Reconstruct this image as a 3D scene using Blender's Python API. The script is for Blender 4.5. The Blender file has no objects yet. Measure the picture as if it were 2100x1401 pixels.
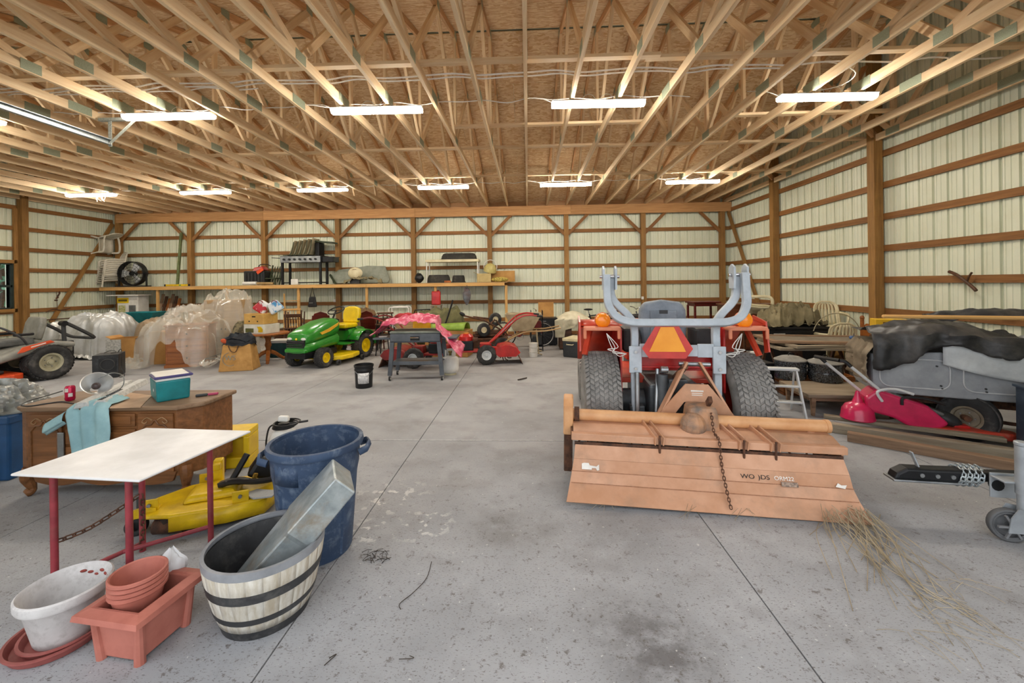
import bpy, bmesh, math, random
from mathutils import Vector, Matrix, Euler, noise
from math import sin, cos, pi, radians, atan2, sqrt, hypot
random.seed(7)
sc = bpy.context.scene
COL = sc.collection
# ------------------------------------------------------------------ camera
FPX, PPX, PPY, HC, ROLL = 853.0, 1050.0, 581.4, 1.65, 0.013
YAW = math.atan(33 / 853.0)
FW = Vector((-sin(YAW), cos(YAW), 0)); R0 = Vector((cos(YAW), sin(YAW), 0)); U0 = Vector((0, 0, 1))
CR = R0 * cos(ROLL) - U0 * sin(ROLL); CU = U0 * cos(ROLL) + R0 * sin(ROLL)
CP = Vector((0, 0, HC))
cam_d = bpy.data.cameras.new('camera'); cam = bpy.data.objects.new('camera', cam_d); COL.objects.link(cam)
cam_d.sensor_width = 36.0; cam_d.lens = 36.0 * FPX / 2100.0
cam_d.shift_y = -(700.5 - PPY) / 2100.0
cam_d.clip_start = 0.05; cam_d.clip_end = 200
m3 = Matrix((CR, CU, -FW)).transposed()
cam.matrix_world = Matrix.Translation(CP) @ m3.to_4x4()
sc.camera = cam
# ------------------------------------------------------------------ world: soft overcast sky
w = bpy.data.worlds.new('sky'); sc.world = w; w.use_nodes = True
nt = w.node_tree; bg = nt.nodes['Background']
bg.inputs[0].default_value = (0.93, 0.965, 1.0, 1); bg.inputs[1].default_value = 1.15
sc.view_settings.view_transform = 'Standard'; sc.view_settings.look = 'None'
sc.view_settings.exposure = 1.0; sc.view_settings.gamma = 1.0; sc.view_settings.use_curve_mapping = False
LAMP = 46.0        # strength of the shop-light lenses
sc.cycles.max_bounces = 5; sc.cycles.diffuse_bounces = 3; sc.cycles.transparent_max_bounces = 6; sc.cycles.adaptive_threshold = 0.05; sc.cycles.caustics_reflective = False; sc.cycles.caustics_refractive = False
# ------------------------------------------------------------------ pixel -> place
def ray(x, y): return FW + CR * ((x - PPX) / FPX) - CU * ((y - PPY) / FPX)
def fl(x, y, z=0.0):
    d = ray(x, y); return CP + d * ((z - HC) / d.z)
def at(x, y, Y):
    d = ray(x, y); return CP + d * (Y / d.y)
# ------------------------------------------------------------------ materials
def rgb(h):
    if isinstance(h, str):
        v = [int(h[i:i + 2], 16) / 255 for i in (0, 2, 4)]
        return tuple((c / 12.92 if c <= .04045 else ((c + .055) / 1.055) ** 2.4) for c in v)
    return tuple(h)
_M = {}
def mat(name, c1, c2=None, rough=.6, metal=0., sc_=6., st=(1, 1, 1), bump=0., bsc=None, rnd=0., dirt=None, damt=.5, dsc=2.5,
        emis=0., trans=0., alpha=1., lo=.35, hi=.65, coat=0., det=5., dist=0., spec=.5, ior=1.45):
    if name in _M: return _M[name]
    m = bpy.data.materials.new(name); m.use_nodes = True; t = m.node_tree; N = t.nodes; L = t.links
    b = N['Principled BSDF']
    c1 = rgb(c1); c2 = rgb(c2) if c2 else tuple(c * .82 for c in c1)
    tc = N.new('ShaderNodeTexCoord'); mp = N.new('ShaderNodeMapping'); mp.inputs['Scale'].default_value = st
    src = tc.outputs['Object']
    oi = N.new('ShaderNodeObjectInfo')
    ad = N.new('ShaderNodeVectorMath'); ad.operation = 'MULTIPLY_ADD'
    L.new(oi.outputs['Random'], ad.inputs[0]); ad.inputs[1].default_value = (37, 53, 71); L.new(src, ad.inputs[2])
    L.new(ad.outputs[0], mp.inputs['Vector'])
    no = N.new('ShaderNodeTexNoise'); no.inputs['Scale'].default_value = sc_; no.inputs['Detail'].default_value = det
    no.inputs['Distortion'].default_value = dist; no.inputs['Roughness'].default_value = .6
    L.new(mp.outputs[0], no.inputs['Vector'])
    cr = N.new('ShaderNodeValToRGB'); e = cr.color_ramp.elements
    e[0].position = lo; e[0].color = (*c2, 1); e[1].position = hi; e[1].color = (*c1, 1)
    L.new(no.outputs['Fac'], cr.inputs['Fac']); col = cr.outputs['Color']
    if rnd:
        hs = N.new('ShaderNodeHueSaturation'); ma = N.new('ShaderNodeMapRange')
        L.new(oi.outputs['Random'], ma.inputs['Value']); ma.inputs['To Min'].default_value = 1 - rnd; ma.inputs['To Max'].default_value = 1 + rnd
        L.new(ma.outputs[0], hs.inputs['Value']); L.new(col, hs.inputs['Color']); col = hs.outputs['Color']
    if dirt:  # patchy second colour: grime on most things, painted highlights on the pink tarp
        n2 = N.new('ShaderNodeTexNoise'); n2.inputs['Scale'].default_value = dsc; n2.inputs['Detail'].default_value = 8; n2.inputs['Roughness'].default_value = .7
        L.new(ad.outputs[0], n2.inputs['Vector'])
        mr = N.new('ShaderNodeMapRange'); mr.inputs['From Min'].default_value = .5; mr.inputs['From Max'].default_value = .72; mr.inputs['To Max'].default_value = damt
        L.new(n2.outputs['Fac'], mr.inputs['Value'])
        mx = N.new('ShaderNodeMix'); mx.data_type = 'RGBA'; L.new(mr.outputs[0], mx.inputs['Factor']); L.new(col, mx.inputs['A']); mx.inputs['B'].default_value = (*rgb(dirt), 1)
        col = mx.outputs['Result']
    L.new(col, b.inputs['Base Color'])
    b.inputs['Roughness'].default_value = rough; b.inputs['Metallic'].default_value = metal
    b.inputs['Specular IOR Level'].default_value = spec; b.inputs['IOR'].default_value = ior
    if coat: b.inputs['Coat Weight'].default_value = coat; b.inputs['Coat Roughness'].default_value = .12
    if emis: L.new(col, b.inputs['Emission Color']); b.inputs['Emission Strength'].default_value = emis
    if trans: b.inputs['Transmission Weight'].default_value = trans
    if alpha < 1: b.inputs['Alpha'].default_value = alpha
    if bump:
        bn = N.new('ShaderNodeTexNoise'); bn.inputs['Scale'].default_value = bsc or sc_ * 4; bn.inputs['Detail'].default_value = 6
        L.new(mp.outputs[0], bn.inputs['Vector'])
        bu = N.new('ShaderNodeBump'); bu.inputs['Strength'].default_value = bump; bu.inputs['Distance'].default_value = .01
        L.new(bn.outputs['Fac'], bu.inputs['Height']); L.new(bu.outputs[0], b.inputs['Normal'])
    _M[name] = m; return m
def wood(name, c1, c2, rough=.7, rnd=.12, bump=.25, **k):
    return mat(name, c1, c2, rough=rough, rnd=rnd, bump=bump, sc_=3.0, st=(.6, 9, 9), bsc=6, lo=.3, hi=.7, dist=.4, **k)
# ------------------------------------------------------------------ mesh building
def rot(rx=0, ry=0, rz=0): return Euler((radians(rx), radians(ry), radians(rz))).to_matrix()
def basis(d, up=None):
    z = Vector(d).normalized(); u = Vector(up) if up else (Vector((0, 0, 1)) if abs(z.z) < .95 else Vector((0, 1, 0)))
    x = u.cross(z).normalized(); y = z.cross(x); return x, y, z
class MB:
    def __init__(s): s.v = []; s.f = []
    def add(s, vs, fs):
        n = len(s.v); s.v += [Vector(v) for v in vs]; s.f += [[n + i for i in f] for f in fs]; return s
    def box(s, c, d, r=None, tap=1.0, tapy=None):
        if tapy is None: tapy = tap
        a, b, h = d[0] / 2, d[1] / 2, d[2] / 2; c = Vector(c)
        vs = []
        for z, kx, ky in ((-h, 1, 1), (h, tap, tapy)):
            for x, y in ((-a, -b), (a, -b), (a, b), (-a, b)):
                p = Vector((x * kx, y * ky, z)); vs.append(c + (r @ p if r else p))
        return s.add(vs, [(3, 2, 1, 0), (4, 5, 6, 7), (0, 1, 5, 4), (1, 2, 6, 5), (2, 3, 7, 6), (3, 0, 4, 7)])
    def bar(s, p0, p1, a, b, up=None):   # rectangular bar, a = width along cross axis x, b = along y
        p0, p1 = Vector(p0), Vector(p1); x, y, z = basis(p1 - p0, up)
        vs = [p + x * sx * a / 2 + y * sy * b / 2 for p in (p0, p1) for sx, sy in ((-1, -1), (1, -1), (1, 1), (-1, 1))]
        return s.add(vs, [(3, 2, 1, 0), (4, 5, 6, 7), (0, 1, 5, 4), (1, 2, 6, 5), (2, 3, 7, 6), (3, 0, 4, 7)])
    def cyl(s, p0, p1, r0, r1=None, n=12, cap=True):
        if r1 is None: r1 = r0
        p0, p1 = Vector(p0), Vector(p1); x, y, z = basis(p1 - p0); vs = []
        for p, r in ((p0, r0), (p1, r1)):
            for i in range(n):
                a = 2 * pi * i / n; vs.append(p + x * cos(a) * r + y * sin(a) * r)
        fs = [(i, (i + 1) % n, n + (i + 1) % n, n + i) for i in range(n)]
        if cap: fs += [tuple(range(n))[::-1], tuple(range(n, 2 * n))]
        return s.add(vs, fs)
    def tube(s, pts, r, n=8, closed=False, cap=True, flat=None):
        pts = [Vector(p) for p in pts]; m = len(pts); rs = r if isinstance(r, (list, tuple)) else [r] * m
        vs = []; px = None
        for i, p in enumerate(pts):
            if closed: t = pts[(i + 1) % m] - pts[i - 1]
            else: t = pts[min(i + 1, m - 1)] - pts[max(i - 1, 0)]
            if t.length < 1e-9: t = Vector((0, 0, 1))
            t.normalize()
            if px is None: x, y, _ = basis(t)
            else:
                x = px - t * px.dot(t)
                if x.length < 1e-6: x, y, _ = basis(t)
                x.normalize(); y = t.cross(x)
            px = x
            for k in range(n):
                a = 2 * pi * (k + .5) / n; vs.append(p + x * cos(a) * rs[i] + y * sin(a) * rs[i] * (flat or 1))
        fs = []
        for i in range(m if closed else m - 1):
            j = (i + 1) % m
            for k in range(n): fs.append((i * n + k, i * n + (k + 1) % n, j * n + (k + 1) % n, j * n + k))
        if cap and not closed: fs += [tuple(range(n))[::-1], tuple(range((m - 1) * n, m * n))]
        return s.add(vs, fs)
    def lathe(s, prof, n=24, o=(0, 0, 0), ax=(0, 0, 1), a0=0, a1=2 * pi, sx=1., sy=1.):
        x, y, z = basis(ax, None); o = Vector(o)
        if Vector(ax).normalized().z > .99: x, y, z = Vector((1, 0, 0)), Vector((0, 1, 0)), Vector((0, 0, 1))
        full = abs(a1 - a0 - 2 * pi) < 1e-6; cnt = n if full else n + 1; vs = []
        for r, h in prof:
            for i in range(cnt):
                a = a0 + (a1 - a0) * i / n; vs.append(o + x * cos(a) * r * sx + y * sin(a) * r * sy + z * h)
        fs = []
        for j in range(len(prof) - 1):
            for i in range(n):
                k = (i + 1) % cnt; fs.append((j * cnt + i, j * cnt + k, (j + 1) * cnt + k, (j + 1) * cnt + i))
        return s.add(vs, fs)
    def disc(s, o, r, ax=(0, 0, 1), n=20):
        x, y, z = basis(ax); o = Vector(o)
        return s.add([o + x * cos(2 * pi * i / n) * r + y * sin(2 * pi * i / n) * r for i in range(n)], [tuple(range(n))])
    def ell(s, c, d, r=None, nu=14, nv=9):
        c = Vector(c); vs = []; fs = []
        for j in range(nv + 1):
            t = pi * j / nv
            for i in range(nu):
                a = 2 * pi * i / nu; p = Vector((sin(t) * cos(a) * d[0] / 2, sin(t) * sin(a) * d[1] / 2, -cos(t) * d[2] / 2))
                vs.append(c + (r @ p if r else p))
        for j in range(nv):
            for i in range(nu):
                k = (i + 1) % nu; fs.append((j * nu + i, j * nu + k, (j + 1) * nu + k, (j + 1) * nu + i))
        return s.add(vs, fs)
    def prism(s, poly, h0, h1, pl='xy', o=(0, 0, 0), r=None):   # polygon extruded along the third axis
        o = Vector(o); n = len(poly); vs = []
        for h in (h0, h1):
            for a, b in poly:
                p = {'xy': (a, b, h), 'xz': (a, h, b), 'yz': (h, a, b)}[pl]; p = Vector(p); vs.append(o + (r @ p if r else p))
        fs = [(i, (i + 1) % n, n + (i + 1) % n, n + i) for i in range(n)] + [tuple(range(n))[::-1], tuple(range(n, 2 * n))]
        return s.add(vs, fs)
    def grid(s, nu, nv, fn):
        vs = [fn(i / nu, j / nv) for j in range(nv + 1) for i in range(nu + 1)]
        fs = [(j * (nu + 1) + i, j * (nu + 1) + i + 1, (j + 1) * (nu + 1) + i + 1, (j + 1) * (nu + 1) + i) for j in range(nv) for i in range(nu)]
        return s.add(vs, fs)
    def xf(s, M):
        s.v = [M @ v for v in s.v]; return s
    def mesh(s, name, material=None, smooth=35, fix=True):
        me = bpy.data.meshes.new(name); me.from_pydata([tuple(v) for v in s.v], [], s.f)
        if fix:
            bm = bmesh.new(); bm.from_mesh(me); bmesh.ops.remove_doubles(bm, verts=bm.verts, dist=1e-5)
            bmesh.ops.recalc_face_normals(bm, faces=bm.faces); bm.to_mesh(me); bm.free()
        if material: me.materials.append(material)
        if smooth:
            me.shade_smooth(); me.set_sharp_from_angle(angle=radians(smooth))
        return me
    def build(s, name, material, parent=None, smooth=35, bev=0., solid=0., sub=0, loc=None, label=None, r=None, bseg=2, fix=True):
        return link(name, s.mesh(name, material, smooth, fix), parent, bev, solid, sub, loc, label, r, bseg)
def link(name, me, parent=None, bev=0., solid=0., sub=0, loc=None, label=None, r=None, bseg=2):
    o = bpy.data.objects.new(name, me); COL.objects.link(o)
    if parent is not None: o.parent = parent
    if loc is not None: o.location = loc
    if r is not None: o.rotation_euler = [radians(a) for a in r]
    if solid: m = o.modifiers.new('solid', 'SOLIDIFY'); m.thickness = solid; m.offset = 0
    if sub: m = o.modifiers.new('sub', 'SUBSURF'); m.levels = sub; m.render_levels = sub
    if bev: m = o.modifiers.new('bevel', 'BEVEL'); m.width = bev; m.segments = bseg; m.limit_method = 'ANGLE'; m.angle_limit = radians(40)
    if label: o['label'] = label
    return o
def tag(o, label, cat, group=None, kind=None):
    if label: o['label'] = label
    if cat: o['category'] = cat
    if group: o['group'] = group
    if kind: o['kind'] = kind
    return o
def thing(name, label, cat, loc=(0, 0, 0), rz=0., group=None, rx=0., ry=0., kind=None):
    o = bpy.data.objects.new(name, None); COL.objects.link(o); o.empty_display_size = .1
    o.location = loc; o.rotation_euler = (radians(rx), radians(ry), radians(rz)); return tag(o, label, cat, group, kind)
def struct(name, loc=(0, 0, 0), label=None):
    o = bpy.data.objects.new(name, None); COL.objects.link(o); o.location = loc; o['kind'] = 'structure'
    if label: o['label'] = label
    return o
def copy_tree(o, parent=None, label=None, loc=None, rz=None, group=None):
    c = o.copy(); COL.objects.link(c); c.parent = parent
    if loc is not None: c.location = loc
    if rz is not None: c.rotation_euler.z = radians(rz)
    if label: c['label'] = label
    if group: c['group'] = group
    for ch in list(o.children): copy_tree(ch, c)
    return c
_bc = {}
def board(name, p0, p1, w_, t_, material, parent=None, up=(0, 0, 1), bev=0, kind=None):
    """timber with its grain along local X: w_ across, t_ along `up`"""
    p0, p1 = Vector(p0), Vector(p1); L = (p1 - p0).length; k = (round(L, 4), round(w_, 4), round(t_, 4), material.name)
    if k not in _bc: _bc[k] = MB().box((L / 2, 0, 0), (L, w_, t_)).mesh(name, material, 0)
    x = (p1 - p0).normalized(); u = Vector(up); y = u.cross(x)
    if y.length < 1e-5: y = Vector((0, 1, 0)).cross(x)
    y.normalize(); z = x.cross(y)
    o = bpy.data.objects.new(name, _bc[k]); COL.objects.link(o)
    if parent is not None: o.parent = parent
    o.matrix_local = Matrix.Translation(p0) @ Matrix((x, y, z)).transposed().to_4x4()
    if bev: m = o.modifiers.new('bevel', 'BEVEL'); m.width = bev; m.segments = 1
    if kind: o['kind'] = kind
    return o
def text(name, s, size, material, parent, loc, r=(90, 0, 0), ext=.0008, sx=1.):
    cu = bpy.data.curves.new(name, 'FONT'); cu.body = s; cu.size = size; cu.align_x = 'CENTER'; cu.align_y = 'CENTER'; cu.extrude = ext
    tmp = bpy.data.objects.new('tmp', cu); COL.objects.link(tmp)
    dg = bpy.context.evaluated_depsgraph_get(); me = bpy.data.meshes.new_from_object(tmp.evaluated_get(dg)); bpy.data.objects.remove(tmp)
    me.materials.clear(); me.materials.append(material)
    o = bpy.data.objects.new(name, me); COL.objects.link(o); o.parent = parent; o.location = loc; o.rotation_euler = [radians(a) for a in r]; o.scale = (sx, 1, 1)
    return o
def arc(c, r, a0, a1, n, pl='xz'):
    out = []
    for i in range(n + 1):
        a = radians(a0 + (a1 - a0) * i / n); u, v = cos(a) * r, sin(a) * r
        out.append(Vector(c) + Vector({'xz': (u, 0, v), 'xy': (u, v, 0), 'yz': (0, u, v)}[pl]))
    return out
def spline(pts, n=8):
    P = [Vector(p) for p in pts]; out = []
    for i in range(len(P) - 1):
        a, b, c, d = P[max(i - 1, 0)], P[i], P[i + 1], P[min(i + 2, len(P) - 1)]
        for k in range(n):
            t = k / n; out.append(.5 * ((2 * b) + (c - a) * t + (2 * a - 5 * b + 4 * c - d) * t * t + (3 * b - 3 * c + d - a) * t ** 3))
    return out + [P[-1]]
def fbm(x, y, z=0., o=4): return noise.fractal(Vector((x, y, z)), 1.0, 2.0, o)
# common materials
W_PINE = wood('pale_pine', 'f3dcb8', 'e0be92'); W_PINE2 = wood('weathered_pine', 'e0b78a', 'bf8e60')
W_GIRT = wood('brown_girt_timber', '9a6c3c', '784e28'); W_POST = wood('treated_post_timber', 'a27740', '7d5a30', dirt='5a4a1c', damt=.35)
W_BEAM = wood('orange_header_timber', 'cb9c68', 'aa784a'); W_SHELF = wood('fresh_shelf_timber', 'd9ac6c', 'b88a4c')
W_GREY = wood('grey_weathered_lumber', 'a59a86', '7f6f5c'); W_BROWN = wood('brown_weathered_lumber', '9a7d63', '6e543f')
W_DESK = wood('old_walnut', '8b5a33', '65401f', rough=.5, dirt='4a2c14', damt=.4); W_RED = wood('red_mahogany', '6b1f1a', '431210', rough=.35)
W_HONEY = wood('honey_wood', 'a4622c', '7a4319', rough=.4); W_DARK = wood('dark_brown_wood', '5c3a24', '3a2415', rough=.5); W_PLY = wood('plywood', 'b99a70', '9a7c55')
BLK = mat('black_plastic', '1c1c1e', '101012', rough=.45); BLKM = mat('black_metal', '202124', '131316', rough=.4, metal=.3)
RUB = mat('tyre_rubber', '3b3a3a', '262626', rough=.85, bump=.2, dirt='77726c', damt=.5, dsc=6)
STEEL = mat('dull_steel', 'a8abad', '83878a', rough=.38, metal=.85); GALV = mat('galvanised_steel', 'b5bcbe', '8f999d', rough=.42, metal=.6, sc_=14, dirt='8a7a5a', damt=.25)
ALU = mat('aluminium', 'dcdedf', 'c6c9cb', rough=.4, metal=.25); CHR = mat('chrome', 'd8d8da', 'bfc0c4', rough=.15, metal=1.)
WHT = mat('white_plastic', 'e6e4de', 'd3d0c8', rough=.4); CREAM = mat('cream_plastic', 'd9cfae', 'c2b690', rough=.5)
CARD = mat('cardboard', 'b98a4e', 'a27540', rough=.85, sc_=4); CARD2 = mat('kraft_paper', 'c19355', 'a67a40', rough=.8, bump=.15)
RUST = mat('rusty_steel', '6a4632', '3f2c22', rough=.85, bump=.4, sc_=16); DRED = mat('dark_red_paint', '8e1f1c', '611614', rough=.45)
RED = mat('red_paint', 'c4231f', '9c1a18', rough=.35, coat=.3, dirt='6b3a2c', damt=.3); YEL = mat('yellow_paint', 'e8c312', 'c9a40e', rough=.4, dirt='7a5f20', damt=.35, dsc=4)
GRN = mat('green_paint', '2f8f2c', '257a24', rough=.3, coat=.5); GREY = mat('grey_plastic', '6c6d6b', '565755', rough=.55)
DGREY = mat('dark_grey_plastic', '3b3c3d', '2c2d2e', rough=.55)
# ================================================================== THE SHELL
YB, YF, XR, XL = 13.17, 1.15, 6.25, -13.55      # sheet planes of the four walls
ZE, PITCH, YR = 4.05, 0.30, 7.15                # header top, roof pitch, ridge
def roof_z(y): return ZE + .17 + PITCH * (13.13 - y if y >= YR else y - 1.17)
def concrete():
    m = bpy.data.materials.new('worn_concrete'); m.use_nodes = True; t = m.node_tree; N = t.nodes; L = t.links; b = N['Principled BSDF']
    g = N.new('ShaderNodeNewGeometry'); P = g.outputs['Position']
    def nz(s, d=6, r=.6, st=None):
        n = N.new('ShaderNodeTexNoise'); n.inputs['Scale'].default_value = s; n.inputs['Detail'].default_value = d; n.inputs['Roughness'].default_value = r
        if st:
            mp = N.new('ShaderNodeMapping'); mp.inputs['Scale'].default_value = st; L.new(P, mp.inputs[0]); L.new(mp.outputs[0], n.inputs['Vector'])
        else: L.new(P, n.inputs['Vector'])
        return n.outputs['Fac']
    def rng(f, a, b_, c=0., d=1.):
        r = N.new('ShaderNodeMapRange'); L.new(f, r.inputs[0]); r.inputs[1].default_value = a; r.inputs[2].default_value = b_; r.inputs[3].default_value = c; r.inputs[4].default_value = d; return r.outputs[0]
    def mul(a, b_):
        r = N.new('ShaderNodeMath'); r.operation = 'MULTIPLY'; L.new(a, r.inputs[0])
        if isinstance(b_, float): r.inputs[1].default_value = b_
        else: L.new(b_, r.inputs[1])
        return r.outputs[0]
    def mix(f, a, c):
        x = N.new('ShaderNodeMix'); x.data_type = 'RGBA'; L.new(f, x.inputs['Factor']); L.new(a, x.inputs['A']); x.inputs['B'].default_value = (*rgb(c), 1); return x.outputs['Result']
    def spot(p, r, soft):
        d = N.new('ShaderNodeVectorMath'); d.operation = 'DISTANCE'; L.new(P, d.inputs[0]); d.inputs[1].default_value = (p.x, p.y, 0); return rng(d.outputs['Value'], r, r * soft)
    cr = N.new('ShaderNodeValToRGB'); e = cr.color_ramp.elements; e[0].position = .3; e[0].color = (*rgb('8a8b8e'), 1); e[1].position = .7; e[1].color = (*rgb('a5a6a9'), 1)
    L.new(nz(1.1), cr.inputs[0]); c = cr.outputs[0]
    far = N.new('ShaderNodeSeparateXYZ'); L.new(P, far.inputs[0])
    c = mix(mul(rng(far.outputs['Y'], 6.5, 11.), .55), c, '938b84')        # browner towards the back wall
    c = mix(rng(nz(2.3, 6, .62), .52, .72, 0, .45), c, '6e6b6a')
    c = mix(rng(nz(.9, 3, .5, (1, 2.2, 1)), .6, .72, 0, .35), c, '817d7a')
    for (x, y, r, s, k, cc) in ((1350, 1330, .34, .3, .75, '4e4a4a'), (1240, 1265, .25, .3, .35, '605c5b'), (1075, 1085, .30, .5, .4, '716e6c'), (1010, 1090, .22, .5, .38, '716e6c'),
                              (1060, 950, .40, .4, .3, '6f6c6a'), (1240, 1100, .40, .4, .3, '706d6b'), (560, 1000, .5, .4, .2, '706d6b'), (835, 875, .3, .4, .3, '6d6a68'), (1080, 870, .3, .4, .28, '6d6a68')):
        p = fl(x, y); c = mix(mul(mul(spot(p, r, s), rng(nz(5, 8, .7), .36, .56)), k), c, cc)
    for (x, y, r) in ((800, 1020, .34), (870, 1075, .25), (690, 1010, .2), (760, 1090, .2)):
        p = fl(x, y); c = mix(mul(mul(spot(p, r, .2), rng(nz(13, 4, .5), .57, .61)), .75), c, 'd8d7d4')
    near = rng(far.outputs['Y'], 5.2, 2.2)
    c = mix(mul(mul(rng(nz(17, 6, .8), .57, .63), near), .8), c, '5d5652')
    c = mix(mul(mul(rng(nz(60, 3, .62, (1, 2.5, 1)), .59, .66), near), .75), c, '4c4541')
    c = mix(mul(rng(nz(38, 2, .5), .71, .75), .6), c, 'cfcdca')
    L.new(c, b.inputs['Base Color']); b.inputs['Roughness'].default_value = .78
    bu = N.new('ShaderNodeBump'); bu.inputs['Strength'].default_value = .25; bu.inputs['Distance'].default_value = .004; L.new(nz(30, 8, .7), bu.inputs['Height']); L.new(bu.outputs[0], b.inputs['Normal'])
    return m
CONC = concrete()
SEAL = mat('dark_joint', '3a3735', '2a2827', rough=.9)
floor = struct('floor'); MB().box(((XL + XR) / 2, (YF + YB) / 2, -.09), (XR - XL, YB - YF, .1)).build('joint_bed', SEAL, floor, 0)
jx1 = (fl(600, 1278).x + fl(964, 753).x) / 2; jx2 = (fl(1428, 1048).x + fl(1595, 1274).x) / 2; dj = jx2 - jx1
xs = [XL] + [jx1 + dj * k for k in range(-8, 5) if XL + .3 < jx1 + dj * k < XR - .3] + [XR]; ys = [YF, fl(930, 904).y, fl(930, 904).y + 3.3, fl(930, 904).y + 6.6, YB]
for i in range(len(xs) - 1):
    for j in range(len(ys) - 1):
        g = .004
        MB().box(((xs[i] + xs[i + 1]) / 2, (ys[j] + ys[j + 1]) / 2, -.02), (xs[i + 1] - xs[i] - 2 * g, ys[j + 1] - ys[j] - 2 * g, .04)).build('concrete_slab', CONC, floor, 0)
MB().box((.1, fl(930, 904).y + .012, .0006), (3.4, .009, .0012)).build('chalk_line', mat('white_chalk', 'd4d3d0', 'a8a7a5', rough=.9, sc_=30), floor, 0)
dr = MB().box((-3, -6.5, -.07), (40, 15.2, .1)).build('driveway', mat('driveway_gravel', 'aaa69e', '8f8b84', rough=.9, sc_=20), None, 0); dr['kind'] = 'structure'
lw = MB().box((-29, 8, -.25), (30, 44, .3)).build('lawn', mat('lawn_grass', '5f7a3c', '3f5a26', rough=.95, sc_=9, bump=.6), None, 0); lw['kind'] = 'structure'
# ---- corrugated sheets
SHEET = mat('cream_steel_sheet', 'e0e3cf', 'd8dcc6', rough=.42, metal=.0, sc_=2, st=(2, 2, .3), dirt='c4bd98', damt=.3, dsc=1.6)
def ribs(w_, off=0.):
    p = []; n = max(1, round(w_ / .2286)); s = w_ / n
    for k in range(n):
        x = k * s
        p += [(x, 0.), (x + .004, .03), (x + .034, .03), (x + .038, 0.), (x + .10, 0.), (x + .105, .009), (x + .125, .009), (x + .13, 0.), (x + .17, 0.), (x + .175, .009), (x + .195, .009), (x + .2, 0.)]
    p.append((w_ - .006, 0.)); p.append((w_ - .003, .014)); p.append((w_, 0.)); return p
def sheet_wall(parent, a0, a1, fn, ztop, z0=-.08, holes=(), step=.914, extra=()):
    """steel sheets .914 m wide between a0 and a1; fn(a, out, z) -> point; one mesh per sheet"""
    a = a0; k = 0
    while a < a1 - 1e-3:
        b_ = min(a + step, a1); pr = ribs(b_ - a)
        segs = [(z0, None)]
        for (h0, h1, hz0, hz1) in holes:
            if h0 < (a + b_) / 2 < h1: segs = ([(z0, hz0)] if hz0 > z0 + .01 else []) + [(hz1, None)]
        m = MB(); jog = 0.
        for s0, s1 in segs:
            n0 = len(m.v); vs = []
            for x, o in pr: vs += [fn(a + x, o + jog, s0), fn(a + x, o + jog, s1 if s1 else ztop(a + x))]
            m.add(vs, [(2 * i, 2 * i + 2, 2 * i + 3, 2 * i + 1) for i in range(len(pr) - 1)])
        m.build('steel_sheet', SHEET, parent, 20); a = b_; k += 1
GZ = [.08, .52, 1.08, 1.63, 2.18, 2.73, 3.28]
POSTX = [5.98, 3.58, 1.21, -1.19, -3.61, -6.04, -8.45, -10.89, -13.3]
wall_back = struct('wall_back')
sheet_wall(wall_back, XL, XR, lambda a, o, z: (a, YB + o, z), lambda a: 4.25)
for z in GZ:
    for i in range(len(POSTX) - 1):
        board('girt', (POSTX[i + 1] if i < 7 else XL + .01, YB - .026, z), (POSTX[i] - .004 if i else XR - .01, YB - .026, z), .038, .108, W_GIRT, wall_back)
for x in POSTX: board('post', (x, YB - .12, 0), (x, YB - .12, ZE - .01), .14, .14, W_POST, wall_back, up=(0, 1, 0))
for i in range(4):
    xa = XR - .02 - i * 4.88; board('header_beam', (max(xa - 4.875, XL + .02), YB - .215, 3.91), (xa, YB - .215, 3.91), .04, .285, W_BEAM, wall_back)
for i in range(8): board('frieze_board', (POSTX[i + 1], YB - .03, 4.14), (POSTX[i] - .003, YB - .03, 4.14), .02, .17, W_PINE2, wall_back)
for i, x in enumerate(POSTX):
    for s in (-1, 1):
        if (i == 0 and s > 0) or (i == len(POSTX) - 1 and s < 0): continue
        board('knee_brace', (x + s * .05, YB - .15, 3.16), (x + s * .68, YB - .15, 3.79), .09, .04, W_GIRT, wall_back, up=(0, 1, 0))
MB().box((2.0 + 1.52, YB - .2, 1.15), (.07, .05, .09)).build('outlet_box', WHT, wall_back, 0, .01)
MB().box((-6.14, YB - .2, 1.18), (.07, .05, .09)).build('outlet_box', WHT, wall_back, 0, .01)
# ---- gable walls
WIN = (9.46, 10.37, 1.16, 2.34)
PY = [1.35, 4.5, 7.56, 10.56, 13.05]
for side, X, s in (('right', XR, 1), ('left', XL, -1)):
    wl = struct('wall_' + side)
    sheet_wall(wl, YF, YB, lambda a, o, z: (X + s * o, a, z), lambda a: roof_z(a) + .03, holes=[WIN] if side == 'left' else (), step=.914)
    for z in GZ + [3.83]:
        for a, b_ in zip(PY[:-1], PY[1:]):
            if side == 'left' and a < WIN[0] < b_ and WIN[2] < z < WIN[3]:
                board('girt', (X - s * .026, a, z), (X - s * .026, WIN[0] - .03, z), .038, .108, W_GIRT, wl); continue
            board('girt', (X - s * .026, a + .004, z), (X - s * .026, b_, z), .038, .108, W_GIRT, wl)
    for y in PY[1:-1]: board('post', (X - s * .13, y, 0), (X - s * .13, y, roof_z(y) - .22), .15, .15, W_POST, wl, up=(0, 1, 0))
    board('corner_brace', (X - s * .09, 11.22, .72), (X - s * .09, 13.0, 3.75), .1, .05, W_POST, wl, up=(1, 0, 0))
    for y, z in ((4.5, 4.4), (7.56, 4.35), (10.56, 4.35)):
        board('gable_strut', (X - s * .13, y - .05, z - .25), (X - s * 1.0, y - .05, z + .72), .05, .09, W_PINE2, wl)
win = struct('window_1'); X = XL
m = MB(); y0, y1, z0, z1 = WIN
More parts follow.
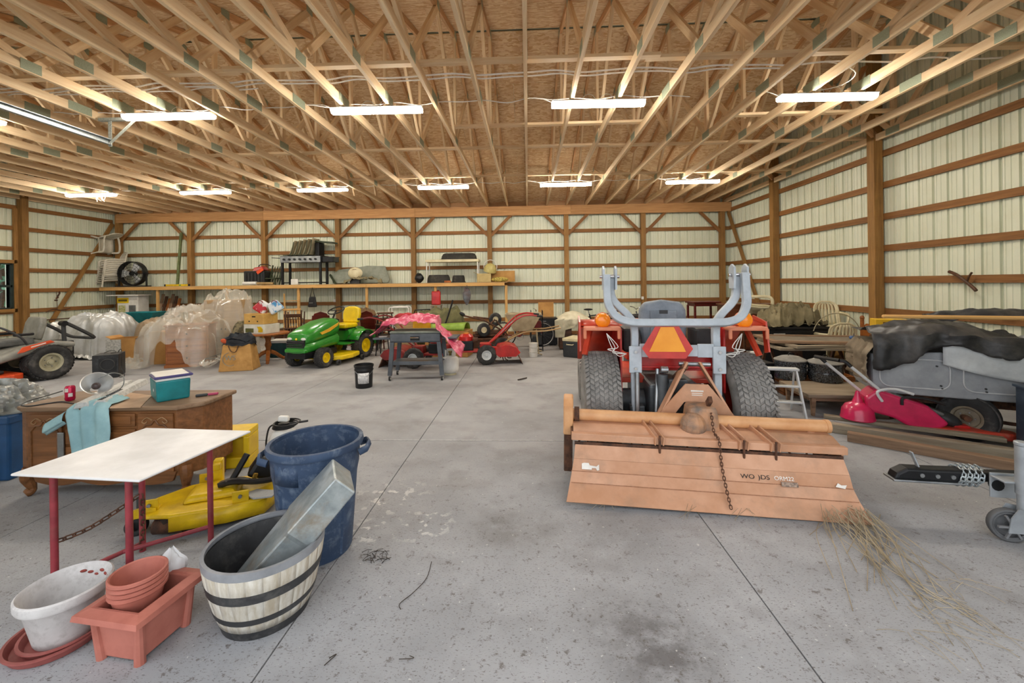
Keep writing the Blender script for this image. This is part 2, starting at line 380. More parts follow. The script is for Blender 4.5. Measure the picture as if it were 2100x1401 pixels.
for a, b_ in (((y0, z0), (y1, z0)), ((y0, z1), (y1, z1)), ((y0, z0), (y0, z1)), ((y1, z0), (y1, z1)), ((y0, (z0 + z1) / 2), (y1, (z0 + z1) / 2))):
    m.bar((X + .03, *a), (X + .03, *b_), .07, .06)
m.build('window_frame', mat('dark_green_frame', '2f3d3a', '222c2a', rough=.5), win, 0)
MB().box((X + .02, (y0 + y1) / 2, (z0 + z1) / 2), (.006, y1 - y0, z1 - z0)).build('pane', mat('window_glass', 'ffffff', 'ffffff', rough=.02, trans=1., ior=1.05), win, 0)
for a, b_ in (((y0 - .05, z0 - .05), (y1 + .1, z0 - .05)), ((y0 - .05, z1 + .05), (y1 + .1, z1 + .05)), ((y1 + .08, .5), (y1 + .08, 3.8))):
    board('window_trim', (X + .06, *a), (X + .06, *b_), .05, .09, W_POST, win, up=(0, 0, 1) if a[1] == b_[1] else (0, 1, 0))
# ---- front wall: two open door bays (the camera stands in one of them)
wf = struct('wall_front')
for (a, b_, z0, z1) in ((XL, -9.6, -.05, 4.25), (-5.85, -3.4, -.05, 4.25), (3.6, XR, -.05, 4.25), (-9.6, -5.85, 3.75, 4.25), (-3.4, 3.6, 3.85, 4.25)):
    sheet_wall(wf, a, b_, lambda a_, o, z: (a_, YF - o, z), lambda a_: z1, z0=z0)
for x in (-9.65, -5.8, -3.45, 3.65): board('door_post', (x, YF + .08, 0), (x, YF + .08, 4.04), .14, .14, W_POST, wf, up=(0, 1, 0))
board('header_beam', (XL + .05, YF + .08, 3.95), (XR - .05, YF + .08, 3.95), .05, .2, W_BEAM, wf)
# ---- roof: strand boards, trusses
def osb():
    m = bpy.data.materials.new('strand_board'); m.use_nodes = True; t = m.node_tree; N = t.nodes; L = t.links; b = N['Principled BSDF']
    tc = N.new('ShaderNodeTexCoord'); oi = N.new('ShaderNodeObjectInfo'); ad = N.new('ShaderNodeVectorMath'); ad.operation = 'MULTIPLY_ADD'
    L.new(oi.outputs['Random'], ad.inputs[0]); ad.inputs[1].default_value = (31, 17, 0); L.new(tc.outputs['Object'], ad.inputs[2])
    no = N.new('ShaderNodeTexNoise'); no.inputs['Scale'].default_value = 7; L.new(ad.outputs[0], no.inputs['Vector'])
    a2 = N.new('ShaderNodeVectorMath'); a2.operation = 'MULTIPLY_ADD'; L.new(no.outputs['Color'], a2.inputs[0]); a2.inputs[1].default_value = (.12, .12, .12); L.new(ad.outputs[0], a2.inputs[2])
    mp = N.new('ShaderNodeMapping'); mp.inputs['Scale'].default_value = (9, 26, 12); L.new(a2.outputs[0], mp.inputs[0])
    vo = N.new('ShaderNodeTexVoronoi'); vo.inputs['Scale'].default_value = 1.3; L.new(mp.outputs[0], vo.inputs['Vector'])
    sp = N.new('ShaderNodeSeparateColor'); L.new(vo.outputs['Color'], sp.inputs[0])
    cr = N.new('ShaderNodeValToRGB'); e = cr.color_ramp.elements; e[0].position = .05; e[0].color = (*rgb('d4aa7a'), 1); e[1].position = .95; e[1].color = (*rgb('f2d9b4'), 1)
    L.new(sp.outputs[0], cr.inputs[0]); L.new(cr.outputs[0], b.inputs['Base Color']); b.inputs['Roughness'].default_value = .75
    bu = N.new('ShaderNodeBump'); bu.inputs['Strength'].default_value = .5; bu.inputs['Distance'].default_value = .006; L.new(sp.outputs[1], bu.inputs['Height']); L.new(bu.outputs[0], b.inputs['Normal'])
    return m
OSB = osb()
ceiling = struct('ceiling')
sl = atan2(PITCH, 1); ca = cos(sl)
oc = {}
for half in (1, -1):
    for row in range(6):
        d0 = .03 + row * 1.21 * ca; d1 = min(d0 + 1.205 * ca, 6.35)
        if d0 > 6.2: continue
        ya, yb = YR + half * d0, YR + half * d1
        x = XL - .1 - (1.22 if row % 2 else 0)
        while x < XR + .1:
            xa, xb = max(x, XL - .1), min(x + 2.434, XR + .12); x += 2.438
            if xb - xa < .05: continue
            k = (round(xb - xa, 3), round(abs(yb - ya) / ca, 3))
            if k not in oc: oc[k] = MB().box((0, 0, .006), (k[0], k[1], .012)).mesh('strand_board', OSB, 0)
            o = link('strand_board', oc[k], ceiling); ym = (ya + yb) / 2
            o.location = ((xa + xb) / 2, ym, (roof_z(ya) + roof_z(yb)) / 2); o.rotation_euler = (-half * sl, 0, 0)
for half in (1, -1):
    MB().grid(1, 1, lambda u, v: (XL - .3 + u * (XR - XL + .6), YR + half * (.04 + v * 6.5), roof_z(YR) + .05 - PITCH * v * 6.5)).build('roof_sheet', SHEET, ceiling, 0)
MB().prism([(-.25, -.045), (0, .035), (.25, -.045), (.25, -.03), (0, .05), (-.25, -.03)], XL - .2, XR + .2, 'yz', (0, YR, roof_z(YR) + .06)).build('ridge_cap', SHEET, ceiling, 0)
PLATE = mat('gusset_plate_steel', 'a9b09a', '8d9780', rough=.5, metal=.1, sc_=60, st=(1, 4, 1))
BH = .115; zb = ZE + BH / 2; tx = .042
def zt(y): return roof_z(y) - .062
truss = thing('roof_truss', 'long pine roof truss with galvanised gusset plates spanning between front and back eaves', 'roof truss', (0, 0, 0), group='roof trusses under the strand boards')
def member(name, y0, za, y1, zb_, h): return board(name, (0, y0, za), (0, y1, zb_), tx, h, W_PINE if name != 'top_chord' else W_PINE2, truss, up=(0, 0, 1))
member('bottom_chord', 1.2, zb, 5.45, zb, BH); member('bottom_chord', 5.452, zb, 13.1, zb, BH)
member('top_chord', 1.0, zt(1.0), YR - .01, zt(YR), .1); member('top_chord', 13.28, zt(13.28), YR + .01, zt(YR), .1)
JW = [(4.4, 2.95), (4.4, 5.75), (7.15, 5.75), (7.15, 7.15), (7.15, 8.55), (9.9, 8.55), (9.9, 11.35), (2.6, 2.95), (11.7, 11.35)]
for a, b_ in JW:
    d = .05 if b_ > a else -.05
    if a == b_: d = 0
    member('web', a + d, ZE + BH - .02, b_ - d * .4, zt(b_) - .03, .089)
for y, z, l in [(4.4, zb, .2), (7.15, zb, .26), (9.9, zb, .2), (5.45, zb, .3), (2.95, zt(2.95), .16), (5.75, zt(5.75), .16), (8.55, zt(8.55), .16), (11.35, zt(11.35), .16), (YR, zt(YR) - .02, .2)]:
    q = MB()
    for s in (-1, 1): q.box((s * (tx / 2 + .001), y, z + .01), (.003, l, .115))
    q.build('gusset_plate', PLATE, truss, 0)
NT = list(range(-22, 11)); truss.location.x = .61 * NT[0]
for k in NT[1:]: copy_tree(truss, loc=(.61 * k, 0, 0))
for (y, xa, xb) in ((4.72, XL + .3, 6.1), (6.66, -1.15, 1.9), (7.72, XL + .3, 6.1), (9.75, XL + .3, 6.1), (6.5, 3.2, 5.6)):
    x = xa
    while x < xb - .1:
        e_ = min(x + 4.87, xb); dy = .05 if int((x - xa) / 4.8) % 2 else 0
        board('lateral_brace', (x, y + dy, ZE + BH + .02), (e_ + .15 if e_ < xb else e_, y + dy, ZE + BH + .02), .089, .038, W_PINE, ceiling); x = e_
for (p, q) in (((2.1, 8.4, 4.25), (3.0, 7.3, 5.6)), ((-4.5, 8.5, 4.3), (-3.6, 7.3, 5.7)), ((5.2, 7.2, 4.25), (6.0, 7.6, 5.4))): board('diagonal_brace', p, q, .089, .038, W_PINE2, ceiling)
# ---- raised garage door and its track in the left bay
door = struct('door_1'); DWH = mat('white_door_steel', 'e9e9e6', 'd9d9d5', rough=.4)
for k in range(5):
    y = 1.45 + k * .63; MB().box((-7.72, y + .31, 3.78), (3.5, .62, .045)).build('door_section', DWH, door, 0, .006)
for X in (-9.55, -5.9):
    q = MB()
    for dx, dz, a, b_ in ((0, 0, .006, .075), (.025, .035, .05, .006), (.025, -.035, .05, .006)): q.bar((X + dx, 1.3, 3.72 + dz), (X + dx, 5.66, 3.72 + dz), a, b_, up=(0, 0, 1))
    q.build('door_track', GALV, door, 0)
q = MB(); hx = -5.88
q.bar((hx - .15, 5.66, ZE - .01), (hx + .48, 5.66, ZE - .01), .04, .05, up=(0, 1, 0)); q.bar((hx, 5.66, 3.66), (hx, 5.66, ZE), .05, .006); q.bar((hx, 5.655, 3.7), (hx + .38, 5.655, ZE - .02), .04, .006)
q.build('track_hanger', mat('perforated_angle_steel', 'c4c8c2', '8e948c', rough=.45, metal=.4, sc_=70), door, 0)
# ---- shop lights
LENS = mat('glowing_lens', 'fff6e6', 'fff6e6', emis=LAMP)
def shop_light(x, y, tilt, row, tails=False):
    t = thing('shop_light', 'lit strip light under the trusses in the row ' + row, 'strip light', (x, y, ZE), tilt, group='strip lights in the row ' + row)
    MB().prism([(-.03, 0), (.03, 0), (.074, -.024), (.074, -.03), (-.074, -.03), (-.074, -.024)], -.61, .61, 'yz').build('housing', WHT, t, 0)
    MB().prism([(-.066, -.031), (.066, -.031), (.068, -.06), (.05, -.08), (.03, -.088), (-.03, -.088), (-.05, -.08), (-.068, -.06)], -.605, .605, 'yz').build('lens', LENS, t, 0)
    for s in (-1, 1): MB().tube(arc((s * .12, 0, -.01), .09, 0, 180, 8), .004, 5).build('hanging_wire', WHT, t)
    MB().tube(spline([(-.6, .02, -.01), (-.75, .05, .06), (-.95, .12, .10)], 5), .004, 5).build('cord', WHT, t)
    if tails:
        for k in range(7):
            a = .18 + .03 * k; MB().tube(spline([(a, 0, -.08), (a + random.uniform(-.04, .04), random.uniform(-.05, .05), -.14), (a + random.uniform(-.07, .07), random.uniform(-.05, .05), -.2 - random.uniform(0, .06))], 4), .003, 5).build('dangling_string', WHT, t)
    return t
for x in (-10.95, -7.94, -4.89, -2.0, .95, 3.88): shop_light(x, 5.52, 1.2, 'nearest the open doors')
for x in (-10.9, -7.95, -5.0, -2.02, .93, 3.92): shop_light(x, 10.0, 0, 'nearest the back wall', x == -10.9)
# ---- white cables stapled over the bottom chords
def cable(pts, r, label):
    q = MB(); q.tube(spline(pts, 5), r, 6); tag(q.build('electric_cable', mat('white_cable', 'f6f4f0', 'ece8e2', rough=.5), None), label, 'cable')
def sag(xa, xb, y, z, amp):
    n = int((xb - xa) / .305); return [(xa + (xb - xa) * i / n, y + .03 * sin(i * 1.7), z - (amp if i % 2 else 0) + .004 * sin(i * 2.3)) for i in range(n + 1)]
zc = ZE + BH + .012
cable(sag(-13.2, 5.9, 4.98, zc, .010), .011, 'white cable sagging across all the trusses nearest the open doors')
cable(sag(-13.2, 3.2, 5.06, zc, .014), .010, 'white cable running close beside the longest cable over the trusses')
cable(sag(-8.5, -3.4, 5.14, zc, .02), .009, 'short white cable beside the paired cables near the garage door track')
cable(sag(-8.5, 2.2, 5.66, zc - .02, .03), .007, 'thin white cable linking the strip lights nearest the open doors')
cable(sag(-11, 4.3, 10.25, zc - .02, .03), .008, 'thin white cable linking the strip lights nearest the back wall')
cable([(3.3, 4.98, zc), (3.6, 5.0, zc), (4.0, 5.2, zc - .03), (3.95, 5.45, zc - .08), (3.4, 5.6, zc - .1)], .006, 'white cable looping down to the strip light beside the gable wall')
# trees outside the window
LEAF = mat('tree_foliage', '7fa08a', '3f6a50', rough=.9, sc_=5)
def tree(x, y, h, label):
    t = thing('tree', label, 'tree', (x, y, -.1), group='trees outside the window')
    MB().tube([(0, 0, 0), (.05, .1, h * .35), (0, 0, h * .6)], [.2, .16, .08], 8).build('trunk', W_DARK, t)
    q = MB(); rr = random.Random(int(x * 10))
    for k in range(900):
        d = Vector((rr.gauss(0, 1), rr.gauss(0, 1), rr.gauss(0, 1))).normalized() * (rr.random() ** .4); c = Vector((d.x * h * .42, d.y * h * .42, h * .55 + d.z * h * .45))
        a = Vector((rr.uniform(-1, 1), rr.uniform(-1, 1), rr.uniform(-1, 1))).normalized() * .16; b_ = a.cross(Vector((rr.uniform(-1, 1), rr.uniform(-1, 1), 1))).normalized() * .1
        q.add([c - a, c + b_, c + a, c - b_], [(0, 1, 2, 3)])
    c = q.build('foliage', LEAF, t, 0, fix=False); c['kind'] = 'stuff'
tree(-17.8, 13.4, 5.0, 'broad leafy tree outside the window'); tree(-20.5, 18.6, 6.0, 'broad leafy tree outside the window'); tree(-23, 14.0, 5.0, 'broad leafy tree outside the window')
# ================================================================== WHEELS (axis along local X)
def wheel(parent, loc, R, W, rr, rimmat, tread='block', rz=0, ncol=6, nrow=40, name='wheel', dish=.3, tmat=None, lugs=True, side=1):
    t = bpy.data.objects.new(name, None); COL.objects.link(t); t.parent = parent; t.location = loc; t.rotation_euler.z = radians(rz)
    tm = tmat or RUB; h = W / 2; s = R - rr
    pr = [(rr, -h * .72), (rr + s * .15, -h * .88), (rr + s * .5, -h), (R - s * .22, -h * .96), (R - s * .06, -h * .78), (R, -h * .45), (R + .002, 0)]
    pr += [(a, -b) for a, b in pr[-2::-1]]
    MB().lathe(pr, 36, ax=(1, 0, 0)).build('tyre', tm, t, 50)
    if tread == 'block':
        q = MB(); dz = 2 * pi * R / nrow
        for c in range(ncol):
            x = (c + .5 - ncol / 2) / ncol * W * .92; k = abs(x) / h; rad = R - s * .16 * max(0, k - .45) ** 1.2
            for i in range(nrow):
                a = 2 * pi * (i + .5 * (c % 2)) / nrow; u = Vector((0, cos(a), sin(a))); v = Vector((0, -sin(a), cos(a))); w2 = W / ncol * .40; l2 = dz * .30
                skew = dz * .22 * (1 if c % 2 else -1); base = Vector((x, 0, 0)) + u * (rad - .006); hh = .016 if R > .4 else .011
                top = [base + Vector((sx * w2, 0, 0)) + v * (sy * l2 + sx * skew) for sx, sy in ((-1, -1), (1, -1), (1, 1), (-1, 1))]
                q.add(top + [p + u * hh for p in top], [(4, 5, 6, 7), (0, 1, 5, 4), (1, 2, 6, 5), (2, 3, 7, 6), (3, 0, 4, 7)])
        o = q.build('tread', tm, t, 0, fix=False); o['kind'] = 'stuff'
    elif tread == 'lug':
        q = MB()
        for i in range(nrow):
            for sx in (-1, 1):
                a = 2 * pi * (i + (.5 if sx > 0 else 0)) / nrow
                for k in range(3):
                    f = k / 3; u = Vector((0, cos(a - f * .22), sin(a - f * .22))); v = Vector((0, -u.z, u.y)); b0 = u * (R - .01) + Vector((sx * h * (.1 + f * .9), 0, 0))
                    q.box(b0, (h * .34, .02, .03), Matrix((Vector((1, 0, 0)), v, u)).transposed())
        o = q.build('tread', tm, t, 0, fix=False); o['kind'] = 'stuff'
    elif tread == 'rib':
        q = MB()
        for c in range(4):
            x = (c - 1.5) / 4 * W * .8; q.lathe([(R - .004, x - W * .08), (R + .008, x - W * .07), (R + .008, x + W * .07), (R - .004, x + W * .08)], 36, ax=(1, 0, 0))
        q.build('tread', tm, t, 30)['kind'] = 'stuff'
    d = side * h
    rp = [(0.0, d * (1 - dish) * .8), (rr * .3, d * (1 - dish) * .8), (rr * .36, d * (1 - dish) * .6), (rr * .78, d * (1 - dish) * .55), (rr * .85, d * .72), (rr, d * .8), (rr * 1.04, d * .8), (rr * 1.02, d * .6), (rr, -d * .7), (rr * .9, -d * .7), (rr * .88, d * .3), (0.001, d * .25)]
    rim = MB().lathe(rp, 30, ax=(1, 0, 0)).build('rim', rimmat, t, 40)
    if lugs:
        for k in range(5):
            a = 2 * pi * k / 5; c = Vector((d * (1 - dish) * .6, cos(a) * rr * .5, sin(a) * rr * .5)); MB().cyl(c, c + Vector((side * .02 * R / .3, 0, 0)), rr * .06, n=6).build('wheel_nut', STEEL, rim, 0)
    MB().cyl((d * .2, 0, 0), (d * (1 - dish) * .8 + side * .02, 0, 0), rr * .2, n=12).build('hub', rimmat, rim)
    return t
# ================================================================== TRACTOR (seen from behind; local +Y is its forward direction)
ORG = mat('tractor_orange', 'd2452a', 'b5361f', rough=.4, coat=.25, dirt='8a5a3a', damt=.3); ROPS = mat('grey_rops_paint', 'c0c8cf', 'a9b2ba', rough=.5, dirt='8a929a', damt=.3, dsc=9)
PINKO = mat('faded_orange_bracket', 'e08f6e', 'cc7655', rough=.55); AMB = mat('amber_lens', 'f08a1c', 'e0760f', rough=.2, coat=.5, emis=.12)
TGREY = mat('transmission_grey', '5d6266', '43474a', rough=.5, metal=.2, dirt='2c2a28', damt=.5, dsc=5); SEATG = mat('grey_vinyl_seat', '8b949d', '707a84', rough=.6, dirt='b9bfc4', damt=.35, dsc=7)
TYR = mat('dusty_turf_tyre', '96938f', '6c6a67', rough=.9, bump=.25, dirt='8c8882', damt=.55, dsc=5)
T = thing('tractor', 'orange compact tractor with folded grey roll bar and orange warning triangle', 'tractor', (1.345, 4.12, 0), -4.5)
for sx in (-1, 1):
    wheel(T, (sx * .648, 0, .478), .472, .345, .24, ORG, 'block', ncol=8, nrow=58, name='rear_wheel', tmat=TYR, side=sx)
    wheel(T, (sx * .66, 1.75, .31), .305, .26, .16, ORG, 'block', ncol=5, nrow=34, name='front_wheel', tmat=TYR, side=sx)
q = MB().box((0, .35, .5), (.46, 1.3, .42)).box((0, -.28, .55), (.34, .2, .4)).box((0, 1.3, .5), (.3, 1.1, .25)); q.build('transmission', TGREY, T, 0, .03)
MB().cyl((-.5, 0, .48), (.5, 0, .48), .12, n=16).build('rear_axle', TGREY, T); MB().cyl((-.55, 1.75, .33), (.55, 1.75, .33), .06, n=12).build('front_axle', TGREY, T)
MB().box((0, 1.45, .92), (.56, 1.2, .42), tap=.86).build('hood', ORG, T, 0, .06, bseg=3); MB().box((0, .45, .68), (.9, .9, .05)).build('footplate', ORG, T, 0, .01)
MB().box((0, -.235, .93), (.78, .02, .2)).box((0, -.25, .865), (.78, .05, .02)).box((0, -.22, 1.02), (.74, .06, .02)).build('rear_panel', RED, T, 0, .006)
# fenders
for sx in (-1, 1):
    q = MB(); prof = [(-.16, 1.235), (.1, 1.27), (.32, 1.2), (.52, 1.02), (.6, .8)]
    vs = []; 
    for x in (.47, .84):
        for y, z in prof: vs += [(sx * x, y, z), (sx * x, y, z - .02)]
    n = len(prof); f = []
    for i in range(n - 1):
        a, b_ = 2 * i, 2 * (i + n); f += [(a, a + 2, b_ + 2, b_), (a + 1, b_ + 1, b_ + 3, a + 3)]
    q.add(vs, f); q.build('fender_top', ORG, T, 30, solid=.006)
    MB().prism([(-.2, .62), (-.2, 1.2), (.1, 1.27), (.32, 1.2), (.52, 1.02), (.6, .6)], sx * .455, sx * .47, 'yz').build('fender_side', RED, T, 0)
    MB().prism([(-.22, 1.0), (-.16, 1.27), (.1, 1.31), (.1, 1.24), (-.1, 1.2), (-.14, .98)], sx * .835, sx * .85, 'yz').build('fender_rim', ORG, T, 0)
    MB().bar((sx * .8, -.12, .95), (sx * .72, .02, 1.24), .05, .03).build('fender_stay', ORG, T, 0)
    q = MB().box((sx * .64, -.2, 1.215), (.34, .16, .035)).box((sx * .8, -.27, 1.17), (.03, .03, .1)).box((sx * .49, -.27, 1.17), (.03, .03, .1)); q.build('lamp_bracket', PINKO, T, 0, .012)
    L_ = MB().lathe([(.0, -.062), (.05, -.058), (.07, -.03), (.07, 0)], 20, (sx * .63, -.2, 1.29), (0, 1, 0)).build('indicator_lens', AMB, T, 60)
    MB().lathe([(.072, -.005), (.075, .03), (.06, .07), (0, .075)], 20, (sx * .63, -.2, 1.29), (0, 1, 0)).build('indicator_housing', PINKO, L_, 40)
    for k in range(3): MB().tube(spline([(sx * .6, -.24, 1.17), (sx * (.56 - .03 * k), -.28, 1.05), (sx * (.5 + .05 * k), -.3, .97 + .03 * k), (sx * .43, -.3, .99)], 5), .004, 5).build('wire', WHT, T)
# roll bar: lower uprights, hinges, folded hoop
for sx in (-1, 1):
    MB().tube(spline([(sx * .355, -.3, .42), (sx * .36, -.3, .62), (sx * .36, -.3, .9), (sx * .355, -.29, 1.22), (sx * .40, -.27, 1.33), (sx * .52, -.25, 1.46), (sx * .555, -.24, 1.56), (sx * .555, -.24, 1.72)], 5), .045, 4).build('lower_upright', ROPS, T, 40, .008)
    for dx in (-.055, .055): MB().prism([(-.05, 1.58), (.05, 1.58), (.062, 1.7), (.055, 1.77), (.0, 1.8), (-.055, 1.77), (-.062, 1.7)], sx * .57 + dx - .009, sx * .57 + dx + .009, 'yz', (0, -.26, 0)).build('hinge_plate', ROPS, T, 0)
    MB().cyl((sx * .57 - .09, -.27, 1.7), (sx * .57 + .09, -.27, 1.7), .016, n=10).build('hinge_pin', CHR, T)
    q = MB().box((sx * .36, -.36, .95), (.11, .02, .24)); c = q.build('clamp_plate', ROPS, T, 0, .006)
    for z in (.87, 1.02): MB().cyl((sx * .36, -.385, z), (sx * .36, -.36, z), .014, n=8).build('bolt', CHR, c)
    MB().box((sx * .25, -.345, 1.03), (.14, .02, .12)).build('cross_plate', ROPS, T, 0, .006)
    MB().box((sx * .34, -.28, .42), (.13, .1, .2)).build('axle_bracket', TGREY, T, 0, .01)
hp = [(-.6, -.31, 1.72), (-.6, -.33, 1.55), (-.59, -.36, 1.44), (-.53, -.4, 1.34), (-.43, -.42, 1.295), (-.3, -.425, 1.285), (0, -.425, 1.285), (.3, -.425, 1.285), (.43, -.42, 1.295), (.53, -.4, 1.34), (.59, -.36, 1.44), (.6, -.33, 1.55), (.6, -.31, 1.72)]
MB().tube(spline(hp, 4), .046, 4).build('folded_hoop', ROPS, T, 40, .008)
MB().box((0, -.345, 1.03), (.36, .012, .1)).build('cross_bar', ROPS, T, 0)
g = MB().prism([(-.1, 1.255), (.1, 1.255), (.215, 1.06), (.155, .975), (-.155, .975), (-.215, 1.06)], -.44, -.432, 'xz', (-.1, 0, 0)).build('warning_triangle', mat('red_reflective', 'd0443c', 'b93a33', rough=.35), T, 0)
MB().prism([(-.055, 1.25), (.055, 1.25), (.155, 1.035), (-.155, 1.035)], -.446, -.4405, 'xz', (-.1, 0, 0)).build('triangle_face', mat('orange_reflective', 'f3a233', 'ea962a', rough=.35), g, 0)
# seat
MB().prism([(-.21, .98), (.21, .98), (.235, 1.2), (.225, 1.36), (.18, 1.44), (0, 1.465), (-.18, 1.44), (-.225, 1.36), (-.235, 1.2)], .12, .24, 'xz').build('seat_back', SEATG, T, 40, .035, bseg=3)
MB().prism([(-.13, 1.0), (.13, 1.0), (.13, 1.36), (-.13, 1.36)], .108, .122, 'xz').build('seat_panel', SEATG, T, 0, .006); MB().box((0, .106, 1.345), (.08, .008, .035)).build('seat_badge', DGREY, T, 0)
MB().box((0, .36, .98), (.46, .44, .12)).build('seat_cushion', SEATG, T, 0, .04, bseg=3)
for sx in (-1, 1): MB().box((sx * .34, .1, 1.08), (.16, .3, .24)).build('side_console', DGREY, T, 0, .03)
s_ = MB().tube(arc((0, .95, 1.24), .19, 0, 360, 20, 'xy')[:-1], .014, 8, closed=True).build('steering_wheel', BLK, T); MB().cyl((0, .95, .95), (0, .95, 1.24), .02).bar((-.18, .95, 1.24), (.18, .95, 1.24), .02, .02).build('steering_column', BLK, T)
MB().cyl((-.36, -.42, .3), (-.35, -.38, .84), .022, n=12).build('lift_rod', STEEL, T); MB().cyl((-.2, -.42, .42), (-.16, -.32, .86), .018).build('lift_link', STEEL, T)
MB().cyl((-.13, -.36, .38), (-.13, -.36, .82), .05, n=12).build('hydraulic_cylinder', TGREY, T); MB().box((0, -.36, .72), (.16, .08, .12)).build('hydraulic_block', TGREY, T, 0, .01)
for sx in (-1, 1): MB().bar((sx * .3, -.2, .4), (sx * .4, -.72, .36), .03, .07).build('lower_link', TGREY, T, 0)
MB().cyl((.0, -.3, .78), (.03, -.5, .92), .028, n=10).build('top_link', RUST, T)
MB().cyl((-.14, -.36, .86), (-.08, -.36, .86), .03).build('link_boss', STEEL, T)
# ================================================================== ROTARY TILLER hitched behind the tractor
TIL = mat('faded_peach_paint', 'cf9f80', 'b98765', rough=.6, sc_=3, dirt='8d7763', damt=.5, dsc=3.5, bump=.08); TIL2 = mat('faded_orange_tube_paint', 'dba878', 'c99262', rough=.5, dirt='a78a70', damt=.3)
R_ = thing('rotary_tiller', 'wide peach-orange rotary tiller with rear shield and hanging chain behind the tractor', 'rotary tiller', (1.275, 2.97, .0), -5.8, ry=1.0)
sec = [(.215, .365), (.165, .275), (.15, .185), (.10, .115), (0, .02)]; hw = [.955, .965, .98, .995, 1.02]
nm = ['shield_panel', 'shield_panel', 'shield_panel', 'shield_lip']
flap = MB()
for i in range(4):
    (y0, z0), (y1, z1) = sec[i], sec[i + 1]; m = MB()
    m.add([(-hw[i], y0, z0), (hw[i], y0, z0), (hw[i + 1], y1, z1), (-hw[i + 1], y1, z1)], [(0, 1, 2, 3)]); m.build(nm[i], TIL, R_, 0, solid=.008)
for y_, z_ in ((.10, .121), (.15, .188)): MB().bar((-.985, y_ - .006, z_), (.985, y_ - .006, z_), .004, .004).build('crease_line', mat('shaded_crease', 'b08266', '95694e', rough=.9, sc_=40), R_, 0)  # scratched creases, with the shading of the folds painted in as dark lines
MB().bar((-.985, .235, .425), (.985, .235, .425), .05, .055, up=(0, 0, 1)).build('hinge_bar', TIL, R_, 0, .006)
MB().bar((-.96, .225, .37), (.96, .225, .37), .012, .03, up=(0, 0, 1)).build('hinge_strip', RUST, R_, 0)
MB().grid(1, 4, lambda u, v: (-.97 + u * 1.94, .26 + .42 * v, .44 + (.0, .035, .035, .0, -.04)[round(v * 4)])).build('deck', TIL, R_, 20, solid=.008)
MB().prism([(.24, .45), (.68, .47), (.68, .2), (.5, .06), (.3, .12)], -.99, -.975, 'yz').build('end_plate', RUST, R_, 0)
MB().prism([(.26, .43), (.7, .43), (.62, .2), (.42, .1), (.3, .2)], .975, .99, 'yz').build('end_plate', TIL, R_, 0)
MB().prism([(.36, .62), (.4, .67), (.56, .67), (.6, .62), (.58, .38), (.36, .38)], -1.05, -.97, 'yz').build('chain_case', TIL2, R_, 0, .012)
MB().prism([(.36, .38), (.58, .38), (.55, .08), (.36, .08)], -1.045, -.975, 'yz').build('chain_case_lower', RUST, R_, 0, .01)
tb = MB().cyl((-.97, .47, .52), (.99, .47, .52), .048, n=20).build('cross_tube', TIL2, R_, 40)
MB().cyl((-.96, .47, .52), (-.92, .47, .52), .065, n=16).build('tube_flange', RUST, tb); MB().cyl((.97, .47, .52), (1.0, .47, .52), .052, n=20).build('tube_cap', TIL2, tb)
MB().box((.05, .47, .53), (.26, .24, .24), tap=.8).ell((-.03, .38, .5), (.2, .16, .22)).build('gearbox', mat('greasy_gearbox', 'b98a66', '6f6258', rough=.55, sc_=9), R_, 0, .03)
for x in (-.4, .2, .42): 
    b = MB().bar((x - .03, .5, .5), (x + .05, .19, .43), .012, .07, up=(0, 0, 1)).bar((x + .03, .5, .5), (x + .11, .19, .43), .012, .07, up=(0, 0, 1)).bar((x, .5, .47), (x + .08, .22, .41), .06, .01, up=(0, 0, 1)).build('hinge_arm', TIL, R_, 0, .004)
    MB().cyl((x + .08, .2, .34), (x + .08, .2, .47), .009, n=6).build('bolt', RUST, b)
MB().bar((.85, .45, .47), (.97, .25, .42), .05, .03).build('corner_stay', TIL, R_, 0)
# mast
for sx in (-1, 1): MB().bar((sx * .30 + .05, .6, .5), (sx * .055 + .05, .70, .95), .02, .1, up=(0, 1, 0)).build('mast_arm', TIL, R_, 0, .004)
MB().prism([(-.33, .5), (-.09, .79), (.09, .79), (.33, .5), (.18, .53), (.1, .64), (-.1, .64), (-.18, .53)], .56, .575, 'xz', (.05, 0, 0)).build('mast_plate', TIL, R_, 0)
MB().cyl((-.06, .71, .93), (.2, .71, .93), .018, n=10).build('hitch_pin', STEEL, R_)
WTX = mat('white_decal', 'efeae2', 'd9d2c8', rough=.5); BTX = mat('black_decal', '241d1a', '171210', rough=.6)
for k, (wd, z) in enumerate(((.10, .735), (.085, .715), (.085, .70))): MB().box((.05, .558, z), (wd, .003, .012 if k == 0 else .006)).build('decal_line', WTX, R_, 0)
# lettering on the shield (second panel faces up and back)
a_ = math.degrees(atan2(.27 - .185, .175 - .135))

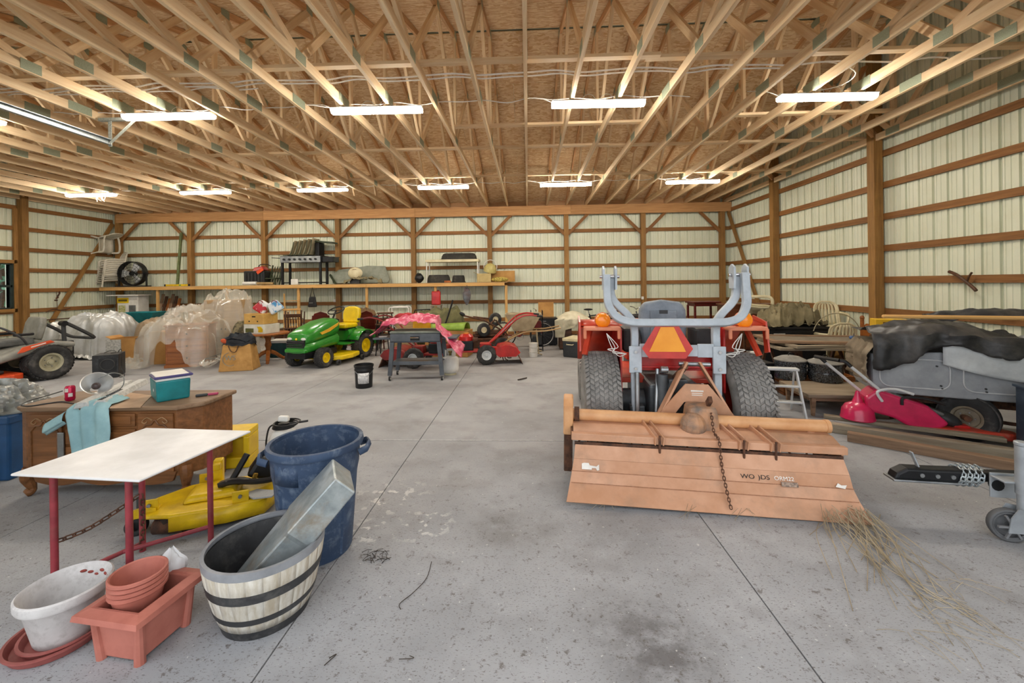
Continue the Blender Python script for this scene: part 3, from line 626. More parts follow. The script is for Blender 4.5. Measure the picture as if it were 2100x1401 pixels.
zc_, yc_ = .228, .149
text('lettering', 'WO', .042, BTX, R_, (.285, yc_, zc_), (a_, 0, 0), sx=1.25); text('lettering', ')DS', .042, BTX, R_, (.395, yc_, zc_), (a_, 0, 0), sx=1.25)
text('lettering', 'ORM22', .038, WTX, R_, (.53, yc_, zc_), (a_, 0, 0), sx=1.1)
MB().box((0, 0, 0), (.11, .03, .003)).build('worn_decal', mat('torn_dark_decal', '4b403a', 'b49a86', sc_=60), R_, 0, loc=(.56, .131, .197), r=(a_, 0, 0))
MB().prism([(0, 0), (.075, 0), (.075, .012), (.105, .012), (.115, -.004), (.13, 0), (.13, .04), (.11, .025), (.06, .03), (.05, .05), (.06, .065), (.03, .062), (.015, .045), (0, .04)], 0, .002, 'xy').build('torn_sticker', WTX, R_, 0, loc=(-.905, .139, .207), r=(a_, 0, 0))
MB().prism([(0, 0), (.06, -.01), (.075, .015), (.04, .012), (.02, .025)], 0, .002, 'xy').build('small_sticker', WTX, R_, 0, loc=(.86, .137, .2), r=(a_, 0, 0))
# hanging chain
def chain(parent, pts, L=.03, r=.0034, wd=.018, material=None, name='chain_link'):
    P = spline(pts, 12); D = [0]
    for a, b_ in zip(P[:-1], P[1:]): D.append(D[-1] + (b_ - a).length)
    k = 0; d = 0; st = L * .78
    prof = []
    for i in range(10):
        a = 2 * pi * i / 10; prof.append(Vector((cos(a) * wd / 2, 0, sin(a) * wd / 2 + (L - wd) / 2 * (1 if sin(a) > 0 else -1))))
    me = MB().tube(prof, r, 5, closed=True).mesh(name, material or RUST, 60)
    while d + st < D[-1]:
        i = max(j for j in range(len(D)) if D[j] <= d + st / 2); i = min(i, len(P) - 2); t = (P[i + 1] - P[i]).normalized(); c = P[i] + t * (d + st / 2 - D[i])
        x, y, z = basis(t); M = Matrix((x, y, z)).transposed().to_4x4() @ Matrix.Rotation(radians(90 * (k % 2) + 20), 4, 'Z')
        o = bpy.data.objects.new(name, me); COL.objects.link(o); o.parent = parent; o.matrix_local = Matrix.Translation(c) @ M; d += st; k += 1
chain(R_, [(.1, .47, .67), (.1, .36, .6), (.1, .3, .49), (.105, .2, .455), (.11, .16, .3), (.115, .08, .16), (.12, -.01, .05)])
MB().bar((.1, .45, .66), (.1, .38, .72), .03, .05).build('chain_anchor', RUST, R_, 0, .005)
MB().cyl((-.95, .45, .24), (.95, .45, .24), .05).build('rotor_shaft', RUST, R_)
q = MB()
for k in range(26):
    x = -.92 + k * .0735; a = k * 1.1; q.tube([(x, .45 + cos(a) * .05, .24 + sin(a) * .05), (x, .45 + cos(a) * .16, .24 + sin(a) * .16), (x + .05 * (-1) ** k, .45 + cos(a + .3) * .19, .24 + sin(a + .3) * .19)], .008, 4)
q.build('tine_set', RUST, R_)['kind'] = 'stuff'
# dry grass trailing from the tiller
STRAW = mat('dry_straw', 'b3a58a', '8d7f66', rough=.95, rnd=.2); rg = random.Random(3); q = MB()
for k in range(70):
    p0 = fl(1680 + rg.random() * 110, 1062 + rg.random() * 14); d = fl(1940, 1290) - fl(1745, 1075); d.z = 0; L_ = rg.random() ** 1.5 * 1.0 + .1
    if k < 30: p0 = fl(1735 + rg.random() * 50, 1070); 
    e = p0 + d * L_ + Vector((rg.gauss(0, .13), rg.gauss(0, .13), 0)); m_ = p0.lerp(e, .4) + Vector((rg.gauss(0, .06), rg.gauss(0, .06), rg.random() * .03 + .01))
    p0.z = .004 + rg.random() * .10; e.z = .004; q.tube(spline([p0, m_, e], 4), (.0016 + .0010 * rg.random()), 3, cap=False)
for k in range(34):
    p0 = fl(1690 + rg.random() * 90, 1066 + rg.random() * 10); e = p0 + Vector((rg.gauss(0, .06), -abs(rg.gauss(0, .08)), 0)); p0.z = .08; e.z = .003; q.tube([p0, (p0 + e) / 2 + Vector((0, 0, .02)), e], .0011, 3, cap=False)
for (x, y) in ((1240, 1040), (1425, 1050), (1530, 1060)):
    for k in range(5):
        p0 = fl(x + rg.uniform(-20, 20), y); e = p0 + Vector((rg.gauss(-.04, .06), -abs(rg.gauss(.05, .05)), 0)); p0.z = .06; e.z = .003; q.tube([p0, e], .0013, 3, cap=False)
for k in range(40):
    p0 = fl(1850 + rg.random() * 120, 1180 + rg.random() * 120); e = p0 + Vector((rg.gauss(.05, .1), rg.gauss(-.1, .1), 0)); p0.z = e.z = .003; q.tube(spline([p0, (p0 + e) / 2 + Vector((rg.gauss(0, .02), rg.gauss(0, .02), .006)), e], 3), .0012, 3, cap=False)
tag(q.build('dry_grass', STRAW, None, 0, fix=False), 'tangle of dry grass trailing on the floor from under the tiller', 'dry grass', kind='stuff')
# ================================================================== DESK AND WHAT LIES ON IT
def tarp(name, label, cat, material, x0, x1, y0, y1, hf, nx=60, ny=50, amp=.03, fs=3., parent=None, seed=0, solid=.003, group=None, smooth=35, zmin=.004, ripple=.0):
    def fn(u, v):
        x = x0 + (x1 - x0) * u; y = y0 + (y1 - y0) * v; z = hf(x, y)
        n = fbm(x * fs + seed, y * fs, seed) ; n2 = abs(fbm(x * fs * 2.1 + 9, y * fs * 2.1 + seed, 3.3)); k = amp if z > zmin + .02 else amp * .3
        rg_ = (1 - abs(fbm(x * fs * .9 + 3 + seed, y * fs * .9, 5.5, 2))) ** 4 - .35
        z = z + k * .7 * n + k * .5 * n2 + k * 1.5 * rg_
        return Vector((x + amp * .8 * fbm(x * fs, y * fs, 7.7 + seed), y + amp * .8 * fbm(x * fs, y * fs, 17.7 + seed), max(z, zmin)))
    o = MB().grid(nx, ny, fn).build(name, material, parent, smooth, solid=solid, fix=False)
    return tag(o, label, cat, group) if label else o
def smax(vals, k=.05):
    m = max(vals); return m + k * math.log(sum(math.exp((v - m) / k) for v in vals))
def hump(x, y, cx, cy, rx, ry, h, p=4): 
    d = abs((x - cx) / rx) ** p + abs((y - cy) / ry) ** p; return h * max(0., 1 - d) ** (1 / p) if d < 1 else 0.
dk = thing('desk', 'carved dark walnut desk with cabriole feet beside the white-topped table', 'desk', (-3.37, 3.17, 0), 1.5)
hwd, dp, H = .70, .47, .72
top = [(-hwd - .03, .02), (-hwd + .06, -.03), (hwd - .1, -.03), (hwd + .03, .1), (hwd + .03, dp + .02), (-hwd - .03, dp + .02)]
MB().prism(top, H - .035, H, 'xy').build('desk_top', wood('dusty_walnut_top', '94795f', '6f543c', rough=.6), dk, 0, .012, bseg=3)
body = [(-hwd, .03), (-hwd + .07, 0), (hwd - .12, 0), (hwd, .12), (hwd, dp), (-hwd, dp)]
MB().prism(body, .16, H - .035, 'xy').build('body', W_DESK, dk, 0, .006)
def door_panel(x0, x1, z0, z1, carve=True, knob=False):
    d = MB().box(((x0 + x1) / 2, -.008, (z0 + z1) / 2), (x1 - x0, .018, z1 - z0)).build('door', W_DESK, dk, 0, .005)
    xi0, xi1, zi0, zi1 = x0 + .03, x1 - .03, z0 + .03, z1 - .03; xm = (xi0 + xi1) / 2
    ar = [(xi0, -.018, zi1 - .1), (xi0 + (xm - xi0) * .35, -.018, zi1 - .06), (xm - .03, -.018, zi1 - .055), (xm, -.018, zi1 - .02), (xm + .03, -.018, zi1 - .055), (xi1 - (xi1 - xm) * .35, -.018, zi1 - .06), (xi1, -.018, zi1 - .1)]
    MB().tube([(xi0, -.018, zi0)] + spline(ar, 4) + [(xi1, -.018, zi0), (xi0, -.018, zi0)], .007, 6).build('panel_moulding', W_DESK, d)
    if carve:
        for k, sx in enumerate((-1, 1)):
            MB().tube(spline([(xm + sx * .02, -.02, zi1 - .02), (xm + sx * .06, -.02, zi1 + .0), (xm + sx * .1, -.02, zi1 - .03), (xm + sx * .08, -.02, zi1 - .045), (xm + sx * .06, -.02, zi1 - .03)], 4), .005, 5).build('carving', wood('worn_carving', 'a5825c', '7d5c3c', rough=.6), d)
    return d
door_panel(-.60, -.33, .2, .66); d2 = door_panel(.28, .56, .2, .66)
for z0, z1 in ((.56, .66), (.42, .54), (.2, .4)):
    dr_ = MB().box((-.025, -.006, (z0 + z1) / 2), (.56, .016, z1 - z0)).build('drawer', W_DESK, dk, 0, .006)
    for sx in (-1, 1): MB().box((-.025 + sx * .14, -.016, (z0 + z1) / 2), (.22, .008, (z1 - z0) * .6)).build('drawer_panel', W_DESK, dr_, 0, .008)
MB().box((-.33, -.02, .42), (.05, .012, .2)).build('lock_plate', STEEL, dk, 0, .004)
q = MB(); n = 24
ap = [(-.55 + 1.1 * i / n, .16 - .035 - .03 * abs(sin(3 * pi * i / n))) for i in range(n + 1)]
MB().prism([(-.58, .2)] + ap + [(.58, .2)], -.012, .012, 'xz').build('scalloped_apron', W_DESK, dk, 0, .004)
for x, y, s in ((-.63, .03, -1), (.60, .06, 1)):
    MB().tube(spline([(x, y, .22), (x + s * .015, y - .015, .15), (x, y, .08), (x + s * .0, y - .0, .045), (x + s * .015, y - .03, .025)], 5), [.05] * 3 + [.048, .046, .044, .042, .038, .036, .034, .032, .03, .028, .028, .03, .032, .034, .034, .034, .03, .026], 10).build('cabriole_foot', W_DESK, dk)
for x in (-.64, .64): MB().cyl((x, dp - .05, .17), (x, dp - .05, 0), .03, .02, n=8).build('back_leg', W_DESK, dk)
DT = .72
# teal cooler
c = at(352, 822, 3.33)
co = thing('cooler', 'small teal cooler with white lid and purple handle on the desk', 'cooler', (c.x - .1, 3.43, DT), 50)
MB().box((0, 0, .085), (.215, .31, .17), tap=1.06).build('body', mat('teal_plastic', '1b8488', '146c70', rough=.4), co, 0, .014, bseg=3)
MB().box((0, 0, .188), (.232, .332, .04), tap=.96).build('lid', WHT, co, 0, .01)
MB().tube([(-.12, .05, .2), (-.12, -.17, .2), (.12, -.17, .2), (.12, .05, .2)], .011, 6).build('handle', mat('purple_plastic', '4a4478', '3d3866', rough=.45), co, 40)
text('logo', 'bla', .03, WHT, co, (-.116, -.06, .09), (90, 0, -90), .001)
# drink can
c = fl(133, 824, DT); k = thing('drink_can', 'red and white drink can standing on the desk', 'can', (c.x, c.y + .04, DT))
MB().lathe([(0, 0), (.026, 0), (.033, .012), (.033, .108), (.027, .12), (.026, .116), (0, .116)], 20).build('body', mat('red_can_paint', 'c81f4a', 'b51a40', rough=.25, metal=.3), k)
for i, (a0, z) in enumerate(((200, .03), (255, .075), (300, .035))): MB().lathe([(.0335, z), (.0335, z + .03)], 8, a0=radians(a0), a1=radians(a0 + 45)).build('white_patch', WHT, k, 0)
# clamp lamp bowl with loop cord
c = fl(172, 822, DT); l_ = thing('clamp_lamp', 'aluminium clamp lamp bowl lying tilted on the desk beside the shirt', 'lamp', (c.x, c.y + .12, DT))
MB().lathe([(.025, 0), (.04, .01), (.08, .06), (.105, .11), (.107, .112), (.1, .11), (.075, .06), (.03, .012)], 24, (-.04, .0, .06), (.62, -.35, .55)).build('reflector', mat('brushed_bowl', 'd6d6d4', 'c2c2c0', rough=.3, metal=.5), l_)
MB().ell((.01, -.03, .1), (.06, .06, .06)).build('bulb', mat('dark_bulb', '5a4d4a', '40363a', rough=.3), l_); MB().tube(spline([(.02, -.02, .16), (.1, .02, .2), (.18, .04, .17), (.19, .02, .08), (.14, -.04, .03), (.06, -.05, .02)], 5), .004, 6).build('wire_guard', STEEL, l_)
# fluorescent fixture body lying on the desk
p0, p1 = fl(222, 832, DT), fl(298, 790, DT); f = thing('light_fixture', 'pair of long dusty fluorescent reflectors lying across the desk', 'light fixture', (0, 0, 0))
dv = (p1 - p0).normalized(); nv = Vector((0, 0, 1)).cross(dv)
for i in range(2):
    o = nv * (.05 + .11 * i); q = MB(); 
    prof = [(-.05, .0), (-.03, .045), (.03, .045), (.05, 0)]
    vs = []
    for P_ in (p0 + o, p1 + o + dv * .1):
        vs += [P_ + nv * a + Vector((0, 0, b_)) for a, b_ in prof]
    q.add(vs, [(0, 1, 5, 4), (1, 2, 6, 5), (2, 3, 7, 6), (0, 4, 7, 3), (0, 3, 2, 1), (4, 5, 6, 7)]); q.build('reflector', mat('dusty_enamel', 'c9cac8', 'a5a6a4', rough=.5, sc_=30), f, 0, .004)
for i in range(14): P_ = p0 + nv * .06 + dv * (.03 + .028 * i) + Vector((0, 0, .047)); MB().box(P_, (.006, .03, .004), Matrix((dv, nv, Vector((0, 0, 1)))).transposed()).build('slot', DGREY, f, 0)
# cardboard sheet, cord, knife
pc = [fl(x, y, DT) for x, y in ((225, 838), (288, 836), (312, 812), (265, 806), (240, 818))]
tag(MB().prism([(p.x, p.y) for p in pc], DT, DT + .004, 'xy').build('cardboard_sheet', mat('pale_card', 'c3a488', 'ad8e72', rough=.9), None, 0), 'pale cardboard sheet lying flat under the cooler on the desk', 'cardboard')
cp = [fl(x, y, DT + .005) for x, y in ((128, 802), (95, 812), (60, 822), (44, 830), (60, 833), (95, 828), (128, 824), (150, 828))]
tag(MB().tube(spline(cp, 6), .005, 6).build('power_cord', DGREY, None), 'dark grey power cord looped on the desk beside the drink can', 'cord')
kn = thing('utility_knife', 'utility knife with pink handle lying at the desk corner', 'knife', fl(424, 812, DT), 32)
MB().box((.045, 0, .012), (.075, .022, .02)).build('handle', mat('pink_grip', 'c2466a', 'a93a5a', rough=.4), kn, 0, .006); MB().box((-.035, 0, .012), (.085, .026, .022)).build('sleeve', DGREY, kn, 0, .008)
# shirt over the front edge
def shirt(u, v):
    pxs = [(170, 800), (228, 806)]; 
    L_ = v * .62; w_ = .17 + .05 * sin(v * 3) - .06 * max(0, v - .55); x = -3.45 + (u - .5) * 2 * w_ * .72 - .03 * v + .05 * (v > .0) * v
    fold = .012 * sin(u * 19 + 3 * v) + .012 * fbm(u * 5, v * 4, 2.)
    if L_ < .2: return Vector((x, 3.34 - L_, DT + .012 + abs(fold) * .9 + .02 * sin(u * pi)))
    d_ = L_ - .2; return Vector((x + .02 * sin(d_ * 8), 3.135 - .015 * min(1, d_ * 20) - .014 * (1 + sin(u * 16 + 1.5)) - fold * .6, DT - d_ + .0))
sh = thing('shirt', 'light blue shirt hanging over the front edge of the desk', 'shirt', (-3.5, 3.13, 0))
SH = mat('light_blue_cotton', 'a3c8cd', '8ab0b8', rough=.9, bump=.1, bsc=60)
q = MB().grid(26, 30, lambda u, v: shirt(u, v) - Vector((-3.5, 3.13, 0))); q.build('body', SH, sh, 60, solid=.004, fix=False)
MB().grid(10, 10, lambda u, v: Vector((-.1 - .16 * v, -.035 - .03 * sin(u * pi), .70 - .1 * u - .09 * v + .01 * sin(u * 9)))).build('sleeve', SH, sh, 60, solid=.004, fix=False)
# ================================================================== BLUE TOTE AND SILVER TARP at the left
p = fl(33, 982); tt = thing('storage_tote', 'tall blue plastic tote under a silver tarp beside the desk', 'tote', (p.x - .33, p.y + .12, 0), 8)
BLU = mat('blue_tote_plastic', '1f4f80', '19426c', rough=.45)
MB().box((0, 0, .28), (.6, .42, .56), tap=1.05).build('body', BLU, tt, 0, .02); MB().box((0, 0, .53), (.66, .48, .07)).build('rim', BLU, tt, 0, .012)
for x in (-.2, 0, .2): MB().box((x, -.222, .25), (.03, .02, .42)).build('rib', BLU, tt, 0, .006)
tp = thing('tarp_bundle', 'crumpled silver tarp bundle heaped on the blue tote', 'tarp', (p.x - .36, p.y + .12, .566), 0)
TARPS = mat('silver_tarp', 'a9aaa6', '8a8b86', rough=.35, metal=.25, sc_=7, bump=.2)
q = MB(); nu, nv2 = 40, 20
def bun(u, v):
    a = 2 * pi * u; t = pi * (.5 - .5 * v) if False else v * pi / 2; r = .40 * cos(t) ** .6 if v < 1 else 0.
    n = 1 + .12 * fbm(cos(a) * 2.2, sin(a) * 2.2, v * 3) + .12 * ((1 - abs(fbm(cos(a) * 4, sin(a) * 4, v * 4, 2))) ** 3 - .4); return Vector((cos(a) * r * n * 1.0, sin(a) * r * n * .62, max(0, (.25 * sin(t) * n))))
q.grid(90, 40, bun); q.build('sheet', TARPS, tp, 30)
# ================================================================== WHITE-TOPPED TABLE WITH RED PIPE LEGS
TZ = .70; cs = [fl(x, y, TZ) for x, y in ((20, 972), (285, 985), (515, 883), (300, 877))]; cen = sum(cs, Vector()) / 4
tb_ = thing('work_table', 'white-topped table on red pipe legs with a chain between two legs', 'table', (cen.x, cen.y, 0))
MB().prism([(c.x - cen.x, c.y - cen.y) for c in cs], TZ - .014, TZ, 'xy').build('table_top', mat('white_laminate', 'e4e3e3', 'd6d5d4', rough=.35, dirt='b4b2b0', damt=.2), tb_, 0, .012, bseg=3)
REDP = mat('chipped_red_paint', '9c3a42', '7c2a32', rough=.5, dirt='6b4a3f', damt=.5, dsc=9); lg = {}
for n_, x, y in (('a', 110, 2.17), ('b', 264, 2.12), ('c', 291, 2.52), ('d', 431, 2.62)):
    P_ = at(x, 990, y); lg[n_] = Vector((P_.x - cen.x, y - cen.y, 0)); MB().cyl(lg[n_], lg[n_] + Vector((0, 0, TZ - .014)), .0165, n=14).build('pipe_leg', REDP, tb_)
for a, b_ in (('a', 'c'), ('b', 'd')): MB().cyl(lg[a] + Vector((0, 0, TZ - .03)), lg[b_] + Vector((0, 0, TZ - .03)), .014, n=10).build('top_rail', REDP, tb_)
MB().cyl(lg['c'].lerp(lg['a'], .25) + Vector((0, 0, .05)), lg['d'] + Vector((0, 0, .1)), .013, n=12).build('stretcher', REDP, tb_); MB().cyl(lg['a'] + Vector((0, 0, .05)), lg['c'] + Vector((0, 0, .05)), .013, n=12).build('stretcher', REDP, tb_)
a0, c0 = lg['a'] + Vector((0, 0, .27)), lg['c'] + Vector((0, 0, .36)); chain(tb_, [a0, a0.lerp(c0, .4) + Vector((0, 0, -.03)), c0], L=.05, r=.0042, wd=.024)
chain(tb_, [lg['c'] + Vector((.012, -.012, .36)), lg['c'] + Vector((.016, -.014, .15)), lg['c'] + Vector((.0, -.014, .01))], L=.04, r=.004, wd=.022)
# ================================================================== YELLOW CRATE, MOWER DECK, SPRAYER
p = fl(482, 968); yc = thing('plastic_crate', 'yellow plastic crate with a recessed side standing behind the desk', 'crate', (p.x - .1, p.y + .16, 0), 12)
YP = mat('yellow_plastic', 'e3c01c', 'cfaa12', rough=.4)
for z, h in ((.05, .1), (.31, .06)): MB().box((0, 0, z), (.3, .22, h)).build('band', YP, yc, 0, .012)
for sx in (-1, 1): MB().box((sx * .125, 0, .19), (.05, .22, .19)).build('stile', YP, yc, 0, .012)
MB().box((0, .02, .19), (.2, .14, .2)).build('recess', mat('yellow_plastic_inner', 'caa61a', 'b8930f', rough=.5), yc, 0)
p = fl(430, 1075); md = thing('mower_deck', 'detached yellow mower deck with gauge wheel on the floor behind the white-topped table', 'mower deck', (p.x - .04, p.y + .1, 0), 24)
dkp = [(-.36, -.16), (-.2, -.22), (.12, -.24), (.34, -.2), (.42, 0), (.36, .2), (.1, .26), (-.2, .24), (-.38, .1)]
MB().prism(dkp, .13, .16, 'xy').build('shell_top', YEL, md, 0, .02, bseg=3)
q = MB(); n = len(dkp); q.add([(x, y, z) for z in (.05, .145) for x, y in dkp], [(i, (i + 1) % n, n + (i + 1) % n, n + i) for i in range(1, n - 1)]); q.build('shell_skirt', YEL, md, 30, solid=.006)
MB().box((.0, .02, .185), (.34, .26, .05), tap=.8).build('belt_cover', YEL, md, 0, .02); MB().ell((.1, .05, .205), (.2, .12, .05)).build('grass_stain', mat('dried_clippings', '7d6f5a', '5a4d3c', rough=.95, bump=.5), md)
for x, y in ((-.34, -.1), (.2, -.2), (-.1, .22)):
    b = MB().box((x, y, .19), (.1, .012, .09)).box((x, y + .03, .165), (.1, .07, .01)).build('bracket', YEL, md, 0, .004); MB().cyl((x, y - .02, .2), (x, y + .03, .2), .012, n=8).build('bolt', STEEL, b)
MB().box((-.02, .2, .25), (.06, .06, .18)).box((-.02, .15, .3), (.05, .05, .05)).build('lift_post', YEL, md, 0, .008)
MB().cyl((-.40, -.07, .18), (-.40, -.07, .25), .02, n=10).build('pin', DGREY, md); MB().prism([(-.44, .13), (-.3, .13), (-.3, .18), (-.36, .2), (-.44, .18)], -.12, -.1, 'xz').build('wheel_bracket', YEL, md, 0)
wheel(md, (-.42, -.07, .065), .063, .055, .03, BLK, None, rz=90, name='gauge_wheel', lugs=False, tmat=RUB)
MB().cyl((-.3, -.12, .06), (-.12, -.17, .06), .05, n=14).build('roller', RUST, md); MB().prism([(-.2, .02), (.3, .02), (.34, .12), (-.26, .12)], -.18, -.1, 'xz').build('underside', mat('caked_dirt', '4b4038', '332a24', rough=1., bump=.6), md, 0)
bp = fl(500, 975, .21); vb = thing('vacuum_parts', 'heap of black hose and plastic tool parts on the yellow mower deck', 'tool parts', (md.location.x + .22, md.location.y + .1, .19), 15)
MB().box((.05, .08, .09), (.2, .14, .15), rot(10, 20, 15), tap=.7).build('motor_cover', BLK, vb, 0, .03); MB().cyl((-.14, 0, .04), (-.06, .06, .2), .022, n=10).build('handle', BLK, vb)
MB().tube(spline([(-.2, -.05, .03), (-.1, -.08, .06), (.05, -.07, .04), (.15, -.02, .03), (.2, .06, .05)], 5), .02, 8).build('hose', BLK, vb); MB().ell((-.07, -.05, .05), (.2, .09, .03), rot(0, 10, 10)).build('disc', DGREY, vb); MB().box((.02, -.03, .06), (.03, .02, .05), rot(0, 20, 30)).build('brass_clip', mat('brass', 'b08a3a', '8c6c2a', rough=.4, metal=.7), vb, 0, .004)
pd = fl(520, 1000, .17); tag(MB().prism([(-.1, -.03), (.02, -.07), (.13, -.02), (.11, .06), (-.06, .05)], 0, .012, 'xy').build('pedal_plate', mat('ribbed_grey_plate', 'a9abab', '8f9191', rough=.5, sc_=80, st=(6, .3, 1)), None, 0, .003, loc=(md.location.x + .34, md.location.y - .02, .168), r=(0, 0, -10)), 'grey ribbed pedal plate lying on the yellow mower deck', 'pedal')
p = fl(572, 985); sp = thing('sprayer', 'white pump sprayer with coiled black hose behind the blue trash can', 'sprayer', (p.x, p.y + .08, 0))
MB().lathe([(0, 0), (.105, 0), (.115, .02), (.115, .34), (.09, .39), (.05, .42), (0, .425)], 26).build('tank', WHT, sp); MB().cyl((0, 0, .41), (0, 0, .46), .045).build('cap', BLK, sp)
MB().box((0, 0, .50), (.1, .05, .05), tap=.85).build('pump_handle', WHT, sp, 0, .015)
for k_ in range(4): MB().tube(arc((.01 * k_, 0, .43 + .012 * k_), .085 + .006 * k_, 0, 360, 18, 'xy')[:-1], .007, 6, closed=True).build('hose_coil', BLK, sp)
MB().tube(spline([(-.08, 0, .45), (-.12, -.02, .42), (-.14, -.03, .3), (-.135, -.03, .2)], 5), .007, 6).build('hose', BLK, sp); MB().cyl((.06, -.02, .46), (.2, .03, .47), .009).build('wand', BLK, sp)
# ================================================================== BLUE TRASH CAN
p = fl(640, 1168); tc = thing('trash_can', 'large scuffed dark blue plastic trash can behind the half barrel', 'trash can', (p.x - .07, p.y + .2, 0), 20)
SBLU = mat('scuffed_blue_plastic', '3a4d68', '2d3d56', rough=.6, dirt='8a97a5', damt=.45, dsc=14)
MB().lathe([(0, .0), (.2, 0), (.205, .01), (.228, .3), (.24, .46), (.245, .49), (.252, .52), (.262, .655), (.262, .66), (.255, .66), (.24, .5), (.222, .3), (.2, .012), (0, .012)], 40).build('barrel', SBLU, tc, 50)
MB().lathe([(.258, .64), (.278, .645), (.283, .66), (.278, .685), (.264, .69), (.255, .685), (.255, .65)], 40).build('rim', SBLU, tc, 50)
for s in (-1, 1):
    h = MB().tube([(s * .255, -.09, .6), (s * .3, -.08, .615), (s * .315, 0, .62), (s * .3, .08, .615), (s * .255, .09, .6)], .014, 6, flat=1.6).build('handle', SBLU, tc, 60)
MB().lathe([(.251, .50), (.257, .63)], 8, a0=radians(215), a1=radians(255)).build('label_panel', SBLU, tc, 30, solid=.004)
for k_ in range(4): a = radians(45 + 90 * k_); MB().bar((.206 * cos(a), .206 * sin(a), .02), (.242 * cos(a), .242 * sin(a), .47), .02, .006).build('rib', SBLU, tc, 0)
# ================================================================== HALF BARREL PLANTER AND DUCT
p = fl(500, 1308); hb = thing('half_barrel_planter', 'wooden-look half barrel planter with black hoops and a metal duct in it', 'planter', (p.x + .0, p.y + .175, 0), 0)
STV = mat('grey_stave_plastic', 'c9c5bb', 'aaa08e', rough=.7, sc_=4, st=(9, 9, .6), dirt='8c7a5f', damt=.5, dsc=4); HOOP = mat('worn_black_hoop', '3a3a3b', '242425', rough=.6, dirt='86837d', damt=.3, dsc=8)
BP = [(.19, 0), (.205, .05), (.222, .10), (.242, .18), (.258, .26), (.268, .33)]
MB().lathe([(0, 0)] + BP + [(.262, .33), (.25, .26), (.232, .16), (.2, .05), (.185, .02), (0, .02)], 44).build('tub', HOOP, hb, 50)
def rad(z):
    for (r0, z0), (r1, z1) in zip(BP[:-1], BP[1:]):
        if z0 <= z <= z1: return r0 + (r1 - r0) * (z - z0) / (z1 - z0)
ns = 24
for k_ in range(ns):
    a0, a1 = 2 * pi * k_ / ns + .0004, 2 * pi * (k_ + 1) / ns - .0004
    MB().lathe([(rad(z) + .004, z) for z in (.045, .08, .12, .2, .26, .325)], 3, a0=a0, a1=a1).build('stave', STV, hb, 30, solid=.004)
for z0, z1, o_, mm in ((.0, .048, .006, HOOP), (.09, .12, .008, HOOP), (.205, .25, .008, HOOP), (.325, .362, .006, mat('grey_rim_plastic', '8e9094', '737579', rough=.5))):
    pr = [(rad(min(z, .33)) + o_, z) for z in (z0, (z0 + z1) / 2, z1)]; MB().lathe(pr + [(pr[-1][0] - .016, z1), (pr[-1][0] - .016, z1 - .02)], 44).build('hoop' if mm is HOOP else 'rim', mm, hb, 50)
dc = thing('metal_duct', 'dented galvanised duct piece standing in the half barrel', 'duct', (p.x + .02, p.y + .175, .05), 0)
A, B = Vector((-.12, -.06, .07)), Vector((.31, .17, .56)); dv = (B - A).normalized(); sv = dv.cross(Vector((.55, -.8, .1))).normalized(); uv = sv.cross(dv)
def sect(t, a, b_): c_ = A.lerp(B, t); return [c_ + sv * sx * a + uv * sy * b_ for sx, sy in ((-1, -1), (1, -1), (1, 1), (-1, 1))]
q = MB(); S_ = [sect(0, .065, .06), sect(.3, .062, .12), sect(.52, .066, .135), sect(.55, .072, .142), sect(1, .068, .138)]
q.add([v for s in S_ for v in s], [(4 * i + j, 4 * i + (j + 1) % 4, 4 * i + 4 + (j + 1) % 4, 4 * i + 4 + j) for i in range(4) for j in range(4)] + [(0, 1, 2, 3), (16, 19, 18, 17)])
q.build('duct_body', mat('rust_streaked_galvanised', 'b3babb', '8b9496', rough=.4, metal=.55, sc_=9, dirt='8a6a30', damt=.7, dsc=5), dc, 0, .008)
# ================================================================== POTS
PW = mat('speckled_white_pot', 'cfccca', 'bcb8b6', rough=.7, dirt='6a5f5a', damt=.35, dsc=22); TER = mat('terracotta_plastic', 'b66f60', 'a05c4e', rough=.6, dirt='8a5a4c', damt=.3); TER2 = mat('rosy_saucer_plastic', '9e5650', '844540', rough=.6, dirt='b08a80', damt=.35)
p = fl(78, 1350); po = thing('white_pot', 'big speckled white flower pot with flaking paint standing in a saucer', 'flower pot', (p.x, p.y + .115, .02))
MB().lathe([(0, .0), (.105, 0), (.11, .01), (.145, .18), (.15, .185), (.163, .188), (.168, .2), (.168, .228), (.16, .234), (.152, .228), (.138, .17), (.1, .02), (0, .02)], 40).build('body', PW, po, 40)
for k_ in range(8):
    a = radians(30 + 12 * k_); r_ = .143; P_ = Vector((cos(a) * r_, sin(a) * r_, .19 + .012 * sin(k_ * 2.1))); MB().ell(P_, (.03, .012, .014), rot(0, 0, math.degrees(a) + 90), 8, 5).build('flaked_patch', mat('bare_red_patch', '9c4a40', '823a32', rough=.8), po)
for i, (r_, z, o_, lab) in enumerate(((.185, .0, -.02, 'wide rosy saucer on the floor under the smaller saucer'), (.16, .008, .0, 'rosy saucer directly under the white flower pot'))):
    s = thing('plant_saucer', lab, 'saucer', (p.x + o_, p.y + .115 - .01 * (1 - i), z))
    MB().lathe([(0, 0), (r_ - .03, 0), (r_ - .02, .004), (r_ - .008, .034), (r_, .036), (r_, .042), (r_ - .012, .042), (r_ - .028, .011), (0, .011)], 44).build('dish', TER2, s, 40)
bl = [fl(207, 1350), fl(287, 1363), fl(384, 1300)]; a_ = bl[1]; ux = (bl[0] - a_); uy = (bl[2] - a_)
pl_ = thing('planter_box', 'rectangular terracotta plastic planter with rolled rim holding nested pots', 'planter', (a_.x, a_.y, 0), math.degrees(atan2(-ux.y, -ux.x)))
w2, d2_ = ux.length, uy.length + .04; cx_, cy_ = -w2 / 2, d2_ / 2
q = MB(); HT = .235; t1 = .018
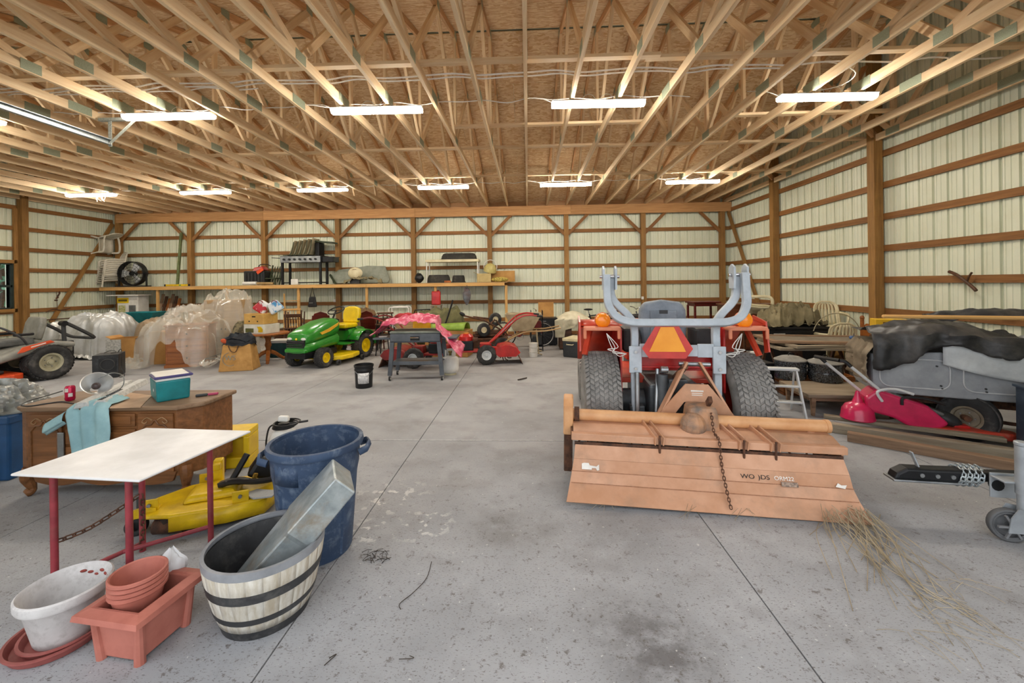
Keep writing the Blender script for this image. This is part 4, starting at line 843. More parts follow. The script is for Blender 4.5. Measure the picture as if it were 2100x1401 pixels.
ring = lambda e, z: [(-w2 - e, -e, z), (e, -e, z), (e, d2_ + e, z), (-w2 - e, d2_ + e, z)]
vs = ring(-.0, 0.012) + ring(t1, HT) + ring(t1 - .012, HT) + ring(-.012, .03)
q.add(vs, [(4 * k_ + i, 4 * k_ + (i + 1) % 4, 4 * k_ + 4 + (i + 1) % 4, 4 * k_ + 4 + i) for k_ in range(3) for i in range(4)] + [(3, 2, 1, 0), (12, 13, 14, 15)]); q.build('box', TER, pl_, 0, .008)
vs = ring(t1 - .006, HT - .004) + ring(t1 + .004, HT + .004) + ring(t1 + .045, HT - .006) + ring(t1 + .05, HT - .028) + ring(t1 + .036, HT - .03) + ring(t1 - .006, HT - .012)
q = MB(); q.add(vs, [(4 * k_ + i, 4 * k_ + (i + 1) % 4, (4 * k_ + 4) % 24 + (i + 1) % 4, (4 * k_ + 4) % 24 + i) for k_ in range(6) for i in range(4)]); q.build('rolled_rim', TER, pl_, 0)
for (x, y, z), (x2, y2, z2) in zip(ring(-.004, 0), ring(t1 - .004, HT - .02)): MB().cyl((x, y, z), (x2, y2, z2), .022, .018, n=10).build('corner_foot', TER, pl_)
c = fl(284, 1206, .26); M_ = pl_.matrix_basis
pot = None
for i in range(4):
    lab = ['lowest terracotta pot of the nested stack in the rectangular planter', 'second lowest terracotta pot of the nested stack in the planter', 'second highest terracotta pot of the nested stack in the planter', 'topmost terracotta pot of the nested stack in the planter'][i]
    t = thing('terracotta_pot', lab, 'flower pot', (c.x - .005 + .0 * i, c.y + .005, (.135 + .021 * i)), group='nested terracotta pots'); r_ = .105
    MB().lathe([(0, 0), (.068, 0), (.072, .004), (.098, .12), (.104, .122), (r_ + .004, .126), (r_ + .004, .138), (r_ - .002, .141), (r_ - .008, .137), (.094, .12), (.066, .008), (0, .008)], 36).build('pot', TER, t, 40)
c = fl(345, 1180, .2); bg_ = thing('plastic_bag', 'crumpled white plastic bag stuffed behind the nested pots', 'bag', (c.x, c.y + .02, .13))
q = MB().grid(24, 14, lambda u, v: Vector((cos(2 * pi * u) * .07 * sin(pi * min(.98, v * .9 + .06)), sin(2 * pi * u) * .05 * sin(pi * min(.98, v * .9 + .06)), .2 * v)) * (1 + .14 * fbm(cos(2 * pi * u) * 2, sin(2 * pi * u) * 2, v * 4))); q.build('bag_body', mat('white_film', 'd8d8d8', 'c4c4c6', rough=.35), bg_, 30, fix=False)
# ================================================================== LITTER ON THE FLOOR
def twig(pts, r, label): tag(MB().tube(spline([fl(x, y, .004 + r) for x, y in pts], 5), r, 5).build('twig', mat('dark_twig', '4a4038', '332b26', rough=.9), None), label, 'twig')
twig([(885, 1152), (875, 1185), (848, 1215), (820, 1238), (822, 1250)], .002, 'long curved dark twig lying alone on the open concrete')
twig([(1062, 779), (1080, 775)], .012, 'short thick stick on the concrete in front of the tiller')
twig([(840, 1345), (848, 1350), (818, 1352)], .0015, 'pale bent grass stem on the concrete')
twig([(665, 1365), (690, 1342), (675, 1350)], .002, 'short kinked twig near the slab joint')
lf = MB(); rl = random.Random(5)
for k_ in range(26):
    c = fl(772 + rl.uniform(-20, 22), 1140 + rl.uniform(-10, 12)); a = rl.uniform(0, 3); d_ = Vector((cos(a), sin(a), 0)) * .03; lf.tube([c - d_ + Vector((0, 0, .003)), c + Vector((0, 0, .01)), c + d_ + Vector((0, 0, .003))], .0014, 4)
tag(lf.build('leaf_skeleton', mat('dark_twig2', '3f3731', '2c2622', rough=.9), None), 'dark lacy dead leaf lying on the concrete beside the trash can', 'leaf', kind='stuff')
# ================================================================== RIGHT SIDE: LADDER, BENCH, POTS
p = fl(1650, 864); sl_ = thing('step_ladder', 'short aluminium step ladder beside the tractor wheel', 'ladder', (p.x - .16, p.y + .08, 0), -12)
for s in (-1, 1):
    MB().bar((s * .21, 0, 0), (s * .155, .13, .56), .02, .05).build('front_rail', ALU, sl_, 0, .003); MB().bar((s * .2, .42, 0), (s * .15, .17, .54), .02, .03).build('rear_leg', ALU, sl_, 0, .003)
for z, y, w_ in ((.19, .05, .36), (.37, .09, .33)): MB().box((0, y, z), (w_, .075, .02)).build('tread', ALU, sl_, 0, .003)
MB().box((0, .15, .565), (.37, .11, .03)).build('top_cap', ALU, sl_, 0, .008); MB().bar((-.19, .36, .12), (.19, .36, .12), .02, .02).build('rear_brace', ALU, sl_, 0)
p = fl(1686, 856); BZ = .275; bn = thing('low_bench', 'low wooden bench table with tapered legs under the enamel pots', 'bench', (p.x + .02, p.y + .02, 0), -6)
MB().box((.33, .33, BZ - .025), (1.0, .72, .045)).build('top', wood('worn_grey_brown_top', 'a3947f', '7d6a55'), bn, 0, .006)
MB().box((.33, .02, BZ - .065), (.88, .02, .05)).build('apron', W_BROWN, bn, 0); MB().box((-.12, .33, BZ - .065), (.02, .6, .05)).build('apron', W_BROWN, bn, 0)
for x, y in ((-.09, .03), (.76, .03), (-.09, .62), (.76, .62)): MB().box((x, y, .12), (.055, .055, .24), rot(180), tap=.6).build('leg', W_BROWN, bn, 0, .004)
ENAM = mat('speckled_enamel', '2f3338', '1c1f23', rough=.25, coat=.5, sc_=70, lo=.45, hi=.75); ENAM.node_tree.nodes['Color Ramp'].color_ramp.elements[1].color = (.18, .2, .22, 1)
def canner(x, y, z, r, h, label):
    t = thing('canning_pot', label, 'pot', (x, y, z), random.uniform(0, 40))
    MB().lathe([(0, 0), (r * .93, 0), (r * .98, .012), (r, h * .45), (r * 1.012, h * .46), (r * 1.0, h * .49), (r, h * .8), (r * 1.02, h * .82), (r * 1.02, h), (r * .98, h), (r * .96, h * .5), (0, .01)], 36).build('pot', ENAM, t, 40)
    ld = MB().lathe([(r * 1.05, h), (r * 1.05, h + .012), (r * .98, h + .02), (r * .6, h + .055), (r * .2, h + .07), (0, h + .072)], 36).build('lid', mat('dusty_lid', '8b8983', '6d6b66', rough=.6), t, 40)
    MB().tube(arc((0, 0, h + .068), .04, 0, 180, 8), .006, 6).build('lid_handle', BLKM, ld)
    for s in (-1, 1): MB().tube([(s * r, -.05, h * .72), (s * (r + .04), -.04, h * .7), (s * (r + .04), .04, h * .7), (s * r, .05, h * .72)], .007, 6).build('side_handle', BLKM, t)
c = fl(1710, 786, BZ); canner(c.x, c.y + .16, BZ, .2, .24, 'speckled dark enamel pot on the bench nearest the gray car body')
c = fl(1640, 782, BZ); canner(c.x - .0, c.y + .2, BZ, .19, .25, 'speckled dark enamel pot on the bench nearest the step ladder')
cb = thing('wood_crate', 'low brown wooden crate under the stacked window frames', 'crate', (4.1, 6.25, 0), -8)
MB().box((0, 0, .02), (.9, .5, .03)).build('base', W_HONEY, cb, 0)
for z in (.1, .24): 
    for y in (-.24, .24): MB().box((0, y, z), (.9, .02, .11)).build('slat', W_HONEY, cb, 0)
    for x in (-.44, .44): MB().box((x, 0, z), (.02, .46, .11)).build('slat', W_HONEY, cb, 0)
canner(4.05, 6.24, .035, .2, .3, 'speckled dark enamel pot with a dusty lid in the low wooden crate')
# ---- stacked frames
for k_ in range(2):
    MB_t = thing('trestle', 'dark trestle carrying the stacked window frames, %s' % ('end nearest the tractor' if k_ == 0 else 'end nearest the gable wall'), 'trestle', (4.15 + k_ * 1.15, 6.98, 0), 0)
    MB().box((0, 0, .535), (.06, .9, .06)).build('beam', W_DARK, MB_t, 0)
    for y in (-.4, .4):
        for s in (-1, 1): MB().bar((s * .18, y, 0), (s * .02, y, .52), .04, .04).build('leg', W_DARK, MB_t, 0)
labs = ['lowest grey wooden window frame of the flat stack on trestles', 'middle grey wooden window frame of the flat stack on trestles', 'topmost wooden window frame with a dusty pane on trestles']
for k_, (rz_, dx, dy, L_, W_) in enumerate(((-4, 0, 0, 1.7, 1.0), (5, .05, .02, 1.55, .95), (-11, -.02, .05, 1.6, .9))):
    t = thing('old_sash', labs[k_], 'window frame', (4.72 + dx, 6.95 + dy, .567 + k_ * .042), rz_, group='old frames stacked on the trestles'); fm = W_GREY if k_ < 2 else W_BROWN  # an old window sash lying flat, not a screen
    for s in (-1, 1): MB().box((0, s * (W_ / 2 - .05), .02), (L_, .1, .038)).build('rail', fm, t, 0, .003); MB().box((s * (L_ / 2 - .05), 0, .02), (.1, W_ - .2, .038)).build('stile', fm, t, 0, .003)
    MB().box((0, 0, .015), (L_ - .2, W_ - .2, .012)).build('panel', mat('dusty_panel', '8c8173', '6f6559', rough=.5), t, 0)
fc = thing('faucet', 'small blue and chrome faucet lying on the topmost window frame', 'faucet', (5.1, 6.75, .69), 20)
MB().cyl((0, 0, .02), (.12, 0, .04), .02).build('spout', CHR, fc); MB().ell((-.03, 0, .04), (.07, .07, .06)).build('valve', mat('blue_cap', '4a6a9a', '3a5680', rough=.4), fc); MB().cyl((.02, 0, .03), (.02, 0, .1), .012).build('stem', CHR, fc)
# ================================================================== PLASTIC CHAIRS (used on the right and on the shelf)
def plastic_chair(label, loc, rx=0, ry=0, rz=0, material=None, group=None, name='plastic_chair', arms=True, slats=True):
    m_ = material or WHT; t = thing(name, label, 'chair', loc, rz, group, rx, ry)
    sf = lambda u, v: Vector(((u - .5) * (.46 - .06 * (1 - v)), -.22 + .44 * v, .42 - .02 * sin(v * pi) + .02 * (1 - v) * 0 + .03 * (abs(u - .5) * 2) ** 3))
    MB().grid(10, 8, sf).build('seat', m_, t, 60, solid=.012)
    bw = lambda v: .21 * (1 - .12 * v) * (1 if v < .75 else sqrt(max(.05, 1 - ((v - .75) / .27) ** 2)))
    bf = lambda x, v: Vector((x, .22 + .13 * v - .05 * (1 - (x / .24) ** 2) * 0 + .04 * (x / .22) ** 2 * -1, .42 + .46 * v))
    n = 7
    fr = [bf(-bw(v / 12), v / 12) for v in range(13)] + [bf(bw(v / 12), v / 12) for v in range(12, -1, -1)]; MB().tube(fr, .02, 6, flat=.6).build('back_frame', m_, t)
    for k in range(n):
        u0 = (k - n / 2 + .12) / n * 2; u1 = (k + 1 - n / 2 - .12) / n * 2
        MB().grid(1, 8, lambda u, v: bf((u0 + (u1 - u0) * u) * bw(.05 + v * .9), .03 + v * .92)).build('back_slat', m_, t, 60, solid=.008)
    for sx in (-1, 1):
        MB().bar((sx * .25, -.24, 0), (sx * .22, -.2, .42), .045, .04).build('leg', m_, t, 0, .008); MB().bar((sx * .23, .28, 0), (sx * .2, .22, .44), .045, .04).build('leg', m_, t, 0, .008)
        if arms: MB().tube(spline([(sx * .22, -.2, .42), (sx * .26, -.2, .58), (sx * .27, -.12, .64), (sx * .26, .1, .65), (sx * .21, .28, .66)], 4), .02, 6, flat=1.6).build('armrest', m_, t)
    return t
# ================================================================== PILE NEAR THE CORNER
BRC = wood('reddish_brown_veneer', '6e3a1e', '522914', rough=.4)
p = at(1500, 690, 9.6); br = thing('dresser', 'big reddish-brown wooden dresser back against the gable wall corner', 'dresser', (5.28, 10.2, 0), -6)
MB().box((0, 0, .54), (1.25, .48, 1.04)).build('carcass', BRC, br, 0, .01); MB().box((0, 0, 1.075), (1.31, .53, .035)).build('top', BRC, br, 0, .008); MB().box((0, -.245, .52), (1.1, .012, .9)).build('back_panel', BRC, br, 0, .006)
for x in (-.55, .55):
    for y in (-.18, .18): MB().cyl((x, y, 0), (x, y, .03), .04).build('foot', BRC, br)
p = at(1448, 660, 10.6); st_ = thing('side_table', 'dark red side table standing behind the tractor seat', 'table', (4.7, 11.4, 0), 5)
MB().box((0, 0, 1.08), (.75, .5, .04)).build('top', W_RED, st_, 0, .008); MB().box((0, 0, 1.02), (.66, .42, .08)).build('apron', W_RED, st_, 0)
for x in (-.32, .32):
    for y in (-.2, .2): MB().box((x, y, .5), (.05, .05, 1.0)).build('leg', W_RED, st_, 0, .006)
KHA = mat('khaki_canvas', '8f8465', '6b6248', rough=.9, bump=.3, bsc=30, sc_=4)
bt = thing('storage_box', 'black plastic storage box under the khaki canvas heap', 'storage box', (5.05, 8.3, 0), -4)
MB().box((0, 0, .36), (1.15, .6, .72), tap=1.03).build('body', BLK, bt, 0, .02); MB().box((0, 0, .74), (1.22, .66, .05)).build('lid', BLK, bt, 0, .012); MB().box((-.32, -.318, .6), (.2, .008, .09)).build('white_label', mat('faded_label', 'b9b6ae', '8c8a84', sc_=30), bt, 0)
tarp('canvas_heap', 'crumpled khaki canvas heaped on the black storage box', 'canvas', KHA, 4.5, 5.62, 7.98, 8.62, lambda x, y: .77 + hump(x, y, 5.05, 8.3, .52, .31, .3, 3) + .1 * abs(fbm(x * 5, y * 5, 2)), 70, 44, .09, 5., zmin=.768, seed=2)
plastic_chair('cream plastic chair perched tilted on the corner of the black storage box', (4.95, 9.05, .6), rx=0, ry=24, rz=60, material=CREAM)
cc = thing('wood_stool', 'square brown stool holding up the tilted cream chair', 'stool', (4.95, 9.2, 0), 0); MB().box((0, 0, .56), (.5, .4, .04)).build('seat', W_DARK, cc, 0, .006)
for x in (-.2, .2):
    for y in (-.15, .15): MB().box((x, y, .27), (.04, .04, .54)).build('leg', W_DARK, cc, 0)
plastic_chair('cream slatted plastic chair standing between canvas heap and headboard', (5.86, 8.35, .32), rz=-25, material=CREAM)
bx = thing('cardboard_box', 'low brown cardboard box under the slatted cream chair', 'box', (5.86, 8.35, 0), -25); MB().box((0, 0, .158), (.5, .52, .316)).build('carton', CARD, bx, 0, .004)
plastic_chair('cream shell-backed plastic chair standing nearest the gable wall', (5.55, 7.75, 0), rz=165, material=CREAM)
hb_ = thing('headboard', 'carved brown wooden headboard leaning on the gable wall', 'headboard', (5.8, 7.15, 0), 84)
MB().prism([(-.35, .25), (.35, .25), (.35, .82), (.25, .88), (.12, .84), (0, .92), (-.12, .84), (-.25, .88), (-.35, .82)], -.015, .015, 'xz').build('panel', W_HONEY, hb_, 0, .006)
for s in (-1, 1): MB().cyl((s * .37, 0, 0), (s * .37, 0, .95), .03, n=10).ell((s * .37, 0, .97), (.07, .07, .08)).build('post', W_HONEY, hb_)
tag(MB().tube(arc((5.5, 7.65, .62), .42, 15, 165, 16, 'xz'), .008, 6).build('wire_hoop', mat('pale_wire', 'a59c82', '8a826a', rough=.5), None), 'bent pale wire hoop over the cream chairs', 'hoop')
tb2 = thing('tool_case', 'black tool case with purple label beside the tractor fender', 'tool case', (3.2, 6.35, 0), 5)
MB().box((0, 0, .2), (.7, .4, .4)).build('case', BLK, tb2, 0, .02); MB().box((.12, -.203, .22), (.3, .006, .12)).build('purple_label', mat('purple_print', '7a3a6a', '5c2a52', sc_=20), tb2, 0); MB().box((0, 0, .42), (.72, .42, .05)).build('lid', BLK, tb2, 0, .012); MB().cyl((.1, -.1, .445), (.1, -.1, .6), .05).build('white_canister', WHT, tb2)
tarp('brown_tarp', 'dusty brown tarp covering low goods behind the tractor seat', 'tarp', mat('brown_tarp', '6f5b42', '54432f', rough=.85, bump=.3), 2.3, 4.0, 9.0, 10.2, lambda x, y: hump(x, y, 3.1, 9.6, .8, .55, .8, 5), 50, 40, .05, 3., seed=5)
# ================================================================== GREY CAR BODY
CARG = mat('flat_grey_primer', '9c9fa3', '8b8e92', rough=.6, dirt='b9bbbd', damt=.3, dsc=5)
cr_ = thing('car_body', 'gray open vintage car body with rounded doors covered by tarps', 'car', (3.72, 4.66, 0), -23.5)
MB().prism([(0, .46), (.03, .42), (2.4, .42), (2.4, .98), (1.3, .98), (.95, .9), (.12, .86), (.03, .82), (0, .74)], 0, .04, 'xz').build('side_panel', CARG, cr_, 0, .015)
MB().prism([(0, .46), (.03, .42), (2.4, .42), (2.4, .98), (1.3, .98), (.95, .9), (.12, .86), (.03, .82), (0, .74)], .66, .7, 'xz').build('side_panel', CARG, cr_, 0, .015)
MB().box((.02, .35, .64), (.04, .64, .40)).build('end_panel', CARG, cr_, 0, .015); MB().box((1.2, .35, .44), (2.36, .62, .04)).build('floor_pan', CARG, cr_, 0)
def rr_(x0, x1, z0, z1, r):
    out = []
    for cx, cz, a0 in ((x1 - r, z1 - r, 0), (x0 + r, z1 - r, 90), (x0 + r, z0 + r, 180), (x1 - r, z0 + r, 270)): out += arc((cx, -.006, cz), r, a0, a0 + 90, 5)
    return out
for x0, x1, z1 in ((.06, .62, .80), (.72, 1.5, .9)): MB().tube(rr_(x0, x1, .5, z1, .09), .008, 6, closed=True).build('door_bead', mat('worn_bead', 'c4c6c8', 'b2b4b7', rough=.5), cr_)
for x, z in ((.16, .74), (.52, .74), (.55, .54), (.56, .51), (.86, .82), (.88, .54), (.885, .51), (1.38, .8)): MB().cyl((x, -.012, z), (x, 0, z), .009, n=8).build('bolt', DGREY, cr_)
h_ = MB().cyl((1.26, -.1, .55), (1.26, 0, .55), .016).build('door_handle', GALV, cr_); MB().cyl((1.24, -.1, .55), (1.3, -.1, .54), .02).build('grip', GALV, h_)
MB().bar((.1, .25, .34), (2.4, .25, .34), .05, .08, up=(0, 0, 1)).build('chassis_rail', RUST, cr_, 0); MB().bar((.1, .55, .34), (2.4, .55, .34), .05, .08, up=(0, 0, 1)).build('chassis_rail', RUST, cr_, 0)
for x in (.4, 1.2, 2.0): MB().bar((x, .2, .37), (x, .6, .37), .06, .05).build('cross_member', RUST, cr_, 0)
MB().tube(spline([(1.0, .1, .2), (1.3, .14, .18), (1.7, .1, .26)], 4), .018, 6).build('tie_rod', RUST, cr_); MB().cyl((.75, -.0, .225), (.75, .65, .225), .03).build('axle', RUST, cr_)
RIMC = mat('tan_painted_rim', '857a66', '665c4c', rough=.5, dirt='5a4a38', damt=.5)
wheel(cr_, (.78, .08, .225), .223, .14, .115, RIMC, 'rib', rz=-120, name='wheel', side=1); wheel(cr_, (.78, .62, .225), .223, .14, .115, RIMC, 'rib', rz=90, name='wheel'); wheel(cr_, (2.2, .1, .225), .223, .14, .115, RIMC, 'rib', rz=-90, name='wheel'); wheel(cr_, (2.2, .62, .225), .223, .14, .115, RIMC, 'rib', rz=90, name='wheel')
BTARP = mat('black_tarp', '3a3a3c', '232324', rough=.45, sc_=5, dirt='6f6a64', damt=.5, dsc=3, bump=.2); GTARP = mat('grey_tarp', 'cfd3d5', 'b4b8bb', rough=.45, bump=.12)
MC = Matrix.Translation(cr_.location) @ Matrix.Rotation(radians(-23.5), 4, 'Z')
def car_sheet(name, label, material, fn, nu, nv_, solid=.005):
    o = MB().grid(nu, nv_, lambda u, v: MC @ fn(u, v)).build(name, material, None, 50, solid=solid, fix=False); return tag(o, label, 'tarp')
def bt_(u, v):   # black tarp: lies across the tub, left end hangs over the side
    x = -.02 + 1.15 * u; s = v * 1.5
    drop = .26 * (1 - .9 * u) + .06 * sin(u * 9) + .05
    top = 1.06 + .10 * sin(pi * min(1, u * 1.1)) + .045 * fbm(u * 5, v * 6, 1.)
    if s < .3: return Vector((x + .04 * fbm(u * 6, v * 8, 5), -.075 - .022 * (1 + sin(u * 23)) - .02 * fbm(u * 7, v * 7, 3), top - .06 - drop * (1 - s / .3) + 0 * u))
    y = -.06 + (s - .3) * .6; return Vector((x, y, max(1.06, top - .06 + .1 * sin(pi * min(1, (s - .3) * 1.2)))))
car_sheet('black_tarp', 'crumpled black tarp draped over the end of the gray car body', BTARP, bt_, 44, 40)
def gt_(u, v):
    x = .55 + 1.5 * u; s = v * 1.3; d_ = (.05 + .33 * sin(pi * min(1., .12 + u * .62)) ** .7) * (1 if u < .82 else max(.15, 1 - (u - .82) * 5))
    if s < .4: return Vector((x, -.02 - .012 * (1 + sin(u * 14)) - .02, .985 + .012 * u - d_ * (1 - s / .4)))
    y = -.03 + (s - .4) * .6; return Vector((x, y, .995 + .02 * abs(fbm(u * 4, v * 5, 9.)) + (.06 * sin(pi * min(1, (s - .4))) if u > .5 else 0)))
car_sheet('grey_tarp', 'pale gray tarp draped over the car body door', GTARP, gt_, 40, 34)
def dt_(u, v): return Vector((.6 + 1.2 * u, .34 + .28 * v, 1.16 + .09 * sin(pi * v) + .04 * fbm(u * 6, v * 3, 4.) + .06 * sin(pi * u)))
car_sheet('dark_cloth', 'dark folded cloth roll lying along the top of the car body', BTARP, dt_, 30, 14)
tag(board('wooden_pole', MC @ Vector((.12, .12, 1.235)), MC @ Vector((2.2, .1, 1.25)), .045, .04, W_SHELF, None, bev=.012), 'long smooth wooden pole lying over the tarps on the car', 'pole')
def et_(u, v):
    s = v * .8; n_ = .03 * ((1 - abs(fbm(u * 5, v * 4, 3., 2))) ** 3)
    return Vector((-.04 - n_ - .02 * sin(u * 15), -.06 + .72 * u, .93 - s * .5)) if s > .15 else Vector((-.03 + .3 * (.15 - s) / .15, -.06 + .72 * u, .93 + n_))
car_sheet('dusty_cloth', 'dusty brown cloth hung over the end of the car body', mat('dusty_brown_cloth', '8a7d6a', '6b5f4e', rough=.9, bump=.2), et_, 24, 18)
tag(MB().box((0, 0, .1), (.45, .03, .2)).build('cream_board', CREAM, None, 0, .004, loc=MC @ Vector((1.75, -.09, .995)), r=(-8, 0, -23.5)), 'cream board leaning on the grey tarp over the car body', 'board')
yb = thing('yellow_box', 'yellow printed box on its stand beside the gable wall post', 'box', (4.98, 5.95, 0), -20); MB().box((0, 0, .98), (.36, .2, .22)).build('carton', mat('yellow_card', 'e0b62a', 'd0a21c', rough=.6), yb, 0, .005); MB().box((0, -.103, 1.04), (.2, .004, .03)).build('dark_print', mat('brown_ink', '6b4a18', '5a3c12'), yb, 0); MB().box((0, 0, .43), (.34, .3, .86)).build('stand', W_DARK, yb, 0, .006)
# ================================================================== LUMBER, FUNNEL, RED MOWER
def beam(a, b_, w_, h_, z, material, label):
    A_, B_ = fl(*a), fl(*b_); A_.z = B_.z = z + h_ / 2; B_ = A_ + (B_ - A_) * 1.08
    tag(board('lumber_beam', A_, B_, w_, h_, material, None, bev=.004), label, 'lumber', 'lumber beams beside the car body')
beam((1738, 903), (2090, 968), .09, .088, 0, W_BROWN, 'brown weathered lumber beam nearest the tiller'); beam((1700, 884), (2092, 944), .10, .092, 0, W_GREY, 'grey weathered lumber beam between the brown beam and the red mower'); beam((1690, 874), (2030, 922), .08, .04, .092, wood('split_grey_lumber', '948873', '6d6150'), 'thin split board lying on top of the grey beam')
PK = mat('pink_red_plastic', 'd02458', 'b01c48', rough=.3, coat=.3)
c = fl(1768, 862, .135); fn_ = thing('funnel', 'pinkish-red plastic funnel standing upside down on the lumber', 'funnel', (c.x + .0, c.y + .06, .135))
MB().lathe([(.15, 0), (.155, .01), (.148, .03), (.14, .1), (.11, .15), (.05, .18), (.028, .24), (.015, .30), (.01, .30), (.02, .24), (.04, .17), (.1, .14), (.13, .09), (.14, .01)], 30).build('cone', PK, fn_, 40)
c = fl(1890, 893); lm = thing('lawn_edger', 'red lawn edger with orange deck and long silver handle on the lumber', 'lawn edger', (c.x + .02, c.y - .03, .14), -22)
MB().prism([(-.54, .24), (-.44, .34), (-.02, .20), (.14, .04), (.0, -.07), (-.12, -.06), (-.3, .05), (-.52, .1)], -.13, .13, 'xz').build('motor_body', PK, lm, 0, .03, bseg=3)
MB().prism([(-.32, .26), (.1, .1), (.12, .13), (-.28, .30)], -.09, .13, 'xz').build('grey_hood', GREY, lm, 0, .02); MB().ell((.16, .02, .06), (.26, .22, .14), rot(0, 25, 0)).build('dust_bag', DGREY, lm)
MB().prism([(.0, -.14), (.22, -.16), (.6, -.14), (.66, -.02), (.56, .14), (.1, .16), (-.02, .08)], -.07, -.0, 'xy').build('deck', mat('faded_orange_red', 'c4432f', 'a83a2a', rough=.5, dirt='8f7f72', damt=.6, dsc=5), lm, 0, .02)
q = MB(); a1 = lm.matrix_basis
for s in (-1, 1):
    hx_ = -.09 * s; MB().cyl((-.36 + hx_, s * .1, .2), (-.74 + hx_, s * .1, .56), .016, n=10).build('handle_tube', ALU, lm); MB().tube(spline([(-.74 + hx_, s * .1, .56), (-.79 + hx_, s * .1, .61), (-.84 + hx_, s * .1, .62)], 4), .02, 8).build('grip_arm', BLK, lm)
MB().cyl((-.75, -.1, .62), (-.93, .1, .62), .02, n=10).build('grip', BLK, lm); MB().tube(spline([(-.4, -.14, .22), (-.44, -.15, .32), (-.3, -.15, .36), (-.15, -.15, .32)], 5), .014, 8).build('loop_handle', ALU, lm); MB().tube(spline([(-.24, -.14, .2), (-.22, -.14, .28), (-.05, -.14, .28), (.1, -.14, .24)], 5), .014, 8).build('black_lever', BLK, lm); MB().box((.25, -.02, .01), (.12, .1, .03)).build('motor_mount', RED, lm, 0, .008)
# ================================================================== RIGHT EDGE: DRUM AND TRAILER TONGUE
db = thing('dark_cabinet', 'dark blue steel cabinet with silver latch behind the trailer jack', 'cabinet', (4.66, 3.76, 0), -23)
DB = mat('dark_blue_steel', '2e3a4a', '232d3a', rough=.5, dirt='7a8490', damt=.25, dsc=8); MB().box((0, 0, .32), (.5, .4, .64)).build('body', DB, db, 0, .01); MB().box((0, 0, .645), (.53, .43, .02)).build('lid', DB, db, 0, .004); MB().box((-.255, -.1, .58), (.03, .05, .06)).build('latch', STEEL, db, 0, .004)
p = fl(2074, 1118); tr = thing('trailer_tongue', 'trailer tongue with black coupler, wrapped chain and silver jack wheel', 'trailer', (p.x + .03, p.y + .04, 0), -8)
wheel(tr, (0, 0, .102), .10, .045, .082, mat('grey_jack_wheel', '6b6c6e', '4f5052', rough=.6), None, rz=78, name='jack_wheel', lugs=False, tmat=mat('grey_hard_tyre', '5c5d5f', '48494b', rough=.7), dish=.5)
for k_ in range(6): a = k_ * pi / 3; MB().bar((-.015 * 0, -.03, .102), (cos(a) * .08, -.03, .102 + sin(a) * .08), .012, .012).build('spoke', mat('grey_spoke', '7d7e80', '606163', rough=.6), tr, 0)
JK = mat('silver_jack_paint', 'a9aeb3', '92979c', rough=.4, metal=.3)
for s in (-1, 1): MB().prism([(-.035, .07), (.05, .07), (.12, .12), (.12, .2), (.02, .22), (-.02, .16)], s * .04 - .003, s * .04 + .003, 'xz').build('fork_plate', JK, tr, 0)
MB().cyl((.075, 0, .18), (.075, 0, .58), .026, n=16).build('jack_tube', JK, tr); MB().cyl((.075, 0, .30), (.075, 0, .6), .033, n=16).build('outer_tube', JK, tr); MB().cyl((.075, 0, .6), (.075, 0, .625), .036, n=16).build('jack_head', JK, tr, 40, .006); MB().cyl((.1, 0, .61), (.24, 0, .61), .008).build('crank', JK, tr)
q = MB().box((.06, .11, .30), (.14, .012, .16)).box((.06, .06, .36), (.14, .1, .012)); q.build('jack_bracket', JK, tr, 0, .004); MB().cyl((.03, .1, .3), (.03, .13, .3), .035).build('pivot_hole', BLKM, tr)
MB().bar((-.16, .2, .315), (1.2, .26, .33), .07, .06, up=(0, 0, 1)).build('tongue_beam', BLKM, tr, 0, .006)
cpl = MB().prism([(-.52, -.045), (-.5, .0), (-.44, .035), (-.3, .035), (-.1, .04), (-.1, -.045)], -.045, .045, 'xz', (0, .2, .32)).build('coupler', BLKM, tr, 0, .016, bseg=3); MB().box((-.32, .2, .272), (.42, .11, .014)).build('coupler_lip', STEEL, cpl, 0, .004)
for x in (-.36, -.27, -.18): MB().cyl((x, .148, .315), (x, .156, .315), .014, n=10).build('hole', STEEL, cpl)
MB().bar((-.36, .19, .36), (-.40, .19, .46), .03, .01).build('latch_lever', JK, tr, 0, .003)
for k_ in range(4):
    x = -.13 + .035 * k_; chain(tr, [Vector((x + .02 * sin(a), .205 + .062 * cos(a), .315 + .06 * sin(a))) for a in [2 * pi * i / 8 for i in range(9)]], L=.034, r=.0045, wd=.021, material=GALV)
# ================================================================== ON THE GABLE WALL
hk = thing('forked_stick', 'forked brown wooden handle hanging on the gable wall', 'wooden handle', (6.13, 6.12, 1.74), 0)
MB().tube(spline([(0, .18, 0), (-.01, .05, -.06), (-.01, -.12, -.2), (-.02, -.2, -.27)], 5), [.022] * 16, 8).build('shaft', W_DARK, hk); MB().tube(spline([(0, -.06, -.16), (-.01, -.1, -.08), (-.01, -.14, -.02)], 4), .012, 6).build('prong', W_DARK, hk)
tag(MB().prism([(-.08, -.03), (.06, -.03), (.09, .01), (.02, .04), (-.05, .03)], 0, .01, 'yz').build('orange_tag', mat('orange_plastic', 'e05a20', 'c84c18', rough=.5), None, 0, .003, loc=(6.155, 5.62, 1.15)), 'small orange plastic tag on the gable wall girt', 'tag')
